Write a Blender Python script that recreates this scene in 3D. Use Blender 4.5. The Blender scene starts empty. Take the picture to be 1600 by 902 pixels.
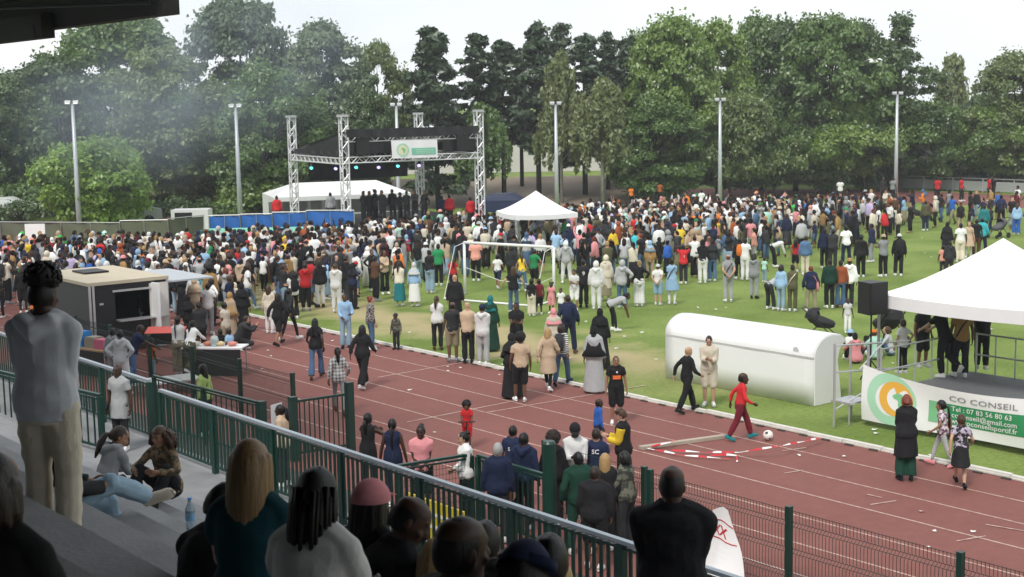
import bpy, math, random
import numpy as np
from mathutils import Vector, Matrix, noise as mnoise

random.seed(11); np.random.seed(11)
SC = bpy.context.scene
COL = SC.collection
R = math.radians

# ------------------------------------------------------------------ camera
F, YH, ROLL, CH = 2250.0, 155.0, 0.0185, 7.4
pitch = math.atan((451 - YH) / F)
fwd = Vector((0, math.cos(pitch), -math.sin(pitch)))
rgt0 = Vector((1, 0, 0)); up0 = rgt0.cross(fwd)
cr, sr = math.cos(ROLL), math.sin(ROLL)
rgt = rgt0 * cr - up0 * sr
upv = up0 * cr + rgt0 * sr
cam = bpy.data.cameras.new('camera'); camo = bpy.data.objects.new('camera', cam); COL.objects.link(camo)
mw = Matrix((rgt, upv, -fwd)).transposed().to_4x4(); mw.translation = (0, 0, CH)
camo.matrix_world = mw
cam.sensor_width = 36; cam.lens = F / 1600 * 36; cam.clip_end = 3000; cam.clip_start = 0.05
cam.dof.use_dof = True; cam.dof.focus_distance = 38; cam.dof.aperture_fstop = 7
SC.camera = camo

# ------------------------------------------------------------------ sky, sun, exposure
SUN_AZ, SUN_EL = R(205), R(50)          # azimuth clockwise from +Y
w = bpy.data.worlds.new('World'); SC.world = w; w.use_nodes = True
nt = w.node_tree; N = nt.nodes; L = nt.links
bg = N['Background']
sky = N.new('ShaderNodeTexSky'); sky.sky_type = 'NISHITA'; sky.sun_disc = False
sky.sun_elevation = SUN_EL; sky.sun_rotation = SUN_AZ; sky.dust_density = 3
tc = N.new('ShaderNodeTexCoord'); mp = N.new('ShaderNodeMapping'); mp.inputs['Scale'].default_value = (1.4, 1.4, 6)
ns = N.new('ShaderNodeTexNoise'); ns.inputs['Scale'].default_value = 2.2; ns.inputs['Detail'].default_value = 6
rp = N.new('ShaderNodeValToRGB'); rp.color_ramp.elements[0].position = .35; rp.color_ramp.elements[1].position = .72
rp.color_ramp.elements[0].color = (6.3, 6.65, 6.95, 1); rp.color_ramp.elements[1].color = (7.6, 7.7, 7.75, 1)
mx = N.new('ShaderNodeMixRGB'); mx.inputs[0].default_value = .9
L.new(tc.outputs['Generated'], mp.inputs['Vector']); L.new(mp.outputs[0], ns.inputs['Vector'])
L.new(ns.outputs['Fac'], rp.inputs[0]); L.new(sky.outputs[0], mx.inputs[1]); L.new(rp.outputs[0], mx.inputs[2])
L.new(mx.outputs[0], bg.inputs['Color']); bg.inputs['Strength'].default_value = .1
sl = bpy.data.lights.new('sun', 'SUN'); sl.energy = 1.5; sl.angle = R(14); sl.color = (1, .96, .9)
so = bpy.data.objects.new('sun', sl); COL.objects.link(so)
sdir = Vector((math.sin(SUN_AZ) * math.cos(SUN_EL), math.cos(SUN_AZ) * math.cos(SUN_EL), math.sin(SUN_EL)))
so.rotation_euler = (-sdir).to_track_quat('-Z', 'Y').to_euler(); so.location = (0, 0, 60)
vs = SC.view_settings; vs.view_transform = 'Standard'; vs.look = 'None'; vs.exposure = .7; vs.gamma = 1; vs.use_curve_mapping = False
SC.cycles.use_denoising = True; SC.cycles.max_bounces = 6; SC.cycles.diffuse_bounces = 3
SC.cycles.transparent_max_bounces = 8; SC.cycles.volume_bounces = 0; SC.cycles.volume_step_rate = 2.0

# ------------------------------------------------------------------ place helpers
ANG = R(38.9)
TD = Vector((-math.sin(ANG), math.cos(ANG), 0)); ND = Vector((math.cos(ANG), math.sin(ANG), 0))
def TN(t, n, z=0.0): return TD * t + ND * n + Vector((0, 0, z))
TNROT = ANG                                # local +Y -> TD, local +X -> ND
def ray(x, y): return fwd * F + rgt * (x - 800) + upv * (451 - y)
def G(x, y, z=0.0):
    d = ray(x, y); return Vector((0, 0, CH)) + d * ((z - CH) / d.z)
def D(x, y, depth):
    d = ray(x, y); return Vector((0, 0, CH)) + d * (depth / d.y)
def to_tn(p): return p.dot(TD), p.dot(ND)
def px_of(p):
    v = Vector(p) - Vector((0, 0, CH)); k = F / v.dot(fwd)
    return 800 + v.dot(rgt) * k, 451 - v.dot(upv) * k
def stepz(n):                              # terrace profile of the stand
    if n > 8.6: return 1.65
    return 1.65 + .43 * math.ceil((8.6 - n) / .8 - 1e-6)

# ------------------------------------------------------------------ materials
def lin(h):
    h = h.lstrip('#'); o = []
    for i in (0, 2, 4):
        c = int(h[i:i + 2], 16) / 255; o.append(c / 12.92 if c <= .04045 else ((c + .055) / 1.055) ** 2.4)
    return tuple(o)
MATS = {}
def mat(name, col, rough=.7, var=.12, scale=6, bump=0, bscale=40, metal=0, trans=0, spec=.4, each=0):
    if name in MATS: return MATS[name]
    if isinstance(col, str): col = lin(col)
    m = bpy.data.materials.new(name); m.use_nodes = True
    n = m.node_tree.nodes; l = m.node_tree.links; b = n['Principled BSDF']
    b.inputs['Roughness'].default_value = rough; b.inputs['Metallic'].default_value = metal
    b.inputs['Specular IOR Level'].default_value = spec
    if trans: b.inputs['Transmission Weight'].default_value = trans
    t = n.new('ShaderNodeTexCoord')
    if var:
        ns = n.new('ShaderNodeTexNoise'); ns.inputs['Scale'].default_value = scale; ns.inputs['Detail'].default_value = 5
        r = n.new('ShaderNodeMixRGB'); r.inputs[1].default_value = (*[c * (1 - var) for c in col], 1)
        r.inputs[2].default_value = (*[min(1, c * (1 + var)) for c in col], 1)
        l.new(t.outputs['Object'], ns.inputs['Vector']); l.new(ns.outputs['Fac'], r.inputs[0]); l.new(r.outputs[0], b.inputs['Base Color'])
        if each:
            oi = n.new('ShaderNodeObjectInfo'); hs = n.new('ShaderNodeHueSaturation'); mr = n.new('ShaderNodeMapRange'); mr.inputs[3].default_value = 1 - each; mr.inputs[4].default_value = 1 + each * .8
            l.new(oi.outputs['Random'], mr.inputs[0]); l.new(mr.outputs[0], hs.inputs['Value']); l.new(r.outputs[0], hs.inputs['Color']); l.new(hs.outputs[0], b.inputs['Base Color'])
    else: b.inputs['Base Color'].default_value = (*col, 1)
    if bump:
        n2 = n.new('ShaderNodeTexNoise'); n2.inputs['Scale'].default_value = bscale; n2.inputs['Detail'].default_value = 4
        bp = n.new('ShaderNodeBump'); bp.inputs['Strength'].default_value = bump; bp.inputs['Distance'].default_value = .02
        l.new(t.outputs['Object'], n2.inputs['Vector']); l.new(n2.outputs['Fac'], bp.inputs['Height']); l.new(bp.outputs[0], b.inputs['Normal'])
    MATS[name] = m; return m
def node_mat(name):
    m = bpy.data.materials.new(name); m.use_nodes = True; MATS[name] = m
    return m, m.node_tree.nodes, m.node_tree.links, m.node_tree.nodes['Principled BSDF']

# ------------------------------------------------------------------ mesh helpers
class MB:
    def __init__(s): s.v = []; s.f = []; s.mi = []; s.k = 0
    def add(s, v, f, mi=0):
        b = s.k; v = [tuple(p) for p in v]; s.v += v; s.k += len(v)
        for q in f: s.f.append(tuple(i + b for i in q)); s.mi.append(mi)
        return s
    def box(s, c, size, rot=None, mi=0, M=None):
        hx, hy, hz = size[0] / 2, size[1] / 2, size[2] / 2
        v = [Vector((x, y, z)) for x in (-hx, hx) for y in (-hy, hy) for z in (-hz, hz)]
        if rot is not None: v = [rot @ p for p in v]
        v = [p + Vector(c) for p in v]
        return s.add(v, [(0, 1, 3, 2), (4, 6, 7, 5), (0, 4, 5, 1), (2, 3, 7, 6), (0, 2, 6, 4), (1, 5, 7, 3)], mi)
    def bar(s, a, b, wd, ht=None, mi=0, up=(0, 0, 1)):
        a, b = Vector(a), Vector(b); d = b - a; ln = d.length
        if ln < 1e-6: return s
        y = d / ln; u = Vector(up)
        if abs(y.dot(u)) > .98: u = Vector((1, 0, 0))
        x = y.cross(u).normalized(); z = x.cross(y)
        rot = Matrix((x, y, z)).transposed()
        return s.box((a + b) / 2, (wd, ln, ht or wd), rot, mi)
    def tube(s, pts, rad, seg=8, mi=0, caps=True, ref=None, ry=None, rnd=False):
        P = [Vector(p) for p in pts]; n = len(P)
        rad = [rad] * n if not hasattr(rad, '__len__') else list(rad)
        ryl = rad if ry is None else ([ry] * n if not hasattr(ry, '__len__') else list(ry))
        if rnd:
            d0 = (P[0] - P[1]).normalized(); d1 = (P[-1] - P[-2]).normalized()
            P = [P[0] + d0 * ryl[0] * .7] + P + [P[-1] + d1 * ryl[-1] * .7]
            rad = [rad[0] * .6] + rad + [rad[-1] * .6]; ryl = [ryl[0] * .6] + list(ryl) + [ryl[-1] * .6]; n += 2
        rf = Vector(ref) if ref is not None else None
        vv = []; px = None
        for i in range(n):
            tg = (P[min(i + 1, n - 1)] - P[max(i - 1, 0)])
            tg = tg.normalized() if tg.length > 1e-9 else Vector((0, 0, 1))
            if rf is not None: x = rf - tg * rf.dot(tg)
            elif px is not None: x = px - tg * px.dot(tg)
            else:
                u = Vector((0, 0, 1)) if abs(tg.z) < .9 else Vector((1, 0, 0)); x = tg.cross(u)
            if x.length < 1e-5: x = tg.orthogonal()
            x.normalize(); y = tg.cross(x); px = x
            for k in range(seg):
                a = 2 * math.pi * k / seg
                vv.append(P[i] + x * (math.cos(a) * rad[i]) + y * (math.sin(a) * ryl[i]))
        ff = []
        for i in range(n - 1):
            for k in range(seg):
                k2 = (k + 1) % seg
                ff.append((i * seg + k, i * seg + k2, (i + 1) * seg + k2, (i + 1) * seg + k))
        if caps:
            ff.append(tuple(range(seg - 1, -1, -1))); ff.append(tuple((n - 1) * seg + k for k in range(seg)))
        return s.add(vv, ff, mi)
    def ell(s, c, r, nu=12, nv=8, mi=0, M=None):
        v = [(0, 0, r[2])]; c = Vector(c)
        for j in range(1, nv):
            a = math.pi * j / nv
            for i in range(nu):
                b = 2 * math.pi * i / nu; v.append((r[0] * math.sin(a) * math.cos(b), r[1] * math.sin(a) * math.sin(b), r[2] * math.cos(a)))
        v.append((0, 0, -r[2])); f = []
        for i in range(nu): f.append((0, 1 + i, 1 + (i + 1) % nu))
        for j in range(nv - 2):
            for i in range(nu):
                a = 1 + j * nu; i2 = (i + 1) % nu; f.append((a + i, a + nu + i, a + nu + i2, a + i2))
        e = len(v) - 1; a = 1 + (nv - 2) * nu
        for i in range(nu): f.append((e, a + (i + 1) % nu, a + i))
        vv = [Vector(p) for p in v]
        if M is not None: vv = [M @ p for p in vv]
        return s.add([p + c for p in vv], f, mi)
    def quad(s, a, b, c, d, mi=0): return s.add([a, b, c, d], [(0, 1, 2, 3)], mi)
    def mesh(s, name, smooth=False):
        me = bpy.data.meshes.new(name); me.from_pydata(s.v, [], s.f)
        if any(s.mi): me.polygons.foreach_set('material_index', s.mi)
        if smooth: me.polygons.foreach_set('use_smooth', [True] * len(me.polygons))
        me.update(); return me
    def build(s, name, mats, parent=None, smooth=False, loc=None, rz=0):
        return link(name, s.mesh(name, smooth), mats, parent, loc, rz)

def link(name, me, mats=None, parent=None, loc=None, rz=0):
    o = bpy.data.objects.new(name, me); COL.objects.link(o)
    if mats is not None and me is not None:
        mats = mats if isinstance(mats, (list, tuple)) else [mats]
        if len(me.materials) == 0:
            for m in mats: me.materials.append(m)
        else:
            for i, m in enumerate(mats):
                if i < len(o.material_slots) and me.materials[i] != m:
                    o.material_slots[i].link = 'OBJECT'; o.material_slots[i].material = m
    if parent is not None: o.parent = parent
    if loc is not None: o.location = loc
    if rz: o.rotation_euler.z = rz
    return o
def tag(o, label=None, cat=None, group=None, kind=None):
    if label: o['label'] = label
    if cat: o['category'] = cat
    if group: o['group'] = group
    if kind: o['kind'] = kind
    return o
def empty(name, loc=(0, 0, 0), rz=0):
    o = bpy.data.objects.new(name, None); COL.objects.link(o); o.location = loc; o.rotation_euler.z = rz
    o.empty_display_size = .2; return o
TMP = bpy.data.scenes.new('workbench')
def evaluated(o):
    TMP.collection.objects.link(o)
    with bpy.context.temp_override(scene=TMP, view_layer=TMP.view_layers[0]):
        dg_ = bpy.context.evaluated_depsgraph_get(); r_ = bpy.data.meshes.new_from_object(o.evaluated_get(dg_))
    return r_
def text_mb(s, size=1.0, bold=False):
    cu = bpy.data.curves.new('txt', 'FONT'); cu.body = s; cu.size = size; cu.resolution_u = 2
    if bold: cu.offset = .012 * size
    o = bpy.data.objects.new('txt', cu); me = evaluated(o)
    v = [tuple(p.co) for p in me.vertices]; f = [tuple(p.vertices) for p in me.polygons]
    bpy.data.objects.remove(o); bpy.data.meshes.remove(me); bpy.data.curves.remove(cu)
    return v, f

# ------------------------------------------------------------------ surface materials
m_grass, n, l, b = node_mat('grass_turf')
t = n.new('ShaderNodeTexCoord')
def nz(scale, det=5, rough=.55):
    q = n.new('ShaderNodeTexNoise'); q.inputs['Scale'].default_value = scale; q.inputs['Detail'].default_value = det
    q.inputs['Roughness'].default_value = rough; l.new(t.outputs['Object'], q.inputs['Vector']); return q
a1 = nz(.35); a2 = nz(9, 8, .75); a3 = nz(.16, 4)
c1 = n.new('ShaderNodeValToRGB'); c1.color_ramp.elements[0].color = (.155, .23, .05, 1); c1.color_ramp.elements[1].color = (.255, .335, .095, 1)
c1.color_ramp.elements[0].position = .35; c1.color_ramp.elements[1].position = .65
c2 = n.new('ShaderNodeMixRGB'); c2.blend_type = 'MULTIPLY'; c2.inputs[0].default_value = .8
r2 = n.new('ShaderNodeValToRGB'); r2.color_ramp.elements[0].color = (.45, .5, .4, 1); r2.color_ramp.elements[1].color = (1.25, 1.2, 1.1, 1)
r2.color_ramp.elements[0].position = .3; r2.color_ramp.elements[1].position = .7
l.new(a1.outputs['Fac'], c1.inputs[0]); l.new(a2.outputs['Fac'], r2.inputs[0]); l.new(c1.outputs[0], c2.inputs[1]); l.new(r2.outputs[0], c2.inputs[2])
# worn straw coloured patches along the pitch edge (object space: x = n, y = t)
sp = n.new('ShaderNodeSeparateXYZ'); l.new(t.outputs['Object'], sp.inputs[0])
def math_(op, a, b_=None):
    q = n.new('ShaderNodeMath'); q.operation = op
    for i, x in enumerate((a, b_)):
        if x is None: continue
        if isinstance(x, (int, float)): q.inputs[i].default_value = x
        else: l.new(x, q.inputs[i])
    return q.outputs[0]
dn = math_('ABSOLUTE', math_('SUBTRACT', sp.outputs['X'], 27.6))
band = math_('SUBTRACT', 1.0, math_('MULTIPLY', dn, .34))
wear = math_('MULTIPLY', math_('ADD', band, math_('MULTIPLY', math_('SUBTRACT', a1.outputs['Fac'], .52), 3.2)), 1.0)
w2 = math_('MULTIPLY', wear, math_('ADD', .6, a2.outputs['Fac']))
wc = n.new('ShaderNodeClamp'); l.new(w2, wc.inputs[0])
tl = n.new('ShaderNodeMapRange'); tl.inputs[1].default_value = 22; tl.inputs[2].default_value = 30; l.new(sp.outputs['Y'], tl.inputs[0])
wf = math_('MULTIPLY', math_('MULTIPLY', wc.outputs[0], tl.outputs[0]), .95)
c3 = n.new('ShaderNodeMixRGB'); c3.inputs[2].default_value = (.42, .35, .19, 1); l.new(wf, c3.inputs[0]); l.new(c2.outputs[0], c3.inputs[1])
l.new(c3.outputs[0], b.inputs['Base Color']); b.inputs['Roughness'].default_value = .85; b.inputs['Specular IOR Level'].default_value = .15
bp = n.new('ShaderNodeBump'); bp.inputs['Strength'].default_value = .9; bp.inputs['Distance'].default_value = .05
a4 = nz(28, 3); l.new(a4.outputs['Fac'], bp.inputs['Height']); l.new(bp.outputs[0], b.inputs['Normal'])

m_track, n, l, b = node_mat('track_rubber')
t = n.new('ShaderNodeTexCoord'); a1 = nz(.5, 6, .6); a2 = nz(60, 3, .7); a3 = nz(3.5, 6, .7)
c1 = n.new('ShaderNodeValToRGB'); c1.color_ramp.elements[0].color = (.235, .088, .074, 1); c1.color_ramp.elements[1].color = (.315, .124, .104, 1)
c1.color_ramp.elements[0].position = .3; c1.color_ramp.elements[1].position = .7
s1 = math_('ADD', math_('MULTIPLY', a1.outputs['Fac'], .5), math_('MULTIPLY', a3.outputs['Fac'], .5)); l.new(s1, c1.inputs[0])
c2 = n.new('ShaderNodeMixRGB'); c2.blend_type = 'MULTIPLY'; c2.inputs[0].default_value = .5
l.new(c1.outputs[0], c2.inputs[1]); l.new(a2.outputs['Fac'], c2.inputs[2]); l.new(c2.outputs[0], b.inputs['Base Color'])
b.inputs['Roughness'].default_value = .8; b.inputs['Specular IOR Level'].default_value = .25
bp = n.new('ShaderNodeBump'); bp.inputs['Strength'].default_value = .4; bp.inputs['Distance'].default_value = .005
l.new(a2.outputs['Fac'], bp.inputs['Height']); l.new(bp.outputs[0], b.inputs['Normal'])

m_line, n, l, b = node_mat('worn_line_paint')
t = n.new('ShaderNodeTexCoord'); a1 = nz(7, 6, .7)
c1 = n.new('ShaderNodeValToRGB'); c1.color_ramp.elements[0].color = (.3, .15, .12, 1); c1.color_ramp.elements[1].color = (.56, .41, .35, 1)
c1.color_ramp.elements[0].position = .32; c1.color_ramp.elements[1].position = .56
l.new(a1.outputs['Fac'], c1.inputs[0]); l.new(c1.outputs[0], b.inputs['Base Color']); b.inputs['Roughness'].default_value = .7

m_conc = mat('concrete_grey', (.22, .225, .23), .85, .3, 2.5, .3, 30)
m_conc_l = mat('concrete_light', (.4, .4, .39), .85, .2, 3, .3, 30)
m_kerb = mat('kerb_white', (.62, .6, .55), .8, .22, 5, .2, 30)
m_green = mat('green_paint', (.004, .036, .026), .42, .3, 4, spec=.5)
m_handrail = mat('pale_handrail', (.33, .38, .42), .35, .15, 5, metal=.3)
m_wire = mat('wire_dark_green', (.012, .035, .028), .45, .1)
m_white = mat('white_paint', (.8, .8, .8), .5, .04, 3)
m_pvc = mat('white_canvas', (.82, .82, .82), .55, .03, 2, .08, 6)
m_black = mat('black_plastic', (.008, .008, .009), .45, .1)
m_alu = mat('aluminium', (.55, .56, .57), .35, .1, 8, metal=.6)
m_steel = mat('galvanised_steel', (.42, .43, .44), .45, .15, 10, metal=.5)
m_wood = mat('pale_wood', (.36, .24, .13), .7, .3, 8)
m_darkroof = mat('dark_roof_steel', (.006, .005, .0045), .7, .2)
# ================================================================== SETTING
# all ground sheets live in track space: local x = n, local y = t
def sheet(name, pts, m, z, kind='structure'):
    b_ = MB(); b_.add([(p[0], p[1], 0) for p in pts], [tuple(range(len(pts)))])
    o = b_.build(name, m, loc=(0, 0, z), rz=TNROT); tag(o, kind=kind); return o
sheet('ground', [(-900, -900), (900, -900), (900, 900), (-900, 900)], m_grass, -.012)
T0, T1, RI, NK = -24.0, 58.0, 28.9, 24.3            # straight ends, inner radius, inner kerb
NC = NK + RI
LANE, NLANE = 1.225, 6
def oval(r, seg=48):
    p = []
    for i in range(seg + 1):
        a = math.pi + math.pi * i / seg; p.append((NC - r * math.cos(a - math.pi), T1 + r * math.sin(a - math.pi)))
    q = [(NC - r * math.cos(math.pi * i / seg), T1 + r * math.sin(math.pi * i / seg)) for i in range(seg + 1)]
    s = [(NC + r * math.cos(math.pi * i / seg), T0 - r * math.sin(math.pi * i / seg)) for i in range(seg + 1)]
    return q + s
def ring(name, r0, r1, m, z, parent=None):
    a, c = oval(r0), oval(r1); k = len(a); mb = MB()
    mb.add([(*p, 0) for p in a] + [(*p, 0) for p in c], [(i, (i + 1) % k, k + (i + 1) % k, k + i) for i in range(k)])
    o = mb.build(name, m, parent=parent, loc=None if parent else (0, 0, z), rz=0 if parent else TNROT)
    if parent: o.location.z = z - parent.location.z
    return o
track = tag(ring('running_track', RI, RI + LANE * 8 + .05, m_track, -.005), kind='structure')
for k in range(1, NLANE + 1):
    ring('lane_line', RI + LANE * k - .02, RI + LANE * k + .02, m_line, 0, track)
# oblique start marks across the lanes
for (xa, ya, xb, yb) in ((590, 590, 800, 553), (760, 645, 1010, 602), (636, 660, 812, 625)):
    A_, B_ = G(xa, ya), G(xb, yb); ta, na = to_tn(A_); tb, nb = to_tn(B_)
    mb = MB(); d_ = Vector((nb - na, tb - ta, 0)).normalized(); pr = Vector((-d_.y, d_.x, 0)) * .025
    a_, c_ = Vector((na, ta, 0)), Vector((nb, tb, 0))
    mb.quad(a_ + pr, a_ - pr, c_ - pr, c_ + pr); o = mb.build('start_line', m_line, track); o.location.z = .010
for (xa, ya, xb, yb) in ((1222, 705, 1260, 700), (1360, 789, 1400, 783), (1495, 846, 1540, 838), (1540, 820, 1600, 830), (1225, 740, 1255, 735), (1355, 773, 1378, 778)):
    ta, na = to_tn(G(xa, ya)); tb, nb = to_tn(G(xb, yb)); mb = MB()
    d_ = Vector((nb - na, tb - ta, 0)).normalized(); pr = Vector((-d_.y, d_.x, 0)) * .02
    a_, c_ = Vector((na, ta, 0)), Vector((nb, tb, 0))
    mb.quad(a_ + pr, a_ - pr, c_ - pr, c_ + pr); o = mb.build('lane_tick', m_line, track); o.location.z = .012
sheet('apron', [(8.0, -30), (15.4, -30), (15.4, 70), (8.0, 70)], mat('asphalt', (.07, .065, .062), .9, .3, 1.5, .3, 40), -.009)
# kerb of separate blocks along the inner edge of the track
kr = tag(empty('track_kerb', TN(20, NK + .08)), 'white concrete kerb of short blocks between red track and grass', 'kerb')
kb = MB()
kb.box((0, 0, .03), (.115, .985, .075)); kb.box((-.077, 0, .012), (.036, .985, .03))
kme = None; pos = 8.0; rr = random.Random(3)
inv = None
while pos < 58:
    if kme is None:
        o = kb.build('kerb_block', m_kerb, kr); kme = o.data
    else: o = link('kerb_block', kme, m_kerb, kr)
    o.location = TN(pos + .5, NK + .08 + rr.uniform(-.015, .015), rr.uniform(-.012, .01)) - TN(20, NK + .08); o.rotation_euler = (rr.uniform(-.008, .008), 0, TNROT + rr.uniform(-.012, .012))
    pos += 1.0
ck = MB()
for i in range(70):
    ck.box((-.055, (i - 35) * .62, .012), (.06, .2, .03))
o = ck.build('kerb_clips', mat('kerb_clip_dark', (.07, .06, .05), .8), kr); o.location = TN(33, NK - .03) - TN(20, NK + .08); o.rotation_euler.z = TNROT; o['kind'] = 'stuff'

# ---------------------------------------------------------------- the stand we sit in
st = MB()
prof = [(10.55, -.5), (10.55, 1.65), (8.6, 1.65)]
nn, zz = 8.6, 1.65
while nn > -4.5:
    zz += .43; prof.append((nn, zz)); nn -= .8; prof.append((nn, zz))
prof.append((nn, -.5)); k = len(prof)
TA, TB = -14.0, 44.0
st.add([(p[0], TA, p[1]) for p in prof] + [(p[0], TB, p[1]) for p in prof],
       [(i, (i + 1) % k, k + (i + 1) % k, k + i) for i in range(k)] + [tuple(range(k)), tuple(range(2 * k - 1, k - 1, -1))])
stand = tag(st.build('stand_terrace', m_conc, rz=TNROT), kind='structure')
# paving slabs lying on each tread, joints between them
slab = {}
sme = None
for i in range(12):
    n0 = 8.6 - .8 * i; z0 = 1.65 + .43 * i
    for j in range(9 if i else 0):
        t_ = 3.0 + 2.0 * j + (i % 2) * .7
        mb = MB(); 
        if sme is None:
            mb.box((0, 0, 0), (.776, 1.985, .03)); o = mb.build('slab', mat('slab_concrete', (.4, .415, .43), .8, .3, 3.0, .35, 26), stand); sme = o.data
        else: o = link('slab', sme, MATS['slab_concrete'], stand)
        o.location = (n0 - .39, t_, z0 + .012)
# back wall, roof, far gable wall
mb = MB(); mb.box((-4.9, 15, 5), (.3, 58, 11)); tag(mb.build('stand_back_wall', mat('dark_wall', (.035, .035, .036), .9), rz=TNROT), 'dark back wall behind the stand seating', 'wall', kind='structure')
mb = MB(); mb.box((.6, 0, 9.45), (10.8, 29.0, .25)); 
for k in range(8): mb.box((.6, -13 + 3.6 * k, 9.22), (10.6, .18, .24))
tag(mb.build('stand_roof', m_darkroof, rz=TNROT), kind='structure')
mb = MB(); mb.box((-1, -15, 5.0), (8.5, .25, 9.5)); tag(mb.build('stand_gable_wall', MATS['dark_wall'], rz=TNROT), kind='structure')
rb = tag(empty('roof_edge', (0, 0, 0)), 'dark steel roof edge with stepped beams at top left', 'roof')
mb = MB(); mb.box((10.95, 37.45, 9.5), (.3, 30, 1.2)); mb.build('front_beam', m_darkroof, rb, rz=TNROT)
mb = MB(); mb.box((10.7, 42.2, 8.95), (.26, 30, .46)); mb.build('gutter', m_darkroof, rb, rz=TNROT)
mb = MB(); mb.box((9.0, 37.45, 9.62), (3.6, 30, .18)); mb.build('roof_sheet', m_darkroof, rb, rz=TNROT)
mb = MB(); mb.tube([(10.6, 27.6, 8.98), (10.6, 27.6, 8.72)], .07); mb.tube([(10.7, 22.7, 9.1), (9, 27, 9.2)], .03); mb.build('bracket', mat('roof_bracket', (.02, .02, .021), .5), rb, rz=TNROT)

# ---------------------------------------------------------------- green railing of the stand
def railing(label, pts, h=1.06, spacing=.125, post_every=2.0, handrail=None, barw=.028, cat='railing', mesh_panel=False):
    """pts: list of base points (Vector). bars, posts, rails as parts"""
    root = tag(empty('railing', pts[0]), label, cat); o0 = Vector(pts[0]); bme = None; pme = None
    for a, c in zip(pts[:-1], pts[1:]):
        d_ = c - a; ln = d_.length; u = d_ / ln
        rz = math.atan2(-u.x, u.y)
        tp = MB(); tp.bar(a - o0 + Vector((0, 0, h)), c - o0 + Vector((0, 0, h)), .07, .045); tp.build('handrail', handrail or m_green, root)
        bt = MB(); bt.bar(a - o0 + Vector((0, 0, .12)), c - o0 + Vector((0, 0, .12)), .04, .04); bt.build('bottom_rail', m_green, root)
        tr = MB(); tr.bar(a - o0 + Vector((0, 0, h - .07)), c - o0 + Vector((0, 0, h - .07)), .04, .03); tr.build('top_rail', m_green, root)
        nb = int(ln / spacing); np_ = max(1, round(ln / post_every))
        for i in range(np_ + 1):
            p = a + u * (ln * i / np_)
            if pme is None:
                q = MB(); q.box((0, 0, h / 2 - .02), (.075, .095, h - .01)); o = q.build('post', m_green, root); pme = o.data
            else: o = link('post', pme, m_green, root)
            o.location = p - o0; o.rotation_euler.z = rz
        if not mesh_panel:
            for i in range(1, nb):
                p = a + u * (ln * i / nb)
                if bme is None:
                    q = MB(); q.box((0, 0, (h - .05 + .14) / 2), (.02, barw, h - .19)); o = q.build('bar', m_green, root); bme = o.data
                else: o = link('bar', bme, m_green, root)
                o.location = p - o0; o.rotation_euler.z = rz
        else:
            q = MB(); k = int(ln / .06)
            for i in range(1, k): p = a + u * (ln * i / k) - o0; q.bar(p + Vector((0, 0, .13)), p + Vector((0, 0, h - .08)), .006)
            for i in range(1, 10): z = Vector((0, 0, .13 + (h - .2) * i / 10)); q.bar(a - o0 + z, c - o0 + z, .007)
            o = q.build('wire_mesh', m_wire, root); o['kind'] = 'stuff'
    return root
railing('long dark green bar railing with pale handrail along the front of the stand', [TN(22.0, 10.2, 1.65), TN(9.0, 10.2, 1.65)], handrail=m_handrail, barw=.045, spacing=.115)
railing('short green bar railing left of the long stand railing, behind the standing light grey hoodie', [TN(31, 10.42, 1.65), TN(22.9, 10.42, 1.65)], handrail=m_handrail)
railing('low green bar railing across the stand walkway beside the long grey tee', [TN(22.6, 9.4, 1.65), TN(27.4, 8.75, 1.65)], h=1.0, spacing=.22)
railing('green wire mesh railing in front of the pink shirted person', [TN(19.86, 13.45, 0), TN(19.64, 14.85, 0)], h=1.25, post_every=1.6, mesh_panel=True)
railing('low green bar railing right of the wire mesh railing', [TN(19.5, 14.9, 0), TN(17.6, 14.9, 0)], h=1.25, spacing=.13)
railing('short low green railing left of the open gate', [TN(30.5, 14.0, 0), TN(26.2, 14.3, 0)], h=1.25, spacing=.2)
# open gate
gt = tag(empty('gate', TN(25.7, 14.9)), 'open green bar gate between two square posts beside the track', 'gate')
g0, g1 = TN(25.72, 14.95, 0), TN(25.62, 16.05, 0); o0 = TN(25.7, 14.9)
for p, hh in ((g0 - TN(0, .1), 1.36), (g1 + TN(0, .12), 1.5), (TN(26.05, 14.3), 1.3)):
    q = MB(); q.box(p - o0 + Vector((0, 0, hh / 2)), (.15, .15, hh), Matrix.Rotation(TNROT, 3, 'Z')); q.build('gate_post', m_green, gt)
for z in (.15, 1.25):
    q = MB(); q.bar(g0 - o0 + Vector((0, 0, z)), g1 - o0 + Vector((0, 0, z)), .05); q.build('rail', m_green, gt)
for i in range(10):
    p = g0.lerp(g1, (i + .5) / 10) - o0; q = MB(); q.bar(p + Vector((0, 0, .17)), p + Vector((0, 0, 1.23)), .026); q.build('bar', m_green, gt)
q = MB(); q.box(TN(26.0, 14.62, .95) - o0, (.34, .02, .5), Matrix.Rotation(TNROT + R(20), 3, 'Z')); q.build('notice_panel', m_white, gt)
gp = MB(); gp.tube([(0, 0, 0), (0, 0, 1.86), (0, 0, 1.9)], [.115, .115, .09], 14)
tag(gp.build('gate_post', m_green, loc=TN(17.4, 14.75)), 'thick round dark green post beside the afro haired person', 'post')

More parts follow.
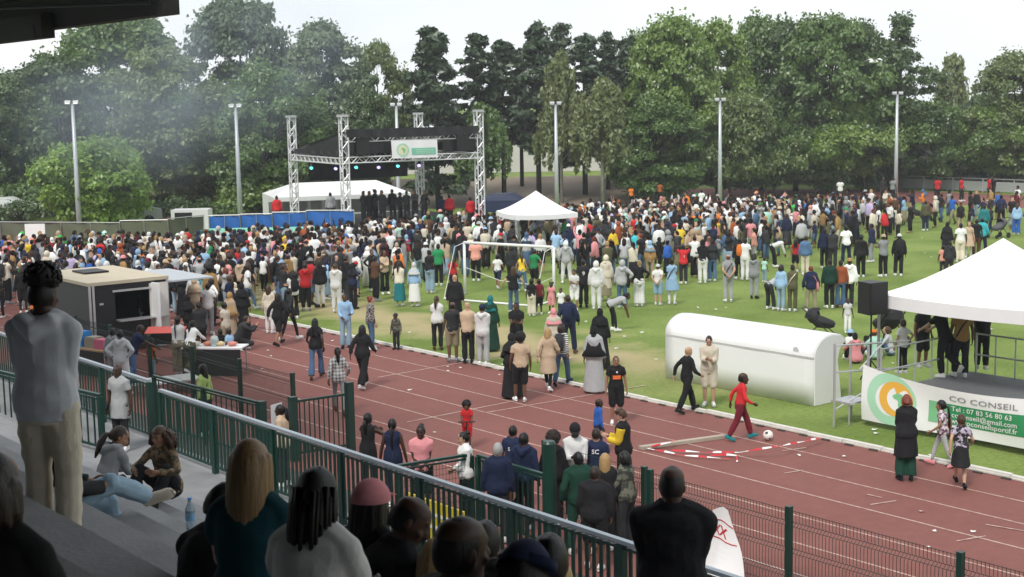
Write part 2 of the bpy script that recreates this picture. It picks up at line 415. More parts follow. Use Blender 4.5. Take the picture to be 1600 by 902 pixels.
# ---------------------------------------------------------------- welded wire fences along the track
def panel_mesh(w=2.46, h=1.22):
    q = MB(); nv = 46
    zs = [0, .16, .215, .27, .54, .595, .65, .95, 1.005, 1.06, h]; ys = [0, 0, .065, 0, 0, .065, 0, 0, .065, 0, 0]
    for i in range(nv + 1):
        x = -w / 2 + w * i / nv
        q.tube([(y, x, z) for y, z in zip(ys, zs)], .0044, 4, caps=False)
    for z, y in ((.03, 0), (.18, 0), (.25, 0), (.56, 0), (.63, 0), (.97, 0), (1.04, 0), (h - .01, 0)):
        q.tube([(y, -w / 2, z), (y, w / 2, z)], .005, 4, caps=False)
    return q.mesh('wire_panel')
PM = panel_mesh(); pst = MB(); pst.box((0, 0, .66), (.085, .085, 1.32)); pst.box((0, 0, 1.325), (.09, .09, .012)); PSM = pst.mesh('fence_post')
def wire_fence(label, ts, n0):
    root = tag(empty('wire_fence', TN(ts[0], n0), TNROT), label, 'fence')
    for i, t_ in enumerate(ts):
        o = link('post', PSM, m_green, root); o.location = (0, t_ - ts[0], 0)
        if i:
            o = link('wire_panel', PM, m_wire, root); dt = t_ - ts[i - 1]
            o.location = (.03, (t_ + ts[i - 1]) / 2 - ts[0], .05); o.scale.y = (abs(dt) - .09) / 2.46; o['kind'] = 'stuff'
    return root
wire_fence('dark green folded wire fence in front of the track at lower right', [16.55 - 2.93 * k + (.0) for k in range(-0, 5)], 16.2)
wire_fence('green wire fence behind the group at the thick round post', [19.3, 16.75], 16.26)
wire_fence('green wire fence along the track between open gate and food trailer', [28.2 + 2.5 * k for k in range(0, 6)], 16.3)
# ================================================================== THINGS ON THE FIELD
RT = Matrix.Rotation(TNROT, 3, 'Z')
# ---- banner surface helper: writing and marks follow the cloth
def on_surface(S, v, f, ox, oy, off=.006, flip=1):
    """map flat x,y to surface S(u,v)->(point, normal)"""
    out = []
    for p in v:
        P_, N_ = S(p[0] + ox, p[1] + oy); out.append(P_ + N_ * off)
    return out, f
def disc(r, seg=28, sx=1, sy=1, r0=0):
    if r0 <= 0:
        v = [(0, 0, 0)] + [(r * sx * math.cos(2 * math.pi * i / seg), r * sy * math.sin(2 * math.pi * i / seg), 0) for i in range(seg)]
        return v, [(0, 1 + i, 1 + (i + 1) % seg) for i in range(seg)]
    v = []
    for i in range(seg):
        a = 2 * math.pi * i / seg; v += [(r * math.cos(a), r * math.sin(a), 0), (r0 * math.cos(a), r0 * math.sin(a), 0)]
    return v, [(2 * i, 2 * ((i + 1) % seg), 2 * ((i + 1) % seg) + 1, 2 * i + 1) for i in range(seg)]
def rect(x0, y0, x1, y1, nx=12, ny=4):
    v = [(x0 + (x1 - x0) * i / nx, y0 + (y1 - y0) * j / ny, 0) for j in range(ny + 1) for i in range(nx + 1)]
    f = [(j * (nx + 1) + i, j * (nx + 1) + i + 1, (j + 1) * (nx + 1) + i + 1, (j + 1) * (nx + 1) + i) for j in range(ny) for i in range(nx)]
    return v, f
AFR = [(-.32, .42), (-.1, .55), (.2, .48), (.33, .3), (.5, .1), (.62, .12), (.5, -.12), (.35, -.3), (.3, -.5), (.15, -.72), (.02, -.7), (-.06, -.4), (-.05, -.15), (-.2, -.02), (-.42, .02), (-.55, .18), (-.5, .3)]
g_dark, g_mid, g_pale = mat('print_green', (.035, .28, .11), .5, 0), mat('print_mid_green', (.2, .5, .26), .5, 0), mat('print_pale_green', (.4, .68, .48), .5, 0)
p_or, p_grey = mat('print_orange', (.78, .42, .06), .5, 0), mat('print_grey', (.22, .22, .24), .5, 0)
def patch(S, name, shape, ox, oy, m, parent, off):
    v, f = on_surface(S, shape[0], shape[1], ox, oy, off); q = MB(); q.add(v, f); return q.build(name, m, parent)
def text(S, s, size, ox, oy, m, parent, off=.016, bold=True, stretch=1.0, name='lettering'):
    v, f = text_mb(s, size, bold); v = [(p[0] * stretch, p[1], 0) for p in v]
    return patch(S, name, (v, f), ox, oy, m, parent, off)

# ---- podium at right with banner, railings
pd = tag(empty('podium', TN(19.8, 26.2)), 'low metal podium with guard rails behind the big white and green banner', 'podium')
P0 = TN(19.8, 26.2)
def pdl(t_, n_, z=0): return TN(t_, n_, z) - P0
q = MB(); q.box(pdl(14.9, 28.1, .66), (3.6, 9.6, .1), RT); q.build('deck', mat('deck_grey', (.12, .125, .135), .7, .2), pd)
for t_ in (19.6, 17.2, 14.8, 12.4):
    for n_ in (26.4, 28.2, 29.8):
        q = MB(); q.tube([pdl(t_, n_, 0), pdl(t_, n_, .61)], .03); q.build('leg', m_steel, pd)
def guard(a, c, name='guard_rail', hs=(.45, .95, 1.0), k=5):
    q = MB()
    for z in hs[:2]: q.tube([a + Vector((0, 0, z)), c + Vector((0, 0, z))], .022)
    for i in range(k + 1):
        p = a.lerp(c, i / k); q.tube([p, p + Vector((0, 0, hs[1] + .02))], .02 if i not in (0, k) else .026)
    q.build(name, m_alu, pd)
guard(pdl(19.65, 26.5, .71), pdl(19.65, 29.7, .71)); guard(pdl(19.4, 29.85, .71), pdl(16.8, 29.85, .71)); guard(pdl(16.4, 29.85, .71), pdl(11, 29.85, .71), k=6)
# side tower with step
q = MB()
for t_, n_ in ((20.0, 25.3), (20.5, 26.5), (19.85, 26.3)):
    q.tube([pdl(t_, n_, 0), pdl(t_, n_, 1.9 if n_ < 26 else 1.75)], .03)
q.tube([pdl(20.0, 25.3, 1.85), pdl(19.7, 27.6, 1.72)], .022); q.tube([pdl(20.0, 25.3, 1.25), pdl(19.7, 27.6, 1.1)], .022)
q.tube([pdl(20.0, 26.2, 1.2), pdl(19.75, 26.9, 1.9)], .022); q.tube([pdl(20.1, 25.4, .35), pdl(19.8, 26.4, .8)], .02)
q.build('side_frame', m_alu, pd)
q = MB(); q.box(pdl(20.1, 26.0, .5), (.7, .55, .05), RT)
for a_ in (-.3, .3): q.tube([pdl(19.9, 26.0 + a_, 0), pdl(19.9, 26.0 + a_, .5)], .022); q.tube([pdl(20.3, 26.0 + a_, 0), pdl(20.3, 26.0 + a_, .5)], .022)
q.build('step', m_alu, pd)
for dx in (0, .55):
    q = MB(); q.box(pdl(17.9 - dx * 2.0, 26.75, .78), (.42, .8, .13), RT); tag(q.build('cardboard_box', mat('cardboard', (.42, .28, .16), .8, .15)), 'flat brown cardboard box on the podium edge ' + ('nearest the white tee' if dx == 0 else 'at the feet of the tan tee'), 'box').location = P0
for dx in ((0, 0),):
    q = MB(); q.box(pdl(13.6, 28.0, .86), (1.2, 1.1, .3), RT); tag(q.build('stage_block', MATS['deck_grey']), 'dark grey block standing on the podium at the right edge', 'block').location = P0
# banner
BT0, BT1, BN = 19.75, 13.4, 26.0
def S_ban(u, v):                             # u metres along from left, v metres from bottom
    W = BT0 - BT1; x = u / W; zt = 1.38 - .36 * math.sin(math.pi * min(1, max(0, x)) ** .85) * .9 + .14 * x
    zb = .13 + .13 * x - .05 * math.sin(math.pi * x); hv = v / 1.22
    z = zb + (zt - zb) * hv
    bulge = .05 * math.sin(3.2 * x * math.pi + 1.0) * (1 - hv * .3) + .03 * math.sin(9 * x + 4 * hv)
    return TN(BT0 - u, BN - bulge, z), -ND
bn = tag(empty('banner', TN(BT0, BN)), 'long sagging white and green sponsor banner hung on the podium front', 'banner'); bn.location = (0, 0, 0)
v, f = rect(0, 0, BT0 - BT1, 1.22, 60, 14); patch(S_ban, 'cloth', (v, f), 0, 0, m_pvc, bn, 0)
patch(S_ban, 'emblem_ring', disc(.62, 40, r0=.4), .78, .62, g_pale, bn, .006)
patch(S_ban, 'emblem_disc', disc(.42, 36), .9, .66, p_or, bn, .011)
patch(S_ban, 'emblem_globe', disc(.3, 30), .98, .66, m_white, bn, .015)
patch(S_ban, 'emblem_continent', ([(x * .3, y * .3, 0) for x, y in AFR], [tuple(range(len(AFR)))]), .98, .66, g_mid, bn, .019)
patch(S_ban, 'green_field', rect(1.75, .28, 5.9, .83, 40, 6), 0, 0, g_dark, bn, .006)
patch(S_ban, 'pale_green_field', rect(1.7, .28, 2.15, .83, 8, 6), 0, 0, g_mid, bn, .011)
text(S_ban, 'CO CONSEIL', .2, 2.2, .93, p_grey, bn, stretch=1.45, bold=False)
text(S_ban, 'Tel : 07 83 56 80 63', .185, 2.25, .66, m_white, bn)
text(S_ban, 'coconseil@gmail.com', .185, 2.25, .49, m_white, bn)
text(S_ban, 'www.coconseilsportif.fr', .185, 2.1, .33, m_white, bn)

# ---- canopy tents
def popup_tent(label, corner, ex, ey, eave, peak, val=.28, poles=True, rise=1.0):
    """corner point, edge vectors ex, ey on ground; curved hip roof"""
    root = tag(empty('pop_up_tent', corner), label, 'tent'); a = Vector((0, 0, 0)); c = (ex + ey) / 2
    K = 10; q = MB()
    cs = [a, ex, ex + ey, ey]
    for i in range(4):
        p, r_ = cs[i], cs[(i + 1) % 4]; rows = []
        for j in range(K + 1):
            s = j / K; zz = eave + (peak - eave) * (s ** 1.35); row = []
            for k in range(13):
                b_ = p.lerp(r_, k / 12); pt = b_.lerp(c, s); sag = .05 * math.sin(math.pi * k / 12) * math.sin(math.pi * s) + .05 * math.sin(math.pi * k / 12) * (1 - s)
                row.append(pt + Vector((0, 0, zz - sag)))
            rows.append(row)
        vv = [x for rw in rows for x in rw]; q.add(vv, [(j * 13 + k, j * 13 + k + 1, (j + 1) * 13 + k + 1, (j + 1) * 13 + k) for j in range(K) for k in range(12)])
    q.build('canopy', m_pvc, root, smooth=True)
    for i in range(4):
        p, r_ = cs[i], cs[(i + 1) % 4]; q = MB(); vv = []
        for k in range(25):
            b_ = p.lerp(r_, k / 24); sg = .05 * math.sin(math.pi * k / 24); out = (b_ - c).normalized() * (.012 * math.sin(k * 1.9))
            vv += [b_ + Vector((0, 0, eave - sg)), b_ + out + Vector((0, 0, eave - sg - val))]
        q.add(vv, [(2 * k, 2 * k + 2, 2 * k + 3, 2 * k + 1) for k in range(24)]); q.build('valance', m_pvc, root, smooth=True)
    if poles:
        for p in cs:
            pp = p.lerp(c, .03); q = MB(); q.box((pp.x, pp.y, eave / 2 - .02), (.05, .05, eave - .06), RT); q.build('pole', m_alu, root)
    for i in range(4):
        p, r_ = cs[i].lerp(c, .03), cs[(i + 1) % 4].lerp(c, .03); q = MB(); q.bar(p + Vector((0, 0, eave - .1)), p.lerp(r_, .5) + Vector((0, 0, eave - .35)), .025); q.bar(p.lerp(r_, .5) + Vector((0, 0, eave - .1)), r_ + Vector((0, 0, eave - .35)), .025); q.build('strut', m_alu, root)
    return root
popup_tent('big white pop up tent over the podium at right edge', TN(20.5, 27.4, .71), TD * -4.3, ND * 3.6, 2.05, 3.35, .3)
tc_ = D(838, 330, 68); tc_.z = 0; ex_ = Vector((2.9, .9, 0)); ey_ = Vector((-.9, 2.9, 0))
popup_tent('small white pop up tent standing in the middle of the crowd', tc_ - ex_ * .5 - ey_ * .5, ex_ , ey_, 2.1, 3.1, .22)

# ---- speaker on stand
def loudspeaker(label, p, z0, hgt, wid, rz, stand=True):
    root = tag(empty('loudspeaker', p, rz), label, 'loudspeaker')
    q = MB(); w2, h2, d2 = wid / 2, hgt, wid * .42
    fr = [(-w2, d2), (w2, d2), (w2 * .72, -d2), (-w2 * .72, -d2)]
    q.add([(x, y, z0) for x, y in fr] + [(x, y, z0 + hgt) for x, y in fr], [(3, 2, 1, 0), (4, 5, 6, 7), (0, 1, 5, 4), (1, 2, 6, 5), (2, 3, 7, 6), (3, 0, 4, 7)])
    q.build('cabinet', m_black, root)
    q = MB(); q.box((0, d2 + .008, z0 + hgt / 2), (wid * .9, .012, hgt * .92)); q.build('grille', mat('grille', (.012, .012, .012), .7, .1, 60, .5, 200), root)
    if stand:
        q = MB(); q.tube([(0, 0, .25), (0, 0, z0)], .02); q.build('pole', m_black, root)
        for k in range(3):
            a = k * 2.094 + .4; q = MB(); q.tube([(0, 0, .55), (.38 * math.cos(a), .38 * math.sin(a), .02)], .014); q.build('leg', m_black, root)
    return root
loudspeaker('tall black loudspeaker on a pole stand left of the big white tent', TN(20.35, 27.05, .71), 1.64, .74, .56, -R(150))

# ---- dugout
dg = tag(empty('dugout', TN(26.7, 26.75)), 'rounded white plastic dugout shelter at the edge of the grass', 'dugout')
prof = [(0, 0), (0, .55), (.0, 1.12)]
for i in range(0, 9):
    a = math.pi * .5 * i / 8; prof.append((.62 - .62 * math.cos(a), 1.18 + .46 * math.sin(a)))
prof += [(.95, 1.6), (1.15, 1.48)]
def dl(t_, n_, z): return TD * t_ + ND * n_ + Vector((0, 0, z))
LEN = 4.95
m_dug = mat('dugout_plastic', (.86, .865, .87), .35, .04, 1.2, .06, 3)
q = MB(); vv = []; K = 14
for k in range(K + 1):
    for (a_, z_) in prof: vv.append(dl(-LEN * k / K, a_ + .006 * math.sin(k * 1.3 + z_ * 3), z_))
npf = len(prof); q.add(vv, [(k * npf + i, k * npf + i + 1, (k + 1) * npf + i + 1, (k + 1) * npf + i) for k in range(K) for i in range(npf - 1)])
o = q.build('shell', m_dug, dg, smooth=True); md = o.modifiers.new('thick', 'SOLIDIFY'); md.thickness = .03
for t_ in (-.02, -LEN + .02):
    q = MB(); ep = [(0, 0), (1.0, 0), (.92, .6), (.85, 1.0), (.92, 1.25), (1.15, 1.48), (.95, 1.6)] + prof[-3:2:-1] + [(0, 1.12)]
    q.add([dl(t_, a_, z_) for a_, z_ in ep] + [dl(t_ - .04, a_, z_) for a_, z_ in ep], [tuple(range(len(ep))), tuple(range(2 * len(ep) - 1, len(ep) - 1, -1))] + [(i, (i + 1) % len(ep), len(ep) + (i + 1) % len(ep), len(ep) + i) for i in range(len(ep))])
    q.build('end_panel', m_dug, dg)
q = MB(); q.bar(dl(0, -.022, 1.15), dl(-LEN, -.022, 1.15), .03, .05); q.build('seam_trim', mat('dug_trim', (.5, .5, .5), .5), dg)
q = MB(); q.bar(dl(-.1, .45, .42), dl(-LEN + .1, .45, .42), .38, .04); q.build('bench', m_dug, dg)
q = MB(); v, f = disc(.09, 16); q.add([dl(-4.4 - x, -.018, 1.28 + y) for x, y, _ in v], f); q.build('badge', mat('badge_grey', (.55, .57, .6), .4), dg)

# ---- goal
gl0, gl1 = G(727, 460), G(866, 471); gl = tag(empty('football_goal', gl0), 'white metal football goal with net frame in front of the crowd', 'goal')
gw = gl1 - gl0; gbk = Vector((-.75, -1.35, 0)); HGT = 2.0
for p in (Vector((0, 0, 0)), gw):
    q = MB(); q.tube([p, p + Vector((0, 0, HGT))], .055, 10); q.build('goal_post', m_white, gl, True)
    q = MB(); q.tube([p + Vector((0, 0, .03)), p + gbk + Vector((0, 0, .03))], .04, 8); q.build('ground_bar', m_white, gl, True)
    q = MB(); q.tube([p + Vector((0, 0, HGT)), p + gbk * .45 + Vector((0, 0, HGT - .1)), p + gbk + Vector((0, 0, .05))], .012, 6); q.build('net_stay', m_white, gl)
q = MB(); q.tube([Vector((0, 0, HGT)), gw + Vector((0, 0, HGT))], .055, 10); q.build('crossbar', m_white, gl, True)
q = MB(); q.tube([gbk + Vector((0, 0, .03)), gbk + gw + Vector((0, 0, .03))], .04, 8); q.build('ground_bar', m_white, gl, True)
q = MB(); q.tube([Vector((0, 0, 1.05)), gw * .4 + Vector((0, .1, .62)), gw * .8 + Vector((0, 0, .55)), gw + Vector((0, 0, .9))], .012, 5); q.build('net_rope', m_white, gl)

# ---- ball
def ball():
    q = MB(); q.ell((0, 0, .11), (.11, .11, .11), 24, 16)
    me = q.mesh('football', True)
    m, n_, l_, b_ = node_mat('ball_leather')
    t_ = n_.new('ShaderNodeTexCoord'); v_ = n_.new('ShaderNodeTexVoronoi'); v_.inputs['Scale'].default_value = 9
    r_ = n_.new('ShaderNodeValToRGB'); r_.color_ramp.elements[0].position = .30; r_.color_ramp.elements[1].position = .34
    r_.color_ramp.elements[0].color = (.03, .03, .03, 1); r_.color_ramp.elements[1].color = (.8, .78, .72, 1)
    l_.new(t_.outputs['Object'], v_.inputs['Vector']); l_.new(v_.outputs['Distance'], r_.inputs[0]); l_.new(r_.outputs[0], b_.inputs['Base Color']); b_.inputs['Roughness'].default_value = .4
    return tag(link('football', me, m, loc=G(1200, 688)), 'white and black football lying on the red track', 'ball')
ball()
# ---- plank and barrier tape on the track
a_, c_ = G(1000, 700, .035), G(1131, 682, .035)
q = MB(); q.bar(a_, c_, .13, .07); tag(q.build('wooden_beam', mat('weathered_wood', (.4, .35, .28), .8, .2, 6)), 'long pale wooden beam lying across the track lanes', 'beam')
t_red, t_wht = mat('tape_red', (.55, .02, .03), .4, 0), mat('tape_white', (.8, .8, .8), .4, 0)
def tape(label, pts, wd=.034, seg=.26):
    P_ = [G(x, y, z) for x, y, z in pts]; dense = []
    for a, c in zip(P_[:-1], P_[1:]):
        k = max(1, int((c - a).length / (seg / 3)))
        for i in range(k): dense.append(a.lerp(c, i / k))
    dense.append(P_[-1]); q = MB(); s = 0
    for i in range(len(dense) - 1):
        a, c = dense[i], dense[i + 1]; d_ = (c - a).normalized(); sd = Vector((-d_.y, d_.x, 0)) * wd / 2
        tw0 = Vector((0, 0, .012 + .012 * math.sin(i * .7))); tw1 = Vector((0, 0, .012 + .012 * math.sin((i + 1) * .7)))
        q.quad(a + sd + tw0, a - sd - tw0 * .3, c - sd - tw1 * .3, c + sd + tw1, int(s / seg) % 2); s += (c - a).length
    return tag(q.build('barrier_tape', [t_red, t_wht]), label, 'tape')
tape('red and white barrier tape stretched across the track towards the kerb', [(1050, 704, .06), (1100, 707, .05), (1155, 707, .12), (1220, 697, .25), (1285, 684, .12)])
tape('crumpled red and white barrier tape lying beside the wooden beam', [(1013, 699, .03), (1045, 692, .14), (1055, 688, .14), (1030, 697, .05), (1012, 701, .04), (1070, 712, .05), (1140, 717, .05)])
tape('short torn end of barrier tape hanging on the track', [(1110, 712, .05), (1135, 711, .05), (1151, 712, .06), (1152, 722, .02)])

# ---- draped white sheet with red lettering on the fence
ws = tag(empty('draped_sheet', (0, 0, 0)), 'white sheet with red lettering draped over the wire fence at the bottom', 'banner')
WT0 = to_tn(G(1112, 792, 1.12))[0]
def S_ws(u, v):
    s = v / 1.3
    return TN(WT0 - u, 15.95 - .45 * s * s - .03 * math.sin(u * 7), 1.12 - v * .95 - .25 * abs(u - .2) + .03 * math.sin(u * 9 + v * 4)), (-ND + Vector((0, 0, .5))).normalized()
v, f = rect(-.45, 0, .95, 1.3, 18, 14); v = [(x * (.25 + .75 * y / 1.3) + .05, y, 0) for x, y, _ in v]; patch(S_ws, 'cloth', (v, f), 0, 0, m_pvc, ws, 0)
tv, tf = text_mb('XX', .2, True); tv = [(p[0], -p[1], 0) for p in tv]; patch(S_ws, 'lettering', (tv, tf), .02, .42, t_red, ws, .012)
v, f = rect(-.1, .2, .4, .215, 6, 1); patch(S_ws, 'red_stripe', (v, f), 0, 0, t_red, ws, .012); v, f = rect(-.12, .46, .5, .475, 6, 1); patch(S_ws, 'red_stripe', (v, f), 0, 0, t_red, ws, .012)
# ---- yellow and white board behind railing
q = MB(); q.box((0, 0, .0), (.03, 1.5, .62), RT); o = q.build('advert_board', mat('board_yellow', (.62, .48, .03), .5, .05)); o.location = TN(17.6, 12.6, .95)
tag(o, 'yellow and white board seen through the bars of the stand railing', 'board')
q = MB(); q.box((-.02, 0, -.36), (.028, 1.5, .1), None); q.box((-.018, .1, .1), (.012, 1.3, .05)); q.box((-.018, -.2, -.1), (.012, .9, .05)); c = q.build('white_band', m_white, o, rz=TNROT)

# ---- floodlight masts
def mast(label, x, ytop, depth, lean=0, heads=2, turn=0):
    top = D(x, ytop, depth); p = Vector((top.x, top.y, 0)); h = top.z
    root = tag(empty('floodlight_mast', p), label, 'lamp post', 'floodlight masts round the field')
    q = MB(); q.tube([(0, 0, 0), (lean * .4, 0, h * .4), (lean, 0, h)], [.16, .13, .085], 10); q.build('pole', mat('mast_grey', (.5, .53, .56), .4, .1, 3, metal=.3), root, True)
    q = MB(); q.bar((lean - .35, 0, h), (lean + .35, 0, h), .06); q.build('crossarm', m_steel, root)
    for k in range(heads):
        xx = lean + (-.22 + .44 * k if heads > 1 else 0)
        hd = MB(); rot = Matrix.Rotation(R(turn), 3, 'Z') @ Matrix.Rotation(R(-28), 3, 'X')
        hd.box((xx, -.06, h + .1), (.3, .22, .13), rot); o = hd.build('lamp_head', mat('lamp_white', (.42, .43, .44), .4), root)
        gl_ = MB(); gl_.box((xx, -.18, h + .06), (.25, .02, .1), rot); gl_.build('lens', mat('lamp_glass', (.35, .38, .4), .15), o)
    return root
for a in (('tall grey floodlight mast nearest the left edge, before the bright green tree', 113, 163, 80, 0), ('grey floodlight mast between the bright green tree and the stage', 368, 168, 84, 0),
          ('grey floodlight mast rising behind the stage roof', 619, 166, 92, 0), ('grey floodlight mast among the pines right of the stage', 868, 164, 92, 0),
          ('grey floodlight mast in front of the light green trees, right of centre', 1125, 158, 96, 0), ('grey floodlight mast furthest right, before the spiky tall tree', 1402, 148, 100, 0)):
    mast(*a)

# ---- stage
sg = tag(empty('stage', (0, 0, 0)), 'open air stage with four truss towers and black roof', 'stage')
fl, frr = Vector((-8.57, 75, 0)), Vector((-1.65, 78.66, 0)); bl, br = Vector((-12.3, 82, 0)), Vector((-5.35, 85.66, 0))
def truss(a, c, w_=.34, r_=.022, name='truss', n_=None):
    a, c = Vector(a), Vector(c); d_ = (c - a); ln = d_.length; y = d_ / ln
    u = Vector((0, 0, 1)) if abs(y.z) < .9 else Vector((.884, .467, 0)); x = y.cross(u).normalized(); z = x.cross(y)
    cs = [x * w_ / 2 + z * w_ / 2, -x * w_ / 2 + z * w_ / 2, -x * w_ / 2 - z * w_ / 2, x * w_ / 2 - z * w_ / 2]; q = MB()
    for k in cs: q.tube([a + k, c + k], r_ * 1.6, 5)
    m_ = max(2, int(ln / (w_ * 1.1)))
    for i in range(m_):
        p0, p1 = a + d_ * (i / m_), a + d_ * ((i + 1) / m_)
        for k in range(4):
            k0, k1 = cs[k], cs[(k + 1) % 4]; q.tube([p0 + (k0 if i % 2 else k1), p1 + (k1 if i % 2 else k0)], r_, 4)
    return q.build(name, mat('truss_alu', (.72, .73, .74), .4, .05, metal=.2), sg)
for p, h in ((fl, 6.65), (frr, 6.75), (bl, 6.6), (br, 6.6)):
    truss(p, p + Vector((0, 0, h)), .36, .024, 'tower')
    q = MB(); q.box(p + Vector((0, 0, h + .05)), (.62, .5, .12)); q.build('tower_head', m_alu, sg)
ZT, ZB = 5.75, 4.35
e = Vector((0, 0, 1))
for a, c, z in ((fl, bl, ZB), (fl, frr, ZT - .25), (bl, br, ZB), (frr, br, ZB), (fl, frr, ZB + .05)):
    truss(a + e * z, c + e * z, .3, .018)
m_tarp = mat('black_tarp', (.012, .013, .015), .38, .3, 1.5, .6, 3)
rf = MB(); K = 16
def rfp(u, v):                               # u across, v front to back
    f_ = fl.lerp(frr, u); b__ = bl.lerp(br, u); p = f_.lerp(b__, v); return p + e * (ZT + .1 - (ZT - ZB - .25) * v ** 1.2 + .05 * math.sin(u * 17) * math.sin(3 * v + 1))
rf.add([rfp(i / K, j / 8) for j in range(9) for i in range(K + 1)], [(j * (K + 1) + i, j * (K + 1) + i + 1, (j + 1) * (K + 1) + i + 1, (j + 1) * (K + 1) + i) for j in range(8) for i in range(K)])
rf.build('roof_tarp', m_tarp, sg, True)
def curtain(a, c, z0, z1, name, k=24, amp=.06, sag=0, m=None):
    q = MB(); vv = []; d_ = (c - a).normalized(); pr = Vector((-d_.y, d_.x, 0))
    for j in range(5):
        for i in range(k + 1):
            s = i / k; vv.append(a.lerp(c, s) + pr * (amp * math.sin(i * 1.7 + j * .5)) + e * (z0 + (z1 - z0) * j / 4 - (sag * math.sin(math.pi * s) * (1 - j / 4))))
    q.add(vv, [(j * (k + 1) + i, j * (k + 1) + i + 1, (j + 1) * (k + 1) + i + 1, (j + 1) * (k + 1) + i) for j in range(4) for i in range(k)]); return q.build(name, m or m_tarp, sg, True)
curtain(bl.lerp(fl, .02), fl, ZB + .25, ZB + .5, 'side_skirt')
q = MB(); q.add([bl + e * (ZB + .25), fl + e * (ZB + .2), fl + e * (ZT + .05)], [(0, 1, 2)]); q.add([br + e * (ZB + .25), frr + e * (ZB + .2), frr + e * (ZT + .05)], [(0, 1, 2)]); q.build('gable_tarp', m_tarp, sg)
curtain(bl.lerp(br,.12), br.lerp(bl,.1), 3.0, ZB + .1, 'back_cloth', m=mat('scrim', (.02, .018, .022), .8))
curtain(fl.lerp(frr, .03), fl.lerp(frr, .34), ZB + .35, ZT - .1, 'front_drape', 10); curtain(fl.lerp(frr, .72), fl.lerp(frr, .97), ZB + .3, ZT - .1, 'front_drape', 10)
curtain(fl + Vector((.2, -.35, 0)), frr + Vector((0, -.35, 0)), ZT - .15, ZT + .25, 'roof_fringe', 30, .05, .08)
q = MB(); dk = [fl + (fl - bl) * .08, frr + (frr - br) * .08, br, bl]; q.add([p + e * .02 for p in dk] + [p + e * .95 for p in dk], [(3, 2, 1, 0), (4, 5, 6, 7), (0, 1, 5, 4), (1, 2, 6, 5), (2, 3, 7, 6), (3, 0, 4, 7)]); q.build('deck', m_black, sg)
for i, (x, y) in enumerate(((487, 261), (525, 262), (557, 260), (592, 260), (622, 258), (655, 257))):
    p = D(x, y, 78.5); root = MB(); root.tube([p + Vector((0, .1, .12)), p + Vector((0, -.16, -.05))], [.09, .12], 10); o = root.build('spotlight', m_black, sg)
    mm = mat('spot_cyan' if i % 2 == 0 else 'spot_violet', (.1, .5, .55) if i % 2 == 0 else (.4, .35, .8), .3, 0)
    if not mm.get('em'):
        bb = mm.node_tree.nodes['Principled BSDF']; bb.inputs['Emission Color'].default_value = (.15, .8, .8, 1) if i % 2 == 0 else (.55, .45, 1, 1); bb.inputs['Emission Strength'].default_value = 1.2; mm['em'] = 1
    g_ = MB(); g_.tube([p + Vector((0, -.165, -.053)), p + Vector((0, -.175, -.06))], .1, 10); g_.build('lens', mm, o)
q = MB(); q.box(fl.lerp(frr, .12) + e * (ZB + .75), (.7, .6, .9), Matrix.Rotation(R(28), 3, 'Z')); q.build('line_array', m_black, sg)
q = MB(); q.box(fl.lerp(frr, .86) + e * (ZB + .75), (.7, .6, .9), Matrix.Rotation(R(28), 3, 'Z')); q.build('line_array', m_black, sg)
# stage banner
s0, s1 = D(611, 220, 75.6), D(683, 218, 76.8); sb0, sb1 = D(613, 248, 75.6), D(684, 246, 76.8)
W_ = (s1 - s0).length; H_ = (s0 - sb0).length
def S_sb(u, v):
    return sb0.lerp(sb1, u / W_).lerp(s0.lerp(s1, u / W_), v / H_) + Vector((0, .02 * math.sin(u * 6), 0)), Vector((.3, -1, 0)).normalized()
sbn = tag(empty('stage_banner', (0, 0, 0)), 'small white banner with green emblem and strip hung on the stage roof front', 'banner')
v, f = rect(0, 0, W_, H_, 14, 4); patch(S_sb, 'cloth', (v, f), 0, 0, m_pvc, sbn, 0)
patch(S_sb, 'emblem_ring', disc(.36, 24, r0=.28), W_ * .24, H_ * .46, g_pale, sbn, .02); patch(S_sb, 'emblem_disc', disc(.25, 24), W_ * .24, H_ * .46, mat('print_cream', (.72, .72, .45), .5, 0), sbn, .02)
patch(S_sb, 'emblem_continent', ([(x * .23, y * .23, 0) for x, y in AFR], [tuple(range(len(AFR)))]), W_ * .25, H_ * .46, g_mid, sbn, .03)
patch(S_sb, 'green_strip', rect(W_ * .43, H_ * .18, W_ * .96, H_ * .56, 8, 2), 0, 0, mat('print_sea_green', (.2, .52, .38), .5, 0), sbn, .02)
for k in range(3): patch(S_sb, 'text_line', rect(W_ * .52, H_ * (.24 + .1 * k), W_ * .92, H_ * (.28 + .1 * k), 6, 1), 0, 0, g_pale, sbn, .03)

# ---- marquee behind the stage
mq = tag(empty('marquee', (0, 0, 0)), 'long white marquee with windowed side wall behind the stage', 'tent')
e0, e1 = D(428, 312, 85.5), D(642, 306, 88); e0.z = e1.z = 0; dm = (e1 - e0); bkv = Vector((-dm.y, dm.x, 0)).normalized() * 5.0
q = MB(); ev, rg = 1.85, 2.55
a0, a1, b0, b1 = e0, e1, e0 + bkv, e1 + bkv; r0_, r1_ = e0 + bkv * .5 + dm.normalized() * 1.6, e1 + bkv * .5 - dm.normalized() * 1.6
q.add([a0 + e * ev, a1 + e * ev, r1_ + e * rg, r0_ + e * rg], [(0, 1, 2, 3)]); q.add([b0 + e * ev, b1 + e * ev, r1_ + e * rg, r0_ + e * rg], [(3, 2, 1, 0)])
q.add([a0 + e * ev, b0 + e * ev, r0_ + e * rg], [(2, 1, 0)]); q.add([a1 + e * ev, b1 + e * ev, r1_ + e * rg], [(0, 1, 2)]); q.build('roof', m_pvc, mq)
q = MB()
for a, c in ((a0, a1), (a1, b1), (b1, b0), (b0, a0)): q.quad(a, c, c + e * ev, a + e * ev)
q.build('side_wall', m_pvc, mq)
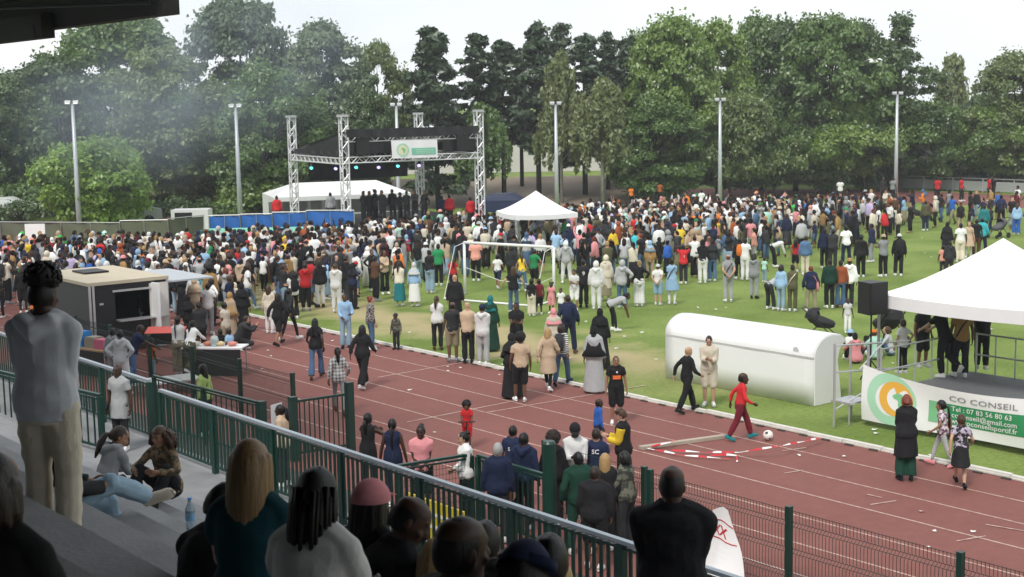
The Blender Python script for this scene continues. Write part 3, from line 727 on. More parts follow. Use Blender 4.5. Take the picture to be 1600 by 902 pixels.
for k in range(10):
    p = a0.lerp(a1, (k + .5) / 10) - bkv.normalized() * .02; u = dm.normalized() * .75
    q = MB(); q.quad(p - u + e * .8, p + u + e * .8, p + u + e * 1.6, p - u + e * 1.6); q.build('window', mat('marquee_window', (.16, .17, .16), .3, .4, 1), mq)

# ---- crowd control fences
def heras(label, a, c, h, clothm, zc=(0.1, 1.0), frame=m_steel, lower=None, stay=False):
    root = tag(empty('site_fence', a), label, 'fence', 'site fence panels behind the crowd'); d_ = c - a; q = MB()
    for p in (Vector((0, 0, 0)), d_): q.tube([p, p + e * h], .028, 6)
    q.tube([e * h, d_ + e * h], .028, 6); q.tube([e * .1, d_ + e * .1], .02, 6); q.tube([d_ * .5, d_ * .5 + e * h], .014, 5); q.build('frame', frame, root)
    q = MB(); K = 12; vv = []; pr = Vector((-d_.y, d_.x, 0)).normalized()
    for j in range(5):
        for i in range(K + 1): vv.append(d_ * (i / K) + e * (h * (zc[0] + (zc[1] - zc[0]) * j / 4) - .06) + pr * (.05 * math.sin(i * 1.1 + j * .9) + .03))
    q.add(vv, [(j * (K + 1) + i, j * (K + 1) + i + 1, (j + 1) * (K + 1) + i + 1, (j + 1) * (K + 1) + i) for j in range(4) for i in range(K)]); q.build('screen_cloth', clothm, root, True)
    if lower:
        q = MB(); pp = -pr * .06 if (-pr).y < 0 else pr * .06; q.quad(pp + e * .2, d_ + pp + e * .2, d_ + pp + e * 1.0, pp + e * 1.0); q.build('lower_sheet', lower, root)
m_gcl = mat('olive_screen_cloth', (.105, .115, .075), .8, .3, 2, .4, 5); m_bcl = mat('blue_tarpaulin', (.02, .12, .42), .45, .35, 1.5, .5, 3); m_mint = mat('mint_sheet', (.3, .72, .6), .6, .1, 2)
xs = [-60, 0, 95, 187, 262, 318]; ds_ = [78, 78, 77, 76, 76, 78]; yy = [352, 351, 349, 345, 342, 340]
nm_ = ['leftmost olive screened site fence panel, cut by the picture edge', 'olive screened site fence panel behind the white sign', 'olive screened site fence panel right of the white sign', 'olive screened site fence panel below the parked car', 'olive screened site fence panel next to the blue tarpaulin']
for i in range(5):
    a, c = D(xs[i], yy[i], ds_[i]), D(xs[i + 1], yy[i + 1], ds_[i + 1]); h = a.z; a.z = c.z = 0; heras(nm_[i], a, c, max(1.3, h), m_gcl)
xs = [326, 375, 425, 478, 553]; yy = [337, 335, 332, 329, 325]; ds_ = [75, 75, 75, 75, 74.5]
nm_ = ['blue tarpaulin fence panel furthest left, beside the olive screen', 'second blue tarpaulin fence panel from the left', 'third blue tarpaulin fence panel from the left', 'blue tarpaulin fence panel ending at the stage tower']
for i in range(4):
    a, c = D(xs[i], yy[i], ds_[i]), D(xs[i + 1], yy[i + 1], ds_[i + 1]); h = a.z; a.z = c.z = 0; heras(nm_[i], a, c, h, m_bcl, (.5, 1.0), lower=m_mint)
# sign
sp_ = D(54, 350, 72); zt_ = sp_.z; sp_.z = 0
sgn = tag(empty('sign', sp_), 'blank white rectangular sign standing at the left olive fence', 'sign'); q = MB(); q.box((0, 0, zt_ - .5), (1.0, .04, 1.0)); q.build('panel', m_white, sgn)
for x in (-.42, .42): q = MB(); q.tube([(x, .03, 0), (x, .03, zt_)], .025); q.build('leg', m_steel, sgn)
# white trailer box behind fences
vp = D(300, 340, 84); vp.z = 0
vb = tag(empty('white_stall', vp), 'white box stall with open hatch behind the olive fence', 'stall'); q = MB(); q.box((0, 0, .8), (2.15, 1.3, 1.15)); q.build('body', m_white, vb)
q = MB(); q.box((-.35, -.67, .95), (1.0, .04, .55)); q.build('hatch', m_black, vb)
for x in (-.7, .7): q = MB(); q.tube([(x, -.6, .3), (x, -.4, .3)], .3, 12); q.build('wheel', m_black, vb)

# ---- food trailer at left
ft = tag(empty('food_trailer', TN(41.0, 16.9)), 'black food trailer with cream roof, open hatch and white door', 'food trailer', ); O = TN(41.0, 16.9)
def fp(t_, n_, z): return TD * t_ + ND * n_ + e * z
def fbox(name, t0, t1, n0, n1, z0, z1, m, par=ft):
    q = MB(); q.box(fp((t0 + t1) / 2, (n0 + n1) / 2, (z0 + z1) / 2), (n1 - n0, t1 - t0, z1 - z0), RT); return q.build(name, m, par)
m_tb, m_cream, m_int = mat('trailer_black', (.012, .013, .016), .4, .2, 3), mat('cream_roof', (.5, .44, .33), .7, .12, 2), mat('trailer_inside', (.05, .045, .04), .7)
fbox('roof', -.05, 4.1, -.05, 2.55, 2.1, 2.2, m_cream); fbox('floor', 0, 4.05, 0, 2.5, .35, .45, m_tb)
fbox('wall', 0, 4.05, 0, .06, .45, 2.1, mat('trailer_grey_wall', (.05, .055, .06), .5)); fbox('wall', 4.0, 4.05, .06, 2.44, .45, 2.1, m_tb); fbox('wall', 0, 4.05, 2.44, 2.5, .45, 2.1, m_tb)
fbox('front_panel', 0, .06, .06, .8, .45, 2.1, m_tb); fbox('front_panel', 0, .06, .8, 2.44, 1.9, 2.1, m_tb); fbox('front_panel', 0, .06, .8, 2.44, .45, 1.0, m_tb)
for n_ in (-.03, .08, 2.46): fbox('corner_trim', -.05, -.015, n_, n_ + .07, .4, 2.12, m_alu)
fbox('hatch_rail', -.1, -.06, .7, 2.0, 1.86, 1.92, m_alu); fbox('counter', -.35, 0, .8, 2.4, .98, 1.02, m_alu)
fbox('white_door', -.52, -.06, 1.95, 2.02, .5, 2.05, m_white); fbox('white_door', -.06, -.02, 1.9, 2.5, .5, 2.02, mat('cream_door', (.62, .6, .56), .5, .04))
fbox('awning', .0, 3.2, 2.55, 4.1, 1.98, 2.03, mat('awning_grey', (.42, .45, .48), .5)); fbox('roof_hatch', 2.2, 3.2, .8, 1.6, 2.21, 2.26, m_black); fbox('badge', -.03, -.005, .3, .42, 1.5, 1.56, m_alu)
for t_ in (1.6, 2.5): q = MB(); q.tube([fp(t_, -.02, .3), fp(t_, .2, .3)], .3, 14); q.build('wheel', m_black, ft)

# ---- tables with goods and trolley near the trailer
def table(label, p, L_, W2, h, topm, clothm, rz):
    root = tag(empty('table', p, rz), label, 'table'); q = MB(); q.box((0, 0, h), (L_, W2, .04)); q.build('table_top', topm, root)
    if clothm: q = MB(); q.box((0, -W2 / 2 + .01, h / 2), (L_ * .98, .015, h - .06)); q.build('table_cloth', clothm, root)
    for x in (-1, 1):
        for y in (-1, 1): q = MB(); q.tube([(x * L_ * .46, y * W2 * .42, 0), (x * L_ * .46, y * W2 * .42, h - .02)], .018, 6); q.build('leg', m_steel, root)
    return root
tp = G(338, 585); table('trestle table with dark cloth and food dishes beside the light blue football shirt', tp, 1.7, .7, .78, m_white, mat('table_cloth_dark', (.02, .02, .022), .8), R(-8))
for i, (dx, c_, lb) in enumerate(((-.55, (.75, .7, .62), 'white bowl'), (-.2, (.6, .2, .12), 'red dish'), (.15, (.7, .55, .3), 'yellow dish'), (.5, (.7, .25, .2), 'pink dish'))):
    q = MB(); q.tube([(0, 0, 0), (0, 0, .05), (0, 0, .09)], [.07, .13, .15], 14); q.ell((0, 0, .07), (.12, .12, .06), 12, 6)
    o = q.build('dish', mat('dish%d' % i, c_, .4), smooth=True); o.location = tp + Vector((dx * .99, dx * -.14, .8)); tag(o, lb + ' of food on the trestle table by the track', 'dish')
q = MB(); q.tube([(0, 0, 0), (0, 0, .12), (0, 0, .26), (0, 0, .3)], [.1, .13, .1, .03], 14); q.tube([(0, 0, .3), (0, 0, .36)], .03); o = q.build('glass_jar', mat('jar_glass', (.6, .7, .68), .1, 0, trans=.5), smooth=True); o.location = tp + Vector((.0, -.05, .8)); tag(o, 'pale glass drinks jar on the trestle table', 'jar')
table('low white table board lying beside the wire fence', G(265, 612), 1.5, .9, .32, mat('mosaic_board', (.62, .63, .6), .6, .3, 14), None, R(30))
table('table stacked with goods behind the light grey tracksuit', G(150, 585), 1.6, .7, .75, m_wood, mat('goods_dark', (.03, .03, .03), .8), R(-35))
for i, (dx, dz, c_, lb) in enumerate(((-.5, .2, (.02, .2, .5), 'blue crate'), (.0, .14, (.3, .26, .2), 'brown parcel'), (.4, .12, (.55, .12, .2), 'pink parcel'))):
    q = MB(); q.box((0, 0, dz), (.4, .36, dz * 2)); q.box((0, 0, dz * 2 + .01), (.34, .3, .02)); o = q.build('crate', mat('crate%d' % i, c_, .6)); o.location = G(150, 585) + Vector((dx * .82, -dx * .57, .77)); o.rotation_euler.z = R(-35); tag(o, lb + ' on the goods table near the food trailer', 'crate')
# grill stand in black with red top
gr = tag(empty('barbecue', G(262, 565)), 'black barbecue with a red lid edge in front of the food trailer', 'barbecue'); q = MB(); q.box((0, 0, .72), (1.1, .6, .32)); q.build('fire_box', m_black, gr)
q = MB(); q.box((0, -.05, .92), (1.12, .5, .05), Matrix.Rotation(R(14), 3, 'X')); q.build('lid', mat('lid_red', (.5, .05, .03), .4), gr)
for x in (-.45, .45): q = MB(); q.tube([(x, -.2, 0), (x, -.2, .6)], .02); q.tube([(x, .2, 0), (x, .2, .6)], .02); q.build('leg', m_black, gr)
# stacked green crates in the crowd
q = MB(); q.box((0, 0, .14), (.6, .45, .24)); q.box((0, 0, .28), (.64, .49, .03)); cme = q.mesh('crate'); cp = D(323, 395, 68); cp.z = 0
for k, w_ in enumerate(('lowest', 'second lowest', 'middle', 'second highest', 'topmost')):
    o = link('crate', cme, mat('crate_green', (.02, .14, .08), .5), loc=cp + Vector((.01 * (k % 2), 0, .3 * k)), rz=.05 * (k % 3)); tag(o, w_ + ' green crate of the stack among the crowd below the blue tarpaulin', 'crate', 'stacked green crates')

# ---- parked car beyond the hedge (roof and glass show)
def car(label, p, rz, col):
    root = tag(empty('parked_car', p, rz), label, 'car'); pr = [(-2.1, .45), (-2.1, .8), (-1.9, .95), (-1.2, 1.02), (-.6, 1.42), (.7, 1.46), (1.5, 1.05), (2.05, .95), (2.1, .5), (2.0, .3), (-2.0, .3)]
    q = MB(); k = len(pr); q.add([(x, -.85 + (.12 if z > 1.1 else 0), z) for x, z in pr] + [(x, .85 - (.12 if z > 1.1 else 0), z) for x, z in pr], [tuple(range(k)), tuple(range(2 * k - 1, k - 1, -1))] + [(i, (i + 1) % k, k + (i + 1) % k, k + i) for i in range(k)]); q.build('body', col, root)
    for y in (-.80, .80): q = MB(); yy_ = y * 1.0; q.add([(-1.1, yy_, 1.06), (-.55, yy_ * .94, 1.36), (.65, yy_ * .94, 1.39), (1.3, yy_, 1.08)], [(0, 1, 2, 3)]); q.build('side_window', mat('car_glass', (.02, .025, .03), .1), root)
    for x in (-1.35, 1.35):
        for y in (-.8, .8): q = MB(); q.tube([(x, y - .1, .31), (x, y + .1, .31)], .31, 14); q.build('wheel', m_black, root)
    return root
car('silver parked car behind the olive fence and dark hedge', Vector((-22.9, 86, .35)), R(8), mat('car_silver', (.45, .47, .5), .3, .05, metal=.4))
car('dark blue vehicle parked right of the stage behind the crowd', D(782, 330, 90) * Vector((1, 1, 0)) if False else Vector((D(782, 315, 92).x, 92, 0)), R(-15), mat('car_blue', (.02, .03, .08), .35, .05))
car('pale vehicle at far left behind the hedge', Vector((-31.5, 89, .5)), R(10), mat('car_pale', (.55, .58, .56), .35, .05))

# ---- prams
def pram_hood():
    q = MB(); q.ell((0, 0, 0), (.26, .32, .32), 18, 12); vv = [(x, y + .2, z + .68) for x, y, z in q.v]
    return vv, [f_ for f_ in q.f if not (sum(q.v[i][2] for i in f_) / len(f_) < -.02 or sum(q.v[i][1] for i in f_) / len(f_) < -.1)]
def pram(label, p, rz, c_=(.012, .012, .014), s=1.0):
    root = tag(empty('pushchair', p, rz), label, 'pushchair'); root.scale = (s, s, s); m_ = mat('pram_%s' % str(c_), c_, .7)
    q = MB(); q.tube([(0, -.25, .45), (0, .1, .5), (0, .38, .75)], [.2, .24, .2], 12, ref=(1, 0, 0), ry=[.08, .12, .1], rnd=True); q.build('seat', m_, root, True)
    q = MB(); hv, hf = pram_hood(); q.add(hv, hf)
    q.tube([(0, -.3, .5), (0, .0, .58), (0, .3, .68)], [.2, .25, .22], 12, ref=(1, 0, 0), ry=[.12, .16, .16], rnd=True)
    q.build('hood', m_, root, True)
    q = MB()
    for x in (-.25, .25): q.tube([(x, -.42, .12), (x, .0, .5), (x, .55, 1.0)], .016, 6); q.tube([(x, .42, .14), (x, .05, .52)], .016, 6)
    q.tube([(-.25, .55, 1.0), (.25, .55, 1.0)], .018, 6); q.build('frame', m_black, root)
    for x in (-.27, .27):
        for y, r_ in ((-.42, .1), (.42, .14)): q = MB(); q.tube([(x - .02, y, r_), (x + .02, y, r_)], r_, 12); q.build('wheel', m_black, root)
    return root
pram('black pushchair on the grass between dugout and tent', G(1284, 532), R(70)); pram('black pram behind the podium guard rail', G(1385, 540), R(200), s=1.25)
pram('dark pushchair far right beside the standing person in olive', G(1432, 348), R(80)); pram('grey pushchair far right behind the tent peak', G(1560, 372), R(-60), (.08, .08, .09)); pram('small red pushchair at the far right of the field', G(1455, 345), R(20), (.2, .03, .04))

# ---- bottles on the terrace step
def bottle(label, x, y, depth, h, capc, tint):
    p = D(x, y, depth); z = stepz(to_tn(p)[1]) + .03; p.z = z
    root = tag(empty('water_bottle', p), label, 'bottle'); q = MB(); q.tube([(0, 0, 0), (0, 0, .02), (0, 0, h * .35), (0, 0, h * .4), (0, 0, h * .7), (0, 0, h * .88), (0, 0, h * .95)], [.036, .04, .04, .036, .04, .016, .014], 14); q.build('bottle_body', tint, root, True)
    q = MB(); q.tube([(0, 0, h * .95), (0, 0, h)], .017, 10); q.build('cap', capc, root)
    q = MB(); q.tube([(0, 0, h * .42), (0, 0, h * .62)], .0412, 14, caps=False); q.build('label_band', mat('label_blue', (.2, .4, .6), .5), root)
def on_step(x, y, off, d0, tol=.18):
    best = None
    for i in range(241):
        d_ = d0 * (1 - tol + 2 * tol * i / 240); p = D(x, y, d_); n_ = to_tn(p)[1]
        sz = stepz(n_) + .028; er = abs(p.z - sz - off) + .06 * abs(d_ - d0) / d0
        fr_ = ((8.6 - n_) / .8) % 1.0
        if best is None or er < best[0]: best = (er, p, sz)
    p = best[1].copy(); p.z = best[2]; return p
def bottle2(label, x, y, d0, h, capm, tint):
    p = on_step(x, y, 0, d0) if d0 else TN(x, y, stepz(y) + .028); root = tag(empty('water_bottle', p), label, 'bottle')
    q = MB(); q.tube([(0, 0, 0), (0, 0, .02), (0, 0, h * .35), (0, 0, h * .4), (0, 0, h * .7), (0, 0, h * .88), (0, 0, h * .95)], [.036, .042, .042, .038, .042, .016, .014], 14); q.build('bottle_body', tint, root, True)
    q = MB(); q.tube([(0, 0, h * .95), (0, 0, h)], .018, 10); q.build('cap', capm, root)
    q = MB(); q.tube([(0, 0, h * .42), (0, 0, h * .62)], .0435, 14, caps=False); q.build('label_band', mat('label_blue', (.2, .4, .6), .5), root)
pet = mat('pet_plastic', (.6, .75, .85), .08, 0, trans=.75)
bottle2('large clear water bottle with blue label standing on the terrace step', 299, 838, 11.4, .33, mat('cap_blue', (.1, .3, .7), .4), pet)
bottle2('small clear bottle with a red cap on the nearer terrace step', 9.9, 5.0, None, .25, mat('cap_red', (.6, .06, .03), .4), pet)
# ================================================================== PEOPLE: one body builder, posed by IK
def V(*a): return Vector(a)
def ik(a, b_, l1, l2, pole):
    d_ = b_ - a; ln = d_.length
    mxl = (l1 + l2) * .995
    if ln > mxl: b_ = a + d_ * (mxl / ln); d_ = b_ - a; ln = mxl
    ln = max(ln, abs(l1 - l2) + .01); u = d_.normalized(); p = Vector(pole); p = p - u * p.dot(u)
    if p.length < 1e-4: p = u.orthogonal()
    p.normalize(); x = (l1 * l1 - l2 * l2 + ln * ln) / (2 * ln); h = math.sqrt(max(0, l1 * l1 - x * x))
    return a + u * x + p * h, a + u * ln
POSES = {}
def pose(name, lean=.04, hip=.94, py=0, aL=(-.10, .02, .08), aR=(.10, -.01, .08), wL=(-.26, .05, .87), wR=(.26, .05, .87), eL=(-.35, -1, .1), eR=(.35, -1, .1), head=(0, 0), kL=(-.15, 1, 0), kR=(.15, 1, 0), side=0, fy=(.2, -.2), tw=0):
    POSES[name] = dict(lean=lean, hip=hip, py=py, aL=aL, aR=aR, wL=wL, wR=wR, eL=eL, eR=eR, head=head, kL=kL, kR=kR, side=side, fy=fy, tw=tw)
pose('stand'); pose('stand2', aL=(-.13, .07, .08), aR=(.09, -.04, .08), wL=(-.24, .12, .9), head=(.35, .05), side=.03)
pose('stand3', aL=(-.16, 0, .08), aR=(.17, .03, .08), wL=(-.29, .0, .9), wR=(.28, .1, .92), head=(-.4, 0), side=-.03)
pose('front', wL=(-.05, .23, 1.03), wR=(.05, .24, 1.0), head=(.2, .15)); pose('crossed', wL=(.12, .22, 1.2), wR=(-.12, .25, 1.17), eL=(-1, -.2, -.4), eR=(1, -.2, -.4), head=(-.2, .05))
pose('phone', wL=(-.07, .3, 1.16), wR=(.06, .33, 1.2), head=(0, .5)); pose('hip', wR=(.22, .02, 1.03), eR=(1, -.4, 0), wL=(-.25, .08, .88), head=(.3, 0), side=.04)
pose('akimbo', wL=(-.2, -.02, 1.03), wR=(.2, -.02, 1.03), eL=(-1, -.35, 0), eR=(1, -.35, 0), aL=(-.15, 0, .08), aR=(.15, .0, .08))
pose('walk', hip=.92, lean=.08, aL=(-.08, .30, .09), aR=(.08, -.32, .13), wL=(-.25, -.2, .93), wR=(.25, .26, .98), kR=(.05, 1, 0))
pose('walk2', hip=.92, lean=.06, aL=(-.08, -.30, .13), aR=(.08, .28, .09), wL=(-.25, .24, .96), wR=(.25, -.16, .92), head=(.15, .1))
pose('up', wL=(-.2, .12, 1.88), wR=(.22, .15, 1.86), eL=(-1, .3, 0), eR=(1, .3, 0), head=(0, -.15)); pose('film', wL=(-.06, .36, 1.58), wR=(.06, .37, 1.6), eL=(-.6, .2, -1), eR=(.6, .2, -1))
pose('headhands', wL=(-.13, -.04, 1.66), wR=(.13, -.04, 1.66), eL=(-1, .25, .1), eR=(1, .25, .1)); pose('behind', wL=(-.06, -.19, .98), wR=(.06, -.2, .97), eL=(-1, -.6, 0), eR=(1, -.6, 0))
pose('sit', hip=.13, lean=.18, aL=(-.16, .52, .08), aR=(.14, .56, .08), kL=(-.2, .1, 1), kR=(.2, .1, 1), wL=(-.16, .42, .42), wR=(.16, .44, .42), head=(.1, .1))
pose('seat', hip=.13, lean=.16, aL=(-.13, .46, -.34), aR=(.13, .44, -.34), kL=(-.15, .8, 1), kR=(.15, .8, 1), wL=(-.1, .4, .28), wR=(.1, .4, .28), head=(0, .05))
pose('seatlow', hip=.13, lean=.45, aL=(-.15, .44, -.34), aR=(.15, .46, -.34), kL=(-.25, .8, 1), kR=(.25, .8, 1), wL=(-.08, .52, .26), wR=(.08, .5, .28), head=(.5, .5))
pose('seatleg', hip=.13, lean=.1, aL=(-.12, .48, -.34), aR=(-.02, .72, .10), kL=(-.2, .8, 1), kR=(.5, .3, 1), wL=(-.2, .3, .25), wR=(.18, .34, .3))
pose('bend', lean=1.2, hip=.93, py=-.15, aL=(-.17, -.05, .08), aR=(.17, -.02, .08), wL=(-.1, .5, .42), wR=(.12, .48, .36), head=(0, -.1), eL=(-.6, -.2, .6), eR=(.6, -.2, .6))
pose('crouch', hip=.34, lean=.45, py=-.12, aL=(-.12, .12, .08), aR=(.14, -.14, .10), kL=(-.2, 1, .3), kR=(.2, 1, -.1), wL=(-.06, .45, .72), wR=(.06, .46, .74), eL=(-.6, .1, -1), eR=(.6, .1, -1))
pose('lean', lean=.42, hip=.92, py=-.12, aL=(-.1, -.12, .08), aR=(.1, -.48, .28), wL=(-.16, .52, 1.02), wR=(.16, .5, 1.02), kR=(0, 1, -.2), head=(.3, .2))
pose('clap', wL=(-.02, .36, 1.3), wR=(.04, .36, 1.32), eL=(-1, .1, -.6), eR=(1, .1, -.6)); pose('carry', wL=(-.15, .3, 1.1), wR=(.12, .32, 1.02), head=(.2, .2)); pose('run', hip=.93, lean=.12, aL=(-.06, .34, .16), aR=(.08, -.36, .22), wL=(-.26, -.18, 1.05), wR=(.24, .3, 1.12))
pose('shrug', aL=(-.12, .03, .08), aR=(.12, -.03, .08), wL=(-.42, .1, 1.0), wR=(.42, .1, 1.0)); pose('wheelie', hip=.93, lean=.1, wL=(-.16, .34, 1.0), wR=(.16, .34, 1.0), aL=(-.1, .1, .08), aR=(.1, -.25, .1))
BUILD = {'m': (1.0, 1.0, 1.0, 1.0), 'f': (.88, 1.04, 1.0, .9), 'c': (.92, .95, 1.22, .95), 'b': (1.12, 1.12, 1.0, 1.12)}   # shoulders, hips, head, limb
SK = {}
def skel(pn, bd):
    key = (pn, bd)
    if key in SK: return SK[key]
    P = POSES[pn]; sw, hw, hs, lw = BUILD[bd]; S = {}
    up = V(math.sin(P['side']), math.sin(P['lean']), math.cos(P['lean'])).normalized()
    x = V(1, 0, 0); x = (x - up * x.dot(up)).normalized(); fy = up.cross(x)
    pel = V(0, P['py'], P['hip'] + .02)
    S.update(up=up, x=x, f=fy, pel=pel); S['neck'] = pel + up * .50; S['hb'] = pel + up * .552
    yaw, pt = P['head']; hr = Matrix((x, fy, up)).transposed()
    ln = P['lean']; hr = hr @ Matrix.Rotation(-yaw, 3, 'Z') @ Matrix.Rotation(-(pt - ln * .75), 3, 'X')
    S['hr'] = hr; S['hc'] = S['hb'] + (up * .55 + V(0, 0, .45)).normalized() * (.088 + .02 * (hs - 1)) + fy * .02; S['hs'] = hs
    for s_, k in ((-1, 'L'), (1, 'R')):
        sh = pel + up * .428 + x * (s_ * .168 * sw); el, wr = ik(sh, Vector(P['w' + k]), .285, .25, P['e' + k])
        hp = pel + x * (s_ * .09 * hw) - up * .02; kn, an = ik(hp, Vector(P['a' + k]), .43, .42, P['k' + k])
        S['sh' + k], S['el' + k], S['wr' + k], S['hp' + k], S['kn' + k], S['an' + k] = sh, el, wr, hp, kn, an
    S['fy'] = P['fy']; S['sw'], S['hw'], S['lw'] = sw, hw, lw; SK[key] = S; return S
TR = [(-.13, .10, .085), (-.06, .158, .118), (.02, .165, .122), (.12, .15, .108), (.22, .138, .1), (.33, .152, .112), (.41, .165, .108), (.455, .15, .09), (.49, .09, .066)]
def torso(q, S, inf=0.0, lo=-.13, hi=.49, top=None, seg=16, hem=0):
    pts, rx, ry = [], [], []
    for s, a, c in TR:
        if s < lo - 1e-6 or s > hi + 1e-6: continue
        kx = S['hw'] if s < .15 else S['sw']; pts.append(S['pel'] + S['up'] * s); rx.append(a * kx + inf + (hem if s < .12 else 0)); ry.append(c * kx ** .5 + inf + (hem * .8 if s < .12 else 0))
    q.tube(pts, rx, seg, ref=S['x'], ry=ry, rnd=False)
def limb(q, A, B_, C_, r, inf=0.0, f0=0.0, f1=1.0, seg=10, flare=0.0):
    """A->B->C two bone tube; f0..f1 fraction of the whole length"""
    tot = 9; pts, rs = [], []
    for i in range(tot + 1):
        f_ = f0 + (f1 - f0) * i / tot
        p = A.lerp(B_, f_ / .5) if f_ <= .5 else B_.lerp(C_, (f_ - .5) / .5)
        if .42 < f_ < .58: p = p.lerp((A + C_) / 2, .04)
        k = f_ * 4; j = min(3, int(k)); rr_ = r[j] + (r[j + 1] - r[j]) * (k - j)
        pts.append(p); rs.append(rr_ + inf + flare * max(0, f_ - .45))
    q.tube(pts, rs, seg)
RARM = [.05, .044, .04, .037, .027]; RLEG = [.086, .072, .056, .055, .036]
def head_mb(q, S, fine=True):
    M_ = S['hr']; c = S['hc']; k = S['hs']; rows = [(-.118, .026, .03, .05), (-.105, .042, .05, .034), (-.07, .058, .074, .016), (-.03, .068, .088, .002), (.02, .073, .096, -.004), (.06, .071, .095, -.008), (.09, .058, .078, -.01), (.108, .032, .045, -.01)]
    vv = []; seg = 16
    for z, rx, ry, yo in rows:
        for i in range(seg):
            a = 2 * math.pi * i / seg; vv.append(c + M_ @ V(rx * k * math.cos(a), (yo + ry * math.sin(a)) * k, z * k))
    q.add(vv, [(i * seg + j, i * seg + (j + 1) % seg, (i + 1) * seg + (j + 1) % seg, (i + 1) * seg + j) for i in range(len(rows) - 1) for j in range(seg)] + [tuple(range(seg - 1, -1, -1)), tuple((len(rows) - 1) * seg + j for j in range(seg))])
    T_ = lambda *p: c + M_ @ (V(*p) * k)
    q.tube([T_(0, .088, .015), T_(0, .108, -.022), T_(0, .098, -.038)], [.009 * k, .015 * k, .017 * k], 8, rnd=True)
    q.ell(T_(0, .082, -.066), (.024 * k, .014 * k, .011 * k), 8, 6, M=M_); q.ell(T_(0, .078, -.1), (.026 * k, .02 * k, .018 * k), 8, 6, M=M_)
    q.ell(T_(0, .08, .035), (.05 * k, .016 * k, .012 * k), 8, 6, M=M_)
    for s in (-1, 1): q.ell(T_(s * .074, -.004, -.015), (.012 * k, .022 * k, .034 * k), 8, 6, M=M_); q.ell(T_(s * .042, .066, -.03), (.022 * k, .02 * k, .02 * k), 8, 6, M=M_)
def hand(q, S, k, fingers=True):
    s_ = -1 if k == 'L' else 1; w_, el = S['wr' + k], S['el' + k]; d_ = (w_ - el).normalized()
    toward = (S['pel'] + S['up'] * .3 - w_); pn = toward - d_ * toward.dot(d_)
    pn = pn.normalized() if pn.length > 1e-4 else d_.orthogonal(); sd = d_.cross(pn)
    if sd.dot(S['f']) < 0: sd = -sd                         # thumb side points forward
    q.tube([w_ - d_ * .02, w_ + d_ * .04, w_ + d_ * .085], [.027, .038, .037], 8, ref=sd, ry=[.022, .017, .014], rnd=True)
    out = []
    for i, (ln, o_) in enumerate(((.07, .03), (.082, .011), (.076, -.009), (.06, -.028))):
        b0 = w_ + d_ * .075 + sd * o_; b1 = b0 + d_ * ln * .5 + pn * ln * .12; b2 = b1 + d_ * ln * .38 + pn * ln * .34; out.append(([b0, b1, b2], [.0098, .009, .0072]))
    t0 = w_ + d_ * .025 + sd * .026; t1 = t0 + d_ * .03 + sd * .026 + pn * .012; t2 = t1 + d_ * .034 + sd * .006 + pn * .012; out.append(([t0, t1, t2], [.0125, .011, .0085]))
    return out
def foot(q, S, k, inf=0):
    a = S['an' + k]; s_ = 0 if k == 'L' else 1; yaw = S['fy'][s_]; sh = (a - S['kn' + k]).normalized()
    fd = Matrix.Rotation(yaw, 3, 'Z') @ V(0, 1, 0); fd = fd - sh * fd.dot(sh) * .75
    return a, fd.normalized(), sh
LODV = {0: .0095, 1: .0135, 2: .021}
def remesh(q, voxel, smooth=4, target=None, wr=0.0, wfreq=9, seed=0):
    me = q.mesh('t'); o = bpy.data.objects.new('t', me)
    m_ = o.modifiers.new('r', 'REMESH'); m_.mode = 'VOXEL'; m_.voxel_size = voxel
    if smooth: s_ = o.modifiers.new('s', 'SMOOTH'); s_.factor = .5; s_.iterations = smooth
    if target: d_ = o.modifiers.new('d', 'DECIMATE'); d_.ratio = target
    r_ = evaluated(o)
    bpy.data.objects.remove(o); bpy.data.meshes.remove(me)
    if wr:
        nv = len(r_.vertices); co = np.empty(nv * 3); r_.vertices.foreach_get('co', co); co = co.reshape(-1, 3); no = np.empty(nv * 3); r_.vertices.foreach_get('normal', no); no = no.reshape(-1, 3)
        p = co * wfreq + seed; d_ = np.sin(p[:, 0] * 1.3 + 2 * np.sin(p[:, 2] * .9)) * np.sin(p[:, 2] * 2.2 + 1.5 * np.sin(p[:, 1] * 1.7 + p[:, 0])) + .6 * np.sin(p[:, 2] * 4.1 + p[:, 0] * 2.3 + 2 * np.sin(p[:, 1] * 2))
        co += no * (d_ * wr)[:, None]; r_.vertices.foreach_set('co', co.ravel())
    r_.polygons.foreach_set('use_smooth', [True] * len(r_.polygons)); r_.update(); return r_
MC = {}
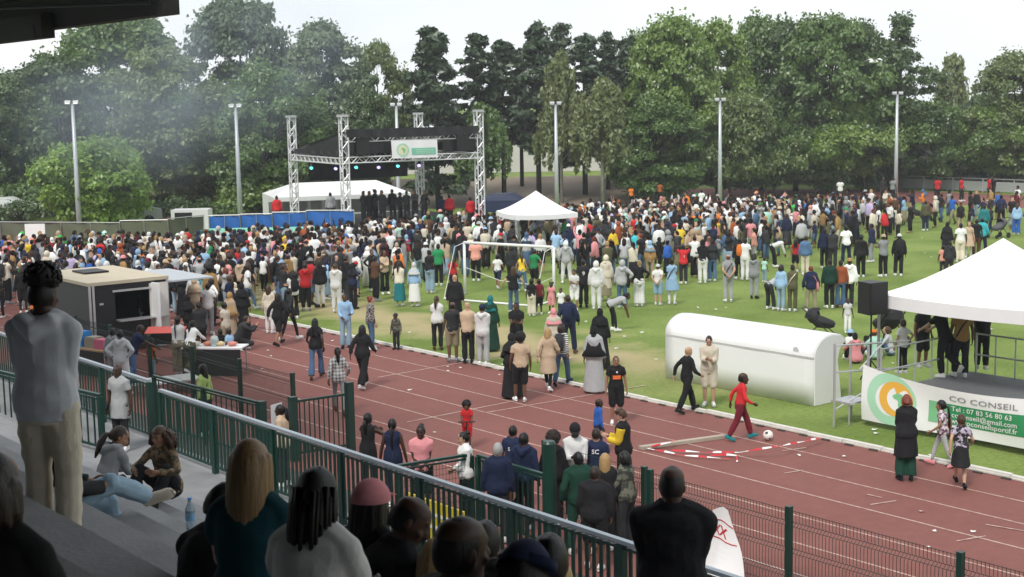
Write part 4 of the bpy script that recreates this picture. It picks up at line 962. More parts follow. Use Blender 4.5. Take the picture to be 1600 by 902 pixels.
def body_mesh(pn, bd, lod):
    key = ('body', pn, bd, lod)
    if key in MC: return MC[key]
    S = skel(pn, bd); q = MB(); lw = S['lw']; torso(q, S)
    q.tube([S['neck'] - S['up'] * .04, S['hb'], S['hc'] - S['hr'] @ V(0, .01, .04)], [.064 * S['sw'], .057 * S['sw'], .054 * S['sw']], 10); head_mb(q, S); fs = []
    for k in 'LR':
        limb(q, S['sh' + k], S['el' + k], S['wr' + k], [r * lw for r in RARM]); q.ell(S['sh' + k], (.05 * lw,) * 3, 10, 8); q.tube([S['neck'] + S['up'] * .035, S['neck'].lerp(S['sh' + k], .5) + S['up'] * .012, S['sh' + k]], [.05, .05, .05 * lw], 8)
        limb(q, S['hp' + k], S['kn' + k], S['an' + k], [r * lw for r in RLEG]); q.ell(S['kn' + k], (.056 * lw,) * 3, 8, 6)
        a, fd, sh = foot(q, S, k); q.tube([a - fd * .05 + sh * .03, a + fd * .06 + sh * .035, a + fd * .15 + sh * .045], [.035, .038, .035], 8, rnd=True); fs += hand(q, S, k)
    me = remesh(q, LODV[lod], 3, {0: .25, 1: .22, 2: .45}[lod])
    f_ = MB(); f_.v = [tuple(v.co) for v in me.vertices]; f_.k = len(f_.v); f_.f = [tuple(p.vertices) for p in me.polygons]; f_.mi = [0] * len(f_.f)
    for pts, rs in fs: f_.tube(pts, rs, 6 if lod < 2 else 4, rnd=lod < 2)
    bpy.data.meshes.remove(me); me = f_.mesh('person', True); MC[key] = me; return me
def top_mesh(pn, bd, kind, lod):
    key = ('top', pn, bd, kind, lod)
    if key in MC: return MC[key]
    S = skel(pn, bd); q = MB(); lw = S['lw']; inf, slv, hem = {'tee': (.022, .27, .012), 'polo': (.02, .27, .0), 'tank': (.012, 0, .004), 'long': (.018, .97, .006), 'hoodie': (.034, .96, .012), 'jacket': (.036, .95, .016), 'coat': (.036, .95, .02), 'robe': (.045, .93, .03), 'dress': (.02, .27, .01), 'longtee': (.026, .3, .012)}[kind]
    torso(q, S, inf, lo=-.13 if kind not in ('tank',) else -.06, hem=hem)
    q.tube([S['neck'] - S['up'] * .06, S['neck'] + S['up'] * .02], [.11 * S['sw'], .07], 12, ref=S['x'], ry=[.085, .066])
    for k in 'LR':
        if slv: limb(q, S['sh' + k], S['el' + k], S['wr' + k], [r * lw for r in RARM], inf * .7 + (.006 if kind in ('tee', 'dress') else 0), 0, slv); q.ell(S['sh' + k], (.049 * lw + inf * .7,) * 3, 10, 8)
        q.tube([S['neck'] + S['up'] * .02 + (S['sh' + k] - S['neck']) * .2, S['neck'].lerp(S['sh' + k], .55) + S['up'] * .012, S['sh' + k]], [.05 + inf * .6, .05 + inf * .7, .049 * lw + inf * .7], 8)
    if kind == 'hoodie':
        b_ = S['neck'] - S['f'] * .055 + S['up'] * .0
        q.tube([b_ + S['x'] * .11 + S['f'] * .04, b_ + S['x'] * .09 - S['f'] * .03 - S['up'] * .01, b_ - S['f'] * .085 - S['up'] * .075, b_ - S['x'] * .09 - S['f'] * .03 - S['up'] * .01, b_ - S['x'] * .11 + S['f'] * .04], [.045, .06, .078, .06, .045], 10, rnd=True)
        q.tube([S['pel'] - S['up'] * .12, S['pel'] - S['up'] * .07], [.185 * S['hw'], .19 * S['hw']], 14, ref=S['x'], ry=[.14, .145])
    if kind in ('jacket', 'coat'): q.tube([S['neck'] + S['up'] * -.01 - S['f'] * .01, S['neck'] + S['up'] * .05 - S['f'] * .015], [.082, .078], 12, ref=S['x'], ry=[.075, .07])
    if kind in ('coat', 'robe', 'dress', 'longtee'):
        low = {'coat': .50, 'robe': .045, 'dress': .55, 'longtee': .66}[kind]; p0 = S['pel'] + S['up'] * .06
        mid = (S['anL'] + S['anR']) / 2; kn = (S['knL'] + S['knR']) / 2
        f_ = max(.05, p0.z - low); fl_ = {'coat': .05, 'robe': .11, 'dress': .09, 'longtee': .02}[kind]; pts, rx, ry = [], [], []
        for i in range(6):
            s = i / 5; z = p0.z - f_ * s; c_ = p0.lerp(kn, s * .6) if low > .3 else p0.lerp(mid, s); pts.append(V(c_.x, c_.y, z)); sp_ = abs(S['anL'].y - S['anR'].y)
            rx.append(.185 * S['hw'] + fl_ * s); ry.append(.15 + fl_ * s * 1.0 + sp_ * .38 * s * (1 if low < .3 else .5))
        q.tube(pts, rx, 18, ref=S['x'], ry=ry)
    me = remesh(q, LODV[lod] * 1.1, 4, {0: .3, 1: .22, 2: .4}[lod], {0: .0075, 1: .0055, 2: .003}[lod], (8.5 if lod == 0 else 11) if kind != 'robe' else 8, len(pn))
    me.name = kind; MC[key] = me; return me
def bot_mesh(pn, bd, kind, lod):
    key = ('bot', pn, bd, kind, lod)
    if key in MC: return MC[key]
    S = skel(pn, bd); q = MB(); lw = S['lw']; inf, ln, fl_ = {'trousers': (.022, .97, .02), 'joggers': (.028, .96, .0), 'leggings': (.006, .96, 0), 'flare': (.016, .985, .075), 'shorts': (.036, .5, .06), 'wide': (.04, .98, .06)}.get(kind, (.02, .97, 0))
    if kind == 'skirt' or kind == 'shortskirt':
        low = .2 if kind == 'skirt' else .52; p0 = S['pel'] + S['up'] * .08; mid = (S['anL'] + S['anR']) / 2; pts, rx, ry = [], [], []
        for i in range(6):
            s = i / 5; z = p0.z - (p0.z - low) * s; c_ = p0.lerp(mid, s); pts.append(V(c_.x, c_.y, z)); rx.append(.165 * S['hw'] + .07 * s); ry.append(.13 + .08 * s + abs(S['anL'].y - S['anR'].y) * .35 * s)
        q.tube(pts, rx, 18, ref=S['x'], ry=ry)
    else:
        pts = [S['pel'] + S['up'] * s for s in (-.14, -.07, .02, .1)]; q.tube(pts, [(.12 + inf) * S['hw'], (.158 + inf * .8) * S['hw'], (.165 + inf * .6) * S['hw'], (.152 + inf * .5) * S['hw']], 14, ref=S['x'], ry=[.1 + inf, .122 + inf * .8, .126 + inf * .6, .115 + inf * .4])
        for k in 'LR':
            limb(q, S['hp' + k], S['kn' + k], S['an' + k], [r * lw for r in RLEG], inf, 0, ln, 10, fl_ if kind != 'shorts' else fl_); q.ell(S['hp' + k], (.086 * lw + inf,) * 3, 10, 8); q.ell(S['kn' + k], (.055 * lw + inf + (fl_ * .05),) * 3, 8, 6)
    me = remesh(q, LODV[lod] * 1.1, 4, {0: .3, 1: .22, 2: .4}[lod], {0: .005, 1: .0045, 2: .0025}[lod] * (1 if kind != 'leggings' else .3), 12, 2.5)
    me.name = kind; MC[key] = me; return me
def shoe_mesh():
    if 'shoe' in MC: return MC['shoe']
    q = MB(); rows = [(-.085, .022, .03), (-.075, .034, .075), (-.03, .038, .1), (.03, .037, .085), (.09, .043, .06), (.14, .045, .05), (.175, .036, .042), (.195, .015, .025)]; vv = []; seg = 12
    for y, rx, hz in rows:
        for i in range(seg):
            a = 2 * math.pi * i / seg; z = math.sin(a); zz_ = (hz * (z ** .7) if z > 0 else -.022 * min(1, abs(z) * 3)); vv.append((rx * math.copysign(abs(math.cos(a)) ** .7, math.cos(a)), y, zz_))
    q.add(vv, [(i * seg + j, i * seg + (j + 1) % seg, (i + 1) * seg + (j + 1) % seg, (i + 1) * seg + j) for i in range(len(rows) - 1) for j in range(seg)] + [tuple(range(seg)), tuple((len(rows) - 1) * seg + j for j in range(seg - 1, -1, -1))])
    me = q.mesh('shoe', True); MC['shoe'] = me; return me
# ---- hair and head wear, in head space (y forward, z up)
def shell(r, c, cut, nu=22, nv=16, jit=0.0, fr=20, seed=0):
    q = MB(); q.ell((0, 0, 0), r, nu, nv); vv = []
    for p in q.v:
        d_ = 1 + jit * mnoise.noise(Vector(p) * fr + Vector((seed, 0, 0))) + jit * .5 * mnoise.noise(Vector(p) * fr * 2.3); vv.append((p[0] * d_ + c[0], p[1] * d_ + c[1], p[2] * d_ + c[2]))
    keep = [f_ for f_ in q.f if not cut(*[sum(vv[i][a] for i in f_) / len(f_) for a in range(3)])]
    return vv, keep
def facecut(x, y, z, zb=-.07, zf=.048, yf=.012): return z < zb or (y > yf and z < zf) or (y > yf - .03 and z < -.03)
def hair_mesh(kind):
    key = ('hair', kind)
    if key in MC: return MC[key]
    q = MB(); rg = random.Random(len(kind) * 7 + 1)
    def lock(p0, p1, p2, r0, r1, seg=5): q.tube([p0, V(*p0).lerp(V(*p1), .6) + V(0, 0, .006), p1, p2], [r0, r0, (r0 + r1) / 2, r1], seg)
    cap = lambda jit=.05, e_=0.0: q.add(*shell((.083 + e_, .108 + e_, .122 + e_), (0, -.012, .002), facecut, jit=jit, fr=26))
    if kind == 'buzz': q.add(*shell((.0775, .1015, .117), (0, -.009, .0), facecut, jit=.015, fr=60))
    elif kind == 'short': cap(.06)
    elif kind == 'crop': cap(.07); q.add(*shell((.08, .085, .05), (0, .0, .098), lambda x, y, z: z < .08, jit=.12, fr=30))
    elif kind == 'afro':
        q.add(*shell((.132, .135, .14), (0, -.03, .045), lambda x, y, z: z < -.075 or (y > .05 and z < .055), 30, 22, .13, 26))
        for i in range(160):
            a, b__ = rg.uniform(0, 6.28), rg.uniform(-.2, 1); s = math.sqrt(1 - b__ * b__ if abs(b__) < 1 else 0); p = V(.132 * s * math.cos(a), -.03 + .135 * s * math.sin(a), .045 + .14 * b__)
            if p.y > .05 and p.z < .06: continue
            q.ell(p, (.017, .017, .017), 6, 4)
    elif kind == 'hightop':
        q.add(*shell((.079, .103, .118), (0, -.01, .0), facecut, jit=.02, fr=60)); q.add(*shell((.1, .112, .1), (0, -.01, .1), lambda x, y, z: z < .055, 26, 18, .15, 26))
        for i in range(110):
            a, b__ = rg.uniform(0, 6.28), rg.uniform(-.2, 1); s = math.sqrt(max(0, 1 - b__ * b__)); q.ell(V(.1 * s * math.cos(a), -.01 + .112 * s * math.sin(a), .1 + .1 * b__), (.015, .015, .016), 6, 4)
    elif kind in ('long', 'curly', 'bob', 'braids', 'verylong', 'straight'):
        cap(.05, .004) if kind in ('curly', 'braids') else q.ell((0, -.03, .012), (.087, .1, .116), 20, 14); n_ = {'long': 80, 'curly': 90, 'bob': 90, 'braids': 34, 'verylong': 80, 'straight': 190}[kind]; Ln = {'long': .30, 'curly': .2, 'bob': .12, 'braids': .36, 'verylong': .44, 'straight': .26}[kind]
        for i in range(n_):
            a = math.pi * (1.0 + (i + .5) / n_) + rg.uniform(-.08, .08); a = a if True else 0
            sp_ = 1.12; aa = math.pi + (a - math.pi) * sp_ - .06 * math.pi; rr_ = rg.uniform(.86, 1.02); x, y = .086 * math.cos(aa) * rr_, -.012 + .11 * math.sin(aa) * rr_
            z0 = rg.uniform(.0, .06); ln = Ln * rg.uniform(.8, 1.1); o_ = 1.12 if kind != 'curly' else 1.55
            p1 = V(x * o_, y * o_ - .01, z0 - ln * .45); p2 = V(x * (o_ * 1.06), y * (o_ * .95) - .015, z0 - ln)
            if kind == 'curly':
                pts = [V(x, y, z0)] + [V(x, y, z0).lerp(p2, k / 6) + V(rg.uniform(-.02, .02), rg.uniform(-.02, .02), 0) + V(x, y, 0) * .4 * math.sin(k / 6 * 3.1) for k in range(1, 7)]; q.tube(pts, [.02, .022, .022, .02, .018, .014, .008], 5)
            else: lock(V(x, y, z0), p1, p2, {'braids': .013, 'bob': .013}.get(kind, .0095), {'braids': .009, 'bob': .009}.get(kind, .005))
        if kind not in ('curly', 'braids'): q.tube([(0, -.03, .03), (0, -.06, -.03), (0, -.075, -Ln * .5), (0, -.075, -Ln * .85)], [.075, .085, .094, .09], 16, ref=(1, 0, 0), ry=[.06, .05, .04, .028])
    elif kind in ('ponytail', 'bun', 'plait', 'puffs', 'lowpony'):
        cap(.03)
        if kind == 'bun': q.ell((0, -.1, .075), (.05, .05, .048), 12, 8)
        elif kind == 'puffs':
            for s in (-1, 1): q.ell((s * .07, -.06, .085), (.05, .05, .05), 12, 8)
        else:
            z0 = .05 if kind == 'ponytail' else -.02; ln = .34 if kind == 'ponytail' else .5 if kind == 'plait' else .3
            q.tube([(0, -.1, z0), (0, -.145, z0 - .02), (0, -.155, z0 - ln * .4), (.01, -.14, z0 - ln * .75), (.01, -.13, z0 - ln)], [.026, .034, .038, .028, .01] if kind != 'plait' else [.022, .024, .022, .018, .01], 10)
            if kind == 'ponytail':
                for i in range(8): a = i * .8; q.tube([(.02 * math.cos(a), -.14 + .02 * math.sin(a), z0 - .03), (.035 * math.cos(a), -.15 + .03 * math.sin(a), z0 - ln * .5), (.02 * math.cos(a), -.135 + .02 * math.sin(a), z0 - ln * rg.uniform(.9, 1.1))], [.012, .014, .004], 5)
    elif kind == 'cap':
        q.add(*shell((.096, .121, .118), (0, -.012, .02), lambda x, y, z: z < .03, 24, 16)); q.tube([(0, .075, .045), (0, .12, .042), (0, .165, .03)], [.078, .072, .045], 12, ref=(1, 0, 0), ry=[.006, .005, .004])
    elif kind == 'beanie': q.add(*shell((.088, .112, .125), (0, -.012, .01), lambda x, y, z: z < .03, 24, 16, .03, 40)); q.tube([(0, -.01, .025), (0, -.008, .06)], [.09, .088], 18, ry=[.114, .112])
    elif kind == 'hood':
        q.add(*shell((.105, .13, .14), (0, -.02, .01), lambda x, y, z: (y > .045 and z < .075 and abs(x) < .08), 24, 18, .03, 14)); q.tube([(0, -.02, -.17), (0, -.03, -.1)], [.12, .1], 14, ry=[.1, .1])
    elif kind in ('hijab', 'khimar'):
        q.add(*shell((.09, .115, .13), (0, -.012, .003), lambda x, y, z: (y > .045 and -.085 < z < .065 and abs(x) < .062), 26, 20, .02, 18))
        b_ = .0 if kind == 'hijab' else .28
        q.tube([(0, .0, -.07), (0, .0, -.14), (0, -.01, -.24), (0, -.01, -.32 - b_ * .5), (0, -.01, -.36 - b_)], [.088, .12, .205, .25, .24 + b_ * .3], 20, ref=(1, 0, 0), ry=[.1, .11, .14, .17, .18 + b_ * .35])
    me = remesh(q, .0075, 2, .35) if kind in ('long', 'straight', 'verylong', 'bob') else q.mesh('hair', True)
    me.name = 'hair'; MC[key] = me; return me
PARTN = {'tee': 'tee_shirt', 'polo': 'shirt', 'tank': 'sleeveless_top', 'long': 'jumper', 'hoodie': 'hoodie', 'jacket': 'jacket', 'coat': 'coat', 'robe': 'robe', 'dress': 'dress', 'longtee': 'tee_shirt'}
BOTN = {'trousers': 'trousers', 'joggers': 'joggers', 'leggings': 'leggings', 'flare': 'jeans', 'shorts': 'shorts', 'wide': 'wide_trousers', 'skirt': 'long_skirt', 'shortskirt': 'short_skirt'}
HEADN = {'cap': 'cap', 'beanie': 'beanie', 'hood': 'hood', 'hijab': 'headscarf', 'khimar': 'headscarf'}
SKIN = {'d': (.055, .026, .016), 'b': (.13, .062, .036), 't': (.28, .15, .09), 'l': (.5, .3, .21), 'm': (.2, .1, .06)}
COLS = {'black': (.014, .014, .016), 'charcoal': (.03, .031, .034), 'white': (.74, .74, .73), 'cream': (.62, .56, .45), 'grey': (.27, .28, .29), 'light grey': (.45, .46, .47), 'navy': (.014, .021, .055), 'blue': (.03, .12, .45), 'light blue': (.3, .47, .66), 'denim': (.075, .14, .25), 'pale denim': (.26, .37, .46), 'red': (.5, .025, .03), 'maroon': (.14, .015, .025), 'pink': (.68, .27, .29), 'coral': (.72, .33, .26), 'orange': (.7, .19, .03), 'yellow': (.72, .5, .04), 'green': (.02, .23, .08), 'bright green': (.07, .5, .1), 'olive': (.1, .095, .05), 'beige': (.48, .36, .25), 'tan': (.33, .2, .075), 'brown': (.1, .05, .028), 'teal': (.02, .2, .22), 'dark teal': (.008, .05, .065), 'lime': (.3, .4, .13), 'turquoise': (.05, .45, .5), 'mint': (.42, .68, .56), 'purple': (.05, .035, .2), 'lilac': (.45, .38, .58), 'khaki': (.26, .23, .15), 'dark green': (.012, .05, .034), 'rust': (.3, .08, .03)}
HAIRC = {'black': (.006, .005, .005), 'dark brown': (.02, .011, .007), 'brown': (.055, .028, .014), 'blonde': (.36, .23, .1), 'grey': (.32, .32, .32), 'ginger': (.16, .03, .012), 'fair': (.24, .15, .07)}
def cm(c): return mat('cloth ' + c, COLS[c], .85, .13, 7, .13, 55, spec=.2, each=.22)
def sm(c): return mat('skin ' + c, SKIN[c], .5, .06, 9, spec=.4)
def hm(c):
    if 'hair ' + c in MATS: return MATS['hair ' + c]
    m, n, l, b = node_mat('hair ' + c); t = n.new('ShaderNodeTexCoord'); mp_ = n.new('ShaderNodeMapping'); mp_.inputs['Scale'].default_value = (150, 150, 9); ns = n.new('ShaderNodeTexNoise'); ns.inputs['Scale'].default_value = 1; ns.inputs['Detail'].default_value = 3
    r = n.new('ShaderNodeMixRGB'); r.inputs[1].default_value = (*[x * .5 for x in HAIRC[c]], 1); r.inputs[2].default_value = (*[min(1, x * 1.5) for x in HAIRC[c]], 1); bp = n.new('ShaderNodeBump'); bp.inputs['Strength'].default_value = .35; bp.inputs['Distance'].default_value = .01
    l.new(t.outputs['Object'], mp_.inputs[0]); l.new(mp_.outputs[0], ns.inputs['Vector']); l.new(ns.outputs['Fac'], r.inputs[0]); l.new(r.outputs[0], b.inputs['Base Color']); l.new(ns.outputs['Fac'], bp.inputs['Height']); l.new(bp.outputs[0], b.inputs['Normal']); b.inputs['Roughness'].default_value = .45; b.inputs['Specular IOR Level'].default_value = .35
    return m
m_eyew, m_lip, m_brow = mat('eye_dark', (.015, .012, .01), .2, 0), mat('lip', (.16, .045, .04), .5, 0), mat('brow', (.01, .008, .007), .8, 0)
def small(key, fn):
    if key not in MC: q = MB(); fn(q); MC[key] = q.mesh(key, True)
    return MC[key]
NPER = 0
def person(p, h, face, pn, top, tc_, bot, bc, hair, hc, skin, label, bd='m', shoe='white', lod=1, grp=None, hat=None, hatc='black', bag=None, face_on=False, cloth_mat=None):
    global NPER; NPER += 1
    S = skel(pn, bd); k = h / 1.75
    o = link('person', body_mesh(pn, bd, lod), sm(skin)); o.location = p; o.rotation_euler.z = -R(face); o.scale = (k, k, k); tag(o, label, 'person', grp)
    tm = cloth_mat or cm(tc_); link(PARTN[top], top_mesh(pn, bd, top, lod), tm, o)
    if bot: link(BOTN[bot], bot_mesh(pn, bd, bot, lod), cm(bc), o)
    def onhead(kind, m_, nm):
        c = link(nm, hair_mesh(kind), m_, o); M_ = S['hr'].to_4x4() @ Matrix.Scale(S['hs'], 4); M_.translation = S['hc']; c.matrix_local = M_; return c
    if hair and hair != 'none':
        if hair in HEADN: onhead(hair, cm(hc), HEADN[hair])
        else: onhead(hair, hm(hc), 'hair')
    if hat: onhead(hat, cm(hatc), HEADN[hat])
    for kk in 'LR':
        a, fd, sh = foot(None, S, kk); z = -sh; z = (z - fd * z.dot(fd)).normalized(); x = fd.cross(z); M_ = Matrix((x, fd, z)).transposed().to_4x4(); M_.translation = a - z * .056
        c = link('shoe', shoe_mesh(), cm(shoe), o); c.matrix_local = M_
    if face_on:
        HR, hc_, hs = S['hr'], S['hc'], S['hs']
        def put(nm, me, m_, x, y, z, sc=1):
            c = link(nm, me, m_, o); M_ = HR.to_4x4(); M_.translation = hc_ + HR @ (V(x, y, z) * hs); c.matrix_local = M_ @ Matrix.Scale(hs * sc, 4); return c
        for s in (-1, 1):
            put('eye', small('eye', lambda q: q.ell((0, 0, 0), (.0125, .008, .0065), 10, 6)), m_eyew, s * .031, .089, .008); put('eyebrow', small('brow', lambda q: q.ell((0, 0, 0), (.018, .008, .0045), 8, 5)), m_brow, s * .032, .092, .031)
        put('mouth', small('mouth', lambda q: q.ell((0, 0, 0), (.021, .01, .008), 10, 6)), m_lip, 0, .090, -.066)
    if bag:
        bk, bc_ = bag; f_, up_, x_ = S['f'], S['up'], S['x']
        if bk == 'backpack':
            me = small('backpack', lambda q: (q.tube([(0, 0, -.2), (0, -.02, -.05), (0, -.01, .12), (0, .02, .2)], [.13, .145, .135, .09], 12, ref=(1, 0, 0), ry=[.07, .085, .075, .05], rnd=True), q.tube([(-.09, .0, .18), (-.1, .1, .2), (-.11, .25, .1)], .018, 6), q.tube([(.09, .0, .18), (.1, .1, .2), (.11, .25, .1)], .018, 6)))
            c = link('backpack', me, cm(bc_), o); M_ = Matrix((x_, f_, up_)).transposed().to_4x4(); M_.translation = S['pel'] + up_ * .27 - f_ * .2; c.matrix_local = M_
        elif bk == 'shoulder':
            me = small('shoulder_bag', lambda q: (q.tube([(0, 0, -.12), (0, 0, .0), (0, 0, .12)], [.055, .06, .05], 10, ref=(1, 0, 0), ry=[.13, .14, .12], rnd=True), q.tube([(0, .1, .1), (-.1, .12, .35), (-.3, .03, .52)], .012, 5), q.tube([(0, -.1, .1), (-.1, -.14, .35), (-.3, -.05, .52)], .012, 5)))
            c = link('shoulder_bag', me, cm(bc_), o); M_ = Matrix((x_, f_, up_)).transposed().to_4x4(); M_.translation = S['pel'] + x_ * .24; c.matrix_local = M_
        elif bk == 'strap':
            me = small('bag_strap', lambda q: q.tube([(-.15, -.12, .0), (-.03, -.15, .25), (.12, -.1, .44), (.12, .08, .44), (-.02, .15, .25), (-.16, .1, .0)], .016, 5)); c = link('bag_strap', me, cm(bc_), o); M_ = Matrix((x_, f_, up_)).transposed().to_4x4(); M_.translation = S['pel']; c.matrix_local = M_
    return o
def hy(x): return YH + (451 - 451) - (x - 800) * ROLL
def feet_from_head(x, y, h): q_ = G(x, y, h); return V(q_.x, q_.y, 0)
def mark(o, name, s, size, m, S_pn, bd, back=True, dz=.3, bold=True, w=0, hh=0):
    """lettering or patch lying on the chest or back of a shirt"""
    S = skel(S_pn, bd); q = MB(); f_ = -S['f'] if back else S['f']; xx = S['x'] if back else -S['x']
    if s: v, f = text_mb(s, size, bold); mxx = max(p[0] for p in v); v = [(p[0] - mxx / 2, p[1], 0) for p in v]
    else: v, f = rect(-w / 2, 0, w / 2, hh, 6, 3)
    out = []
    for p in v:
        u = p[0] / .19; bulge = math.sqrt(max(.05, 1 - min(.9, u * u))); pt = S['pel'] + S['up'] * (dz + p[1]) + xx * p[0] + f_ * (.128 * bulge + .026); out.append(pt)
    q.add(out, f); return q.build(name, m, o)
# ================================================================== NAMED PEOPLE
BOX = []                                     # ground spots taken
def PF(x, y, *a, z=0.0, **k):
    p = G(x, y, z); BOX.append((p.x, p.y)); return person(p, *a, **k)
def PH(x, y, h, *a, **k):
    p = feet_from_head(x, y, h); BOX.append((p.x, p.y)); return person(p, h, *a, **k)
m_plaid, n, l, b = node_mat('plaid_cloth')
t = n.new('ShaderNodeTexCoord'); sp = n.new('ShaderNodeSeparateXYZ'); l.new(t.outputs['Object'], sp.inputs[0])
def stripe(o, fq): return math_('GREATER_THAN', math_('SINE', math_('MULTIPLY', o, fq)), .1)
pm_ = math_('ADD', math_('ADD', stripe(sp.outputs['X'], 75), stripe(sp.outputs['Z'], 75)), math_('MULTIPLY', stripe(sp.outputs['Y'], 75), .6))
cr_ = n.new('ShaderNodeValToRGB'); cr_.color_ramp.elements[0].color = (.6, .6, .58, 1); cr_.color_ramp.elements[1].color = (.04, .05, .055, 1); l.new(math_('DIVIDE', pm_, 2.6), cr_.inputs[0]); l.new(cr_.outputs[0], b.inputs['Base Color']); b.inputs['Roughness'].default_value = .85
m_strp, n, l, b = node_mat('striped_cloth')
t = n.new('ShaderNodeTexCoord'); sp = n.new('ShaderNodeSeparateXYZ'); l.new(t.outputs['Object'], sp.inputs[0])
cr_ = n.new('ShaderNodeMixRGB'); cr_.inputs[1].default_value = (.6, .6, .58, 1); cr_.inputs[2].default_value = (.02, .02, .03, 1); l.new(stripe(sp.outputs['Z'], 130), cr_.inputs[0]); l.new(cr_.outputs[0], b.inputs['Base Color']); b.inputs['Roughness'].default_value = .85
def blot(name, c0, c1, sc):
    global n, l, b, t
    m_, n, l, b = node_mat(name); t = n.new('ShaderNodeTexCoord'); q_ = nz(sc, 3, .6); r_ = n.new('ShaderNodeValToRGB'); r_.color_ramp.elements[0].position = .47; r_.color_ramp.elements[1].position = .53
    r_.color_ramp.elements[0].color = (*c0, 1); r_.color_ramp.elements[1].color = (*c1, 1); l.new(q_.outputs['Fac'], r_.inputs[0]); l.new(r_.outputs[0], b.inputs['Base Color']); b.inputs['Roughness'].default_value = .85; return m_
m_camo = blot('camouflage_cloth', (.03, .035, .028), (.13, .13, .095), 9); m_flor = blot('patterned_white_cloth', (.65, .6, .6), (.12, .05, .1), 12); m_dots = blot('patterned_dark_cloth', (.02, .02, .025), (.3, .28, .26), 22); m_prnt = blot('printed_back_cloth', (.012, .012, .014), (.45, .4, .5), 9); m_leop = blot('patterned_knit', (.2, .14, .08), (.05, .035, .02), 14)
# ---- on the track and grass verge
PF(436, 540, 1.68, 25, 'walk', 'jacket', 'black', 'shorts', 'black', 'straight', 'dark brown', 't', 'person in black jacket and black shorts walking on the far left of the track', bd='f', shoe='black', bag=('shoulder', 'black'))
PF(453, 533, 1.72, 40, 'walk2', 'jacket', 'charcoal', 'leggings', 'black', 'ponytail', 'black', 'd', 'person in charcoal top and black leggings with white trainers stepping off the track', bd='f')
PF(422, 521, 1.6, 10, 'stand', 'long', 'cream', 'trousers', 'white', 'straight', 'brown', 'l', 'person in cream and white standing on the grass verge behind the black shorts', bd='f')
PF(495, 592, 1.7, 5, 'walk2', 'tee', 'black', 'flare', 'denim', 'verylong', 'black', 'd', 'person with long black hair, black top and flared blue jeans walking away', bd='f', shoe='brown')
PF(531, 648, 1.68, -10, 'walk', 'long', 'grey', 'leggings', 'grey', 'ponytail', 'black', 'b', 'person in black and white checked shirt and grey leggings behind the gate', bd='f', shoe='brown', cloth_mat=m_plaid)
PF(568, 607, 1.72, 20, 'walk', 'jacket', 'black', 'wide', 'black', 'long', 'black', 'd', 'person all in black with long hair and white shoes walking on the track', bd='f')
PF(541, 544, 1.7, 170, 'carry', 'long', 'light blue', 'flare', 'pale denim', 'short', 'black', 'b', 'person in pale blue shirt and jeans carrying a dark coat at the kerb', shoe='black', face_on=True)
PF(580, 547, 1.66, 60, 'stand2', 'long', 'charcoal', 'flare', 'denim', 'bun', 'ginger', 'l', 'person in dark speckled blouse and jeans just behind the person in black', bd='f', cloth_mat=m_dots)
PF(620, 546, 1.1, 200, 'stand', 'hoodie', 'grey', 'trousers', 'charcoal', 'cap', 'charcoal', 'b', 'small person in grey hoodie and dark cap standing alone at the kerb', bd='c', shoe='black', face_on=True, cloth_mat=m_camo)
PF(684, 547, 1.66, 0, 'front', 'tee', 'white', 'trousers', 'black', 'ponytail', 'brown', 'l', 'person in white tee and black trousers seen from behind beside four people', bd='f', shoe='brown')
PF(708, 566, 1.76, -5, 'hip', 'tee', 'charcoal', 'shorts', 'khaki', 'buzz', 'black', 'b', 'person in charcoal tee and khaki shorts seen from behind at the kerb', shoe='grey')
PF(732, 568, 1.78, 5, 'front', 'long', 'beige', 'trousers', 'black', 'none', 'black', 'l', 'person in beige jumper and black trousers seen from behind', shoe='black')
PF(755, 571, 1.76, 15, 'front', 'hoodie', 'white', 'joggers', 'light grey', 'short', 'black', 't', 'person in white hoodie and light grey joggers next to the person', hat='cap', hatc='navy')
PF(767, 548, 1.68, 20, 'stand', 'robe', 'dark green', None, None, 'hijab', 'teal', 'b', 'person in black robe and teal headscarf behind the person in white hoodie', bd='f', shoe='black')
PF(712, 512, 1.78, 10, 'stand', 'coat', 'black', 'trousers', 'black', 'none', 'black', 'l', 'person in long black coat near the goal ground bar', shoe='black')
PF(808, 565, 1.74, 185, 'phone', 'tee', 'black', 'trousers', 'black', 'short', 'black', 'b', 'person in black tee facing us holding a bottle at the kerb', shoe='black', face_on=True)
PF(814, 628, 1.72, -5, 'stand2', 'tee', 'beige', 'shorts', 'black', 'afro', 'black', 'b', 'person in beige tee and black shorts walking away on the track', shoe='white')
PF(801, 622, 1.66, -20, 'carry', 'robe', 'black', None, None, 'hijab', 'black', 't', 'person in black robe and headscarf half hidden by the beige tee', bd='f', shoe='black')
PF(857, 610, 1.66, 10, 'walk', 'coat', 'beige', 'leggings', 'black', 'straight', 'blonde', 'l', 'person in pale beige parka and black leggings at the kerb', bd='f')
PF(878, 602, 1.66, 25, 'walk2', 'long', 'white', 'trousers', 'denim', 'bob', 'dark brown', 't', 'person in striped top, jeans and grey rucksack beside the beige parka', bd='f', shoe='navy', cloth_mat=m_strp, bag=('backpack', 'charcoal'))
PF(866, 572, 1.66, 0, 'stand', 'coat', 'cream', 'trousers', 'charcoal', 'hijab', 'pink', 'l', 'person in cream coat and pink headscarf behind the beige parka', bd='f')
PF(889, 553, 1.76, 10, 'stand3', 'jacket', 'navy', 'trousers', 'navy', 'short', 'dark brown', 't', 'person in navy with a blue rucksack seen from behind on the grass', shoe='brown', bag=('backpack', 'navy'))
PF(929, 613, 1.72, 8, 'stand', 'robe', 'light grey', None, None, 'khimar', 'black', 'b', 'person in light grey robe and long black headscarf at the kerb', bd='f', shoe='beige')
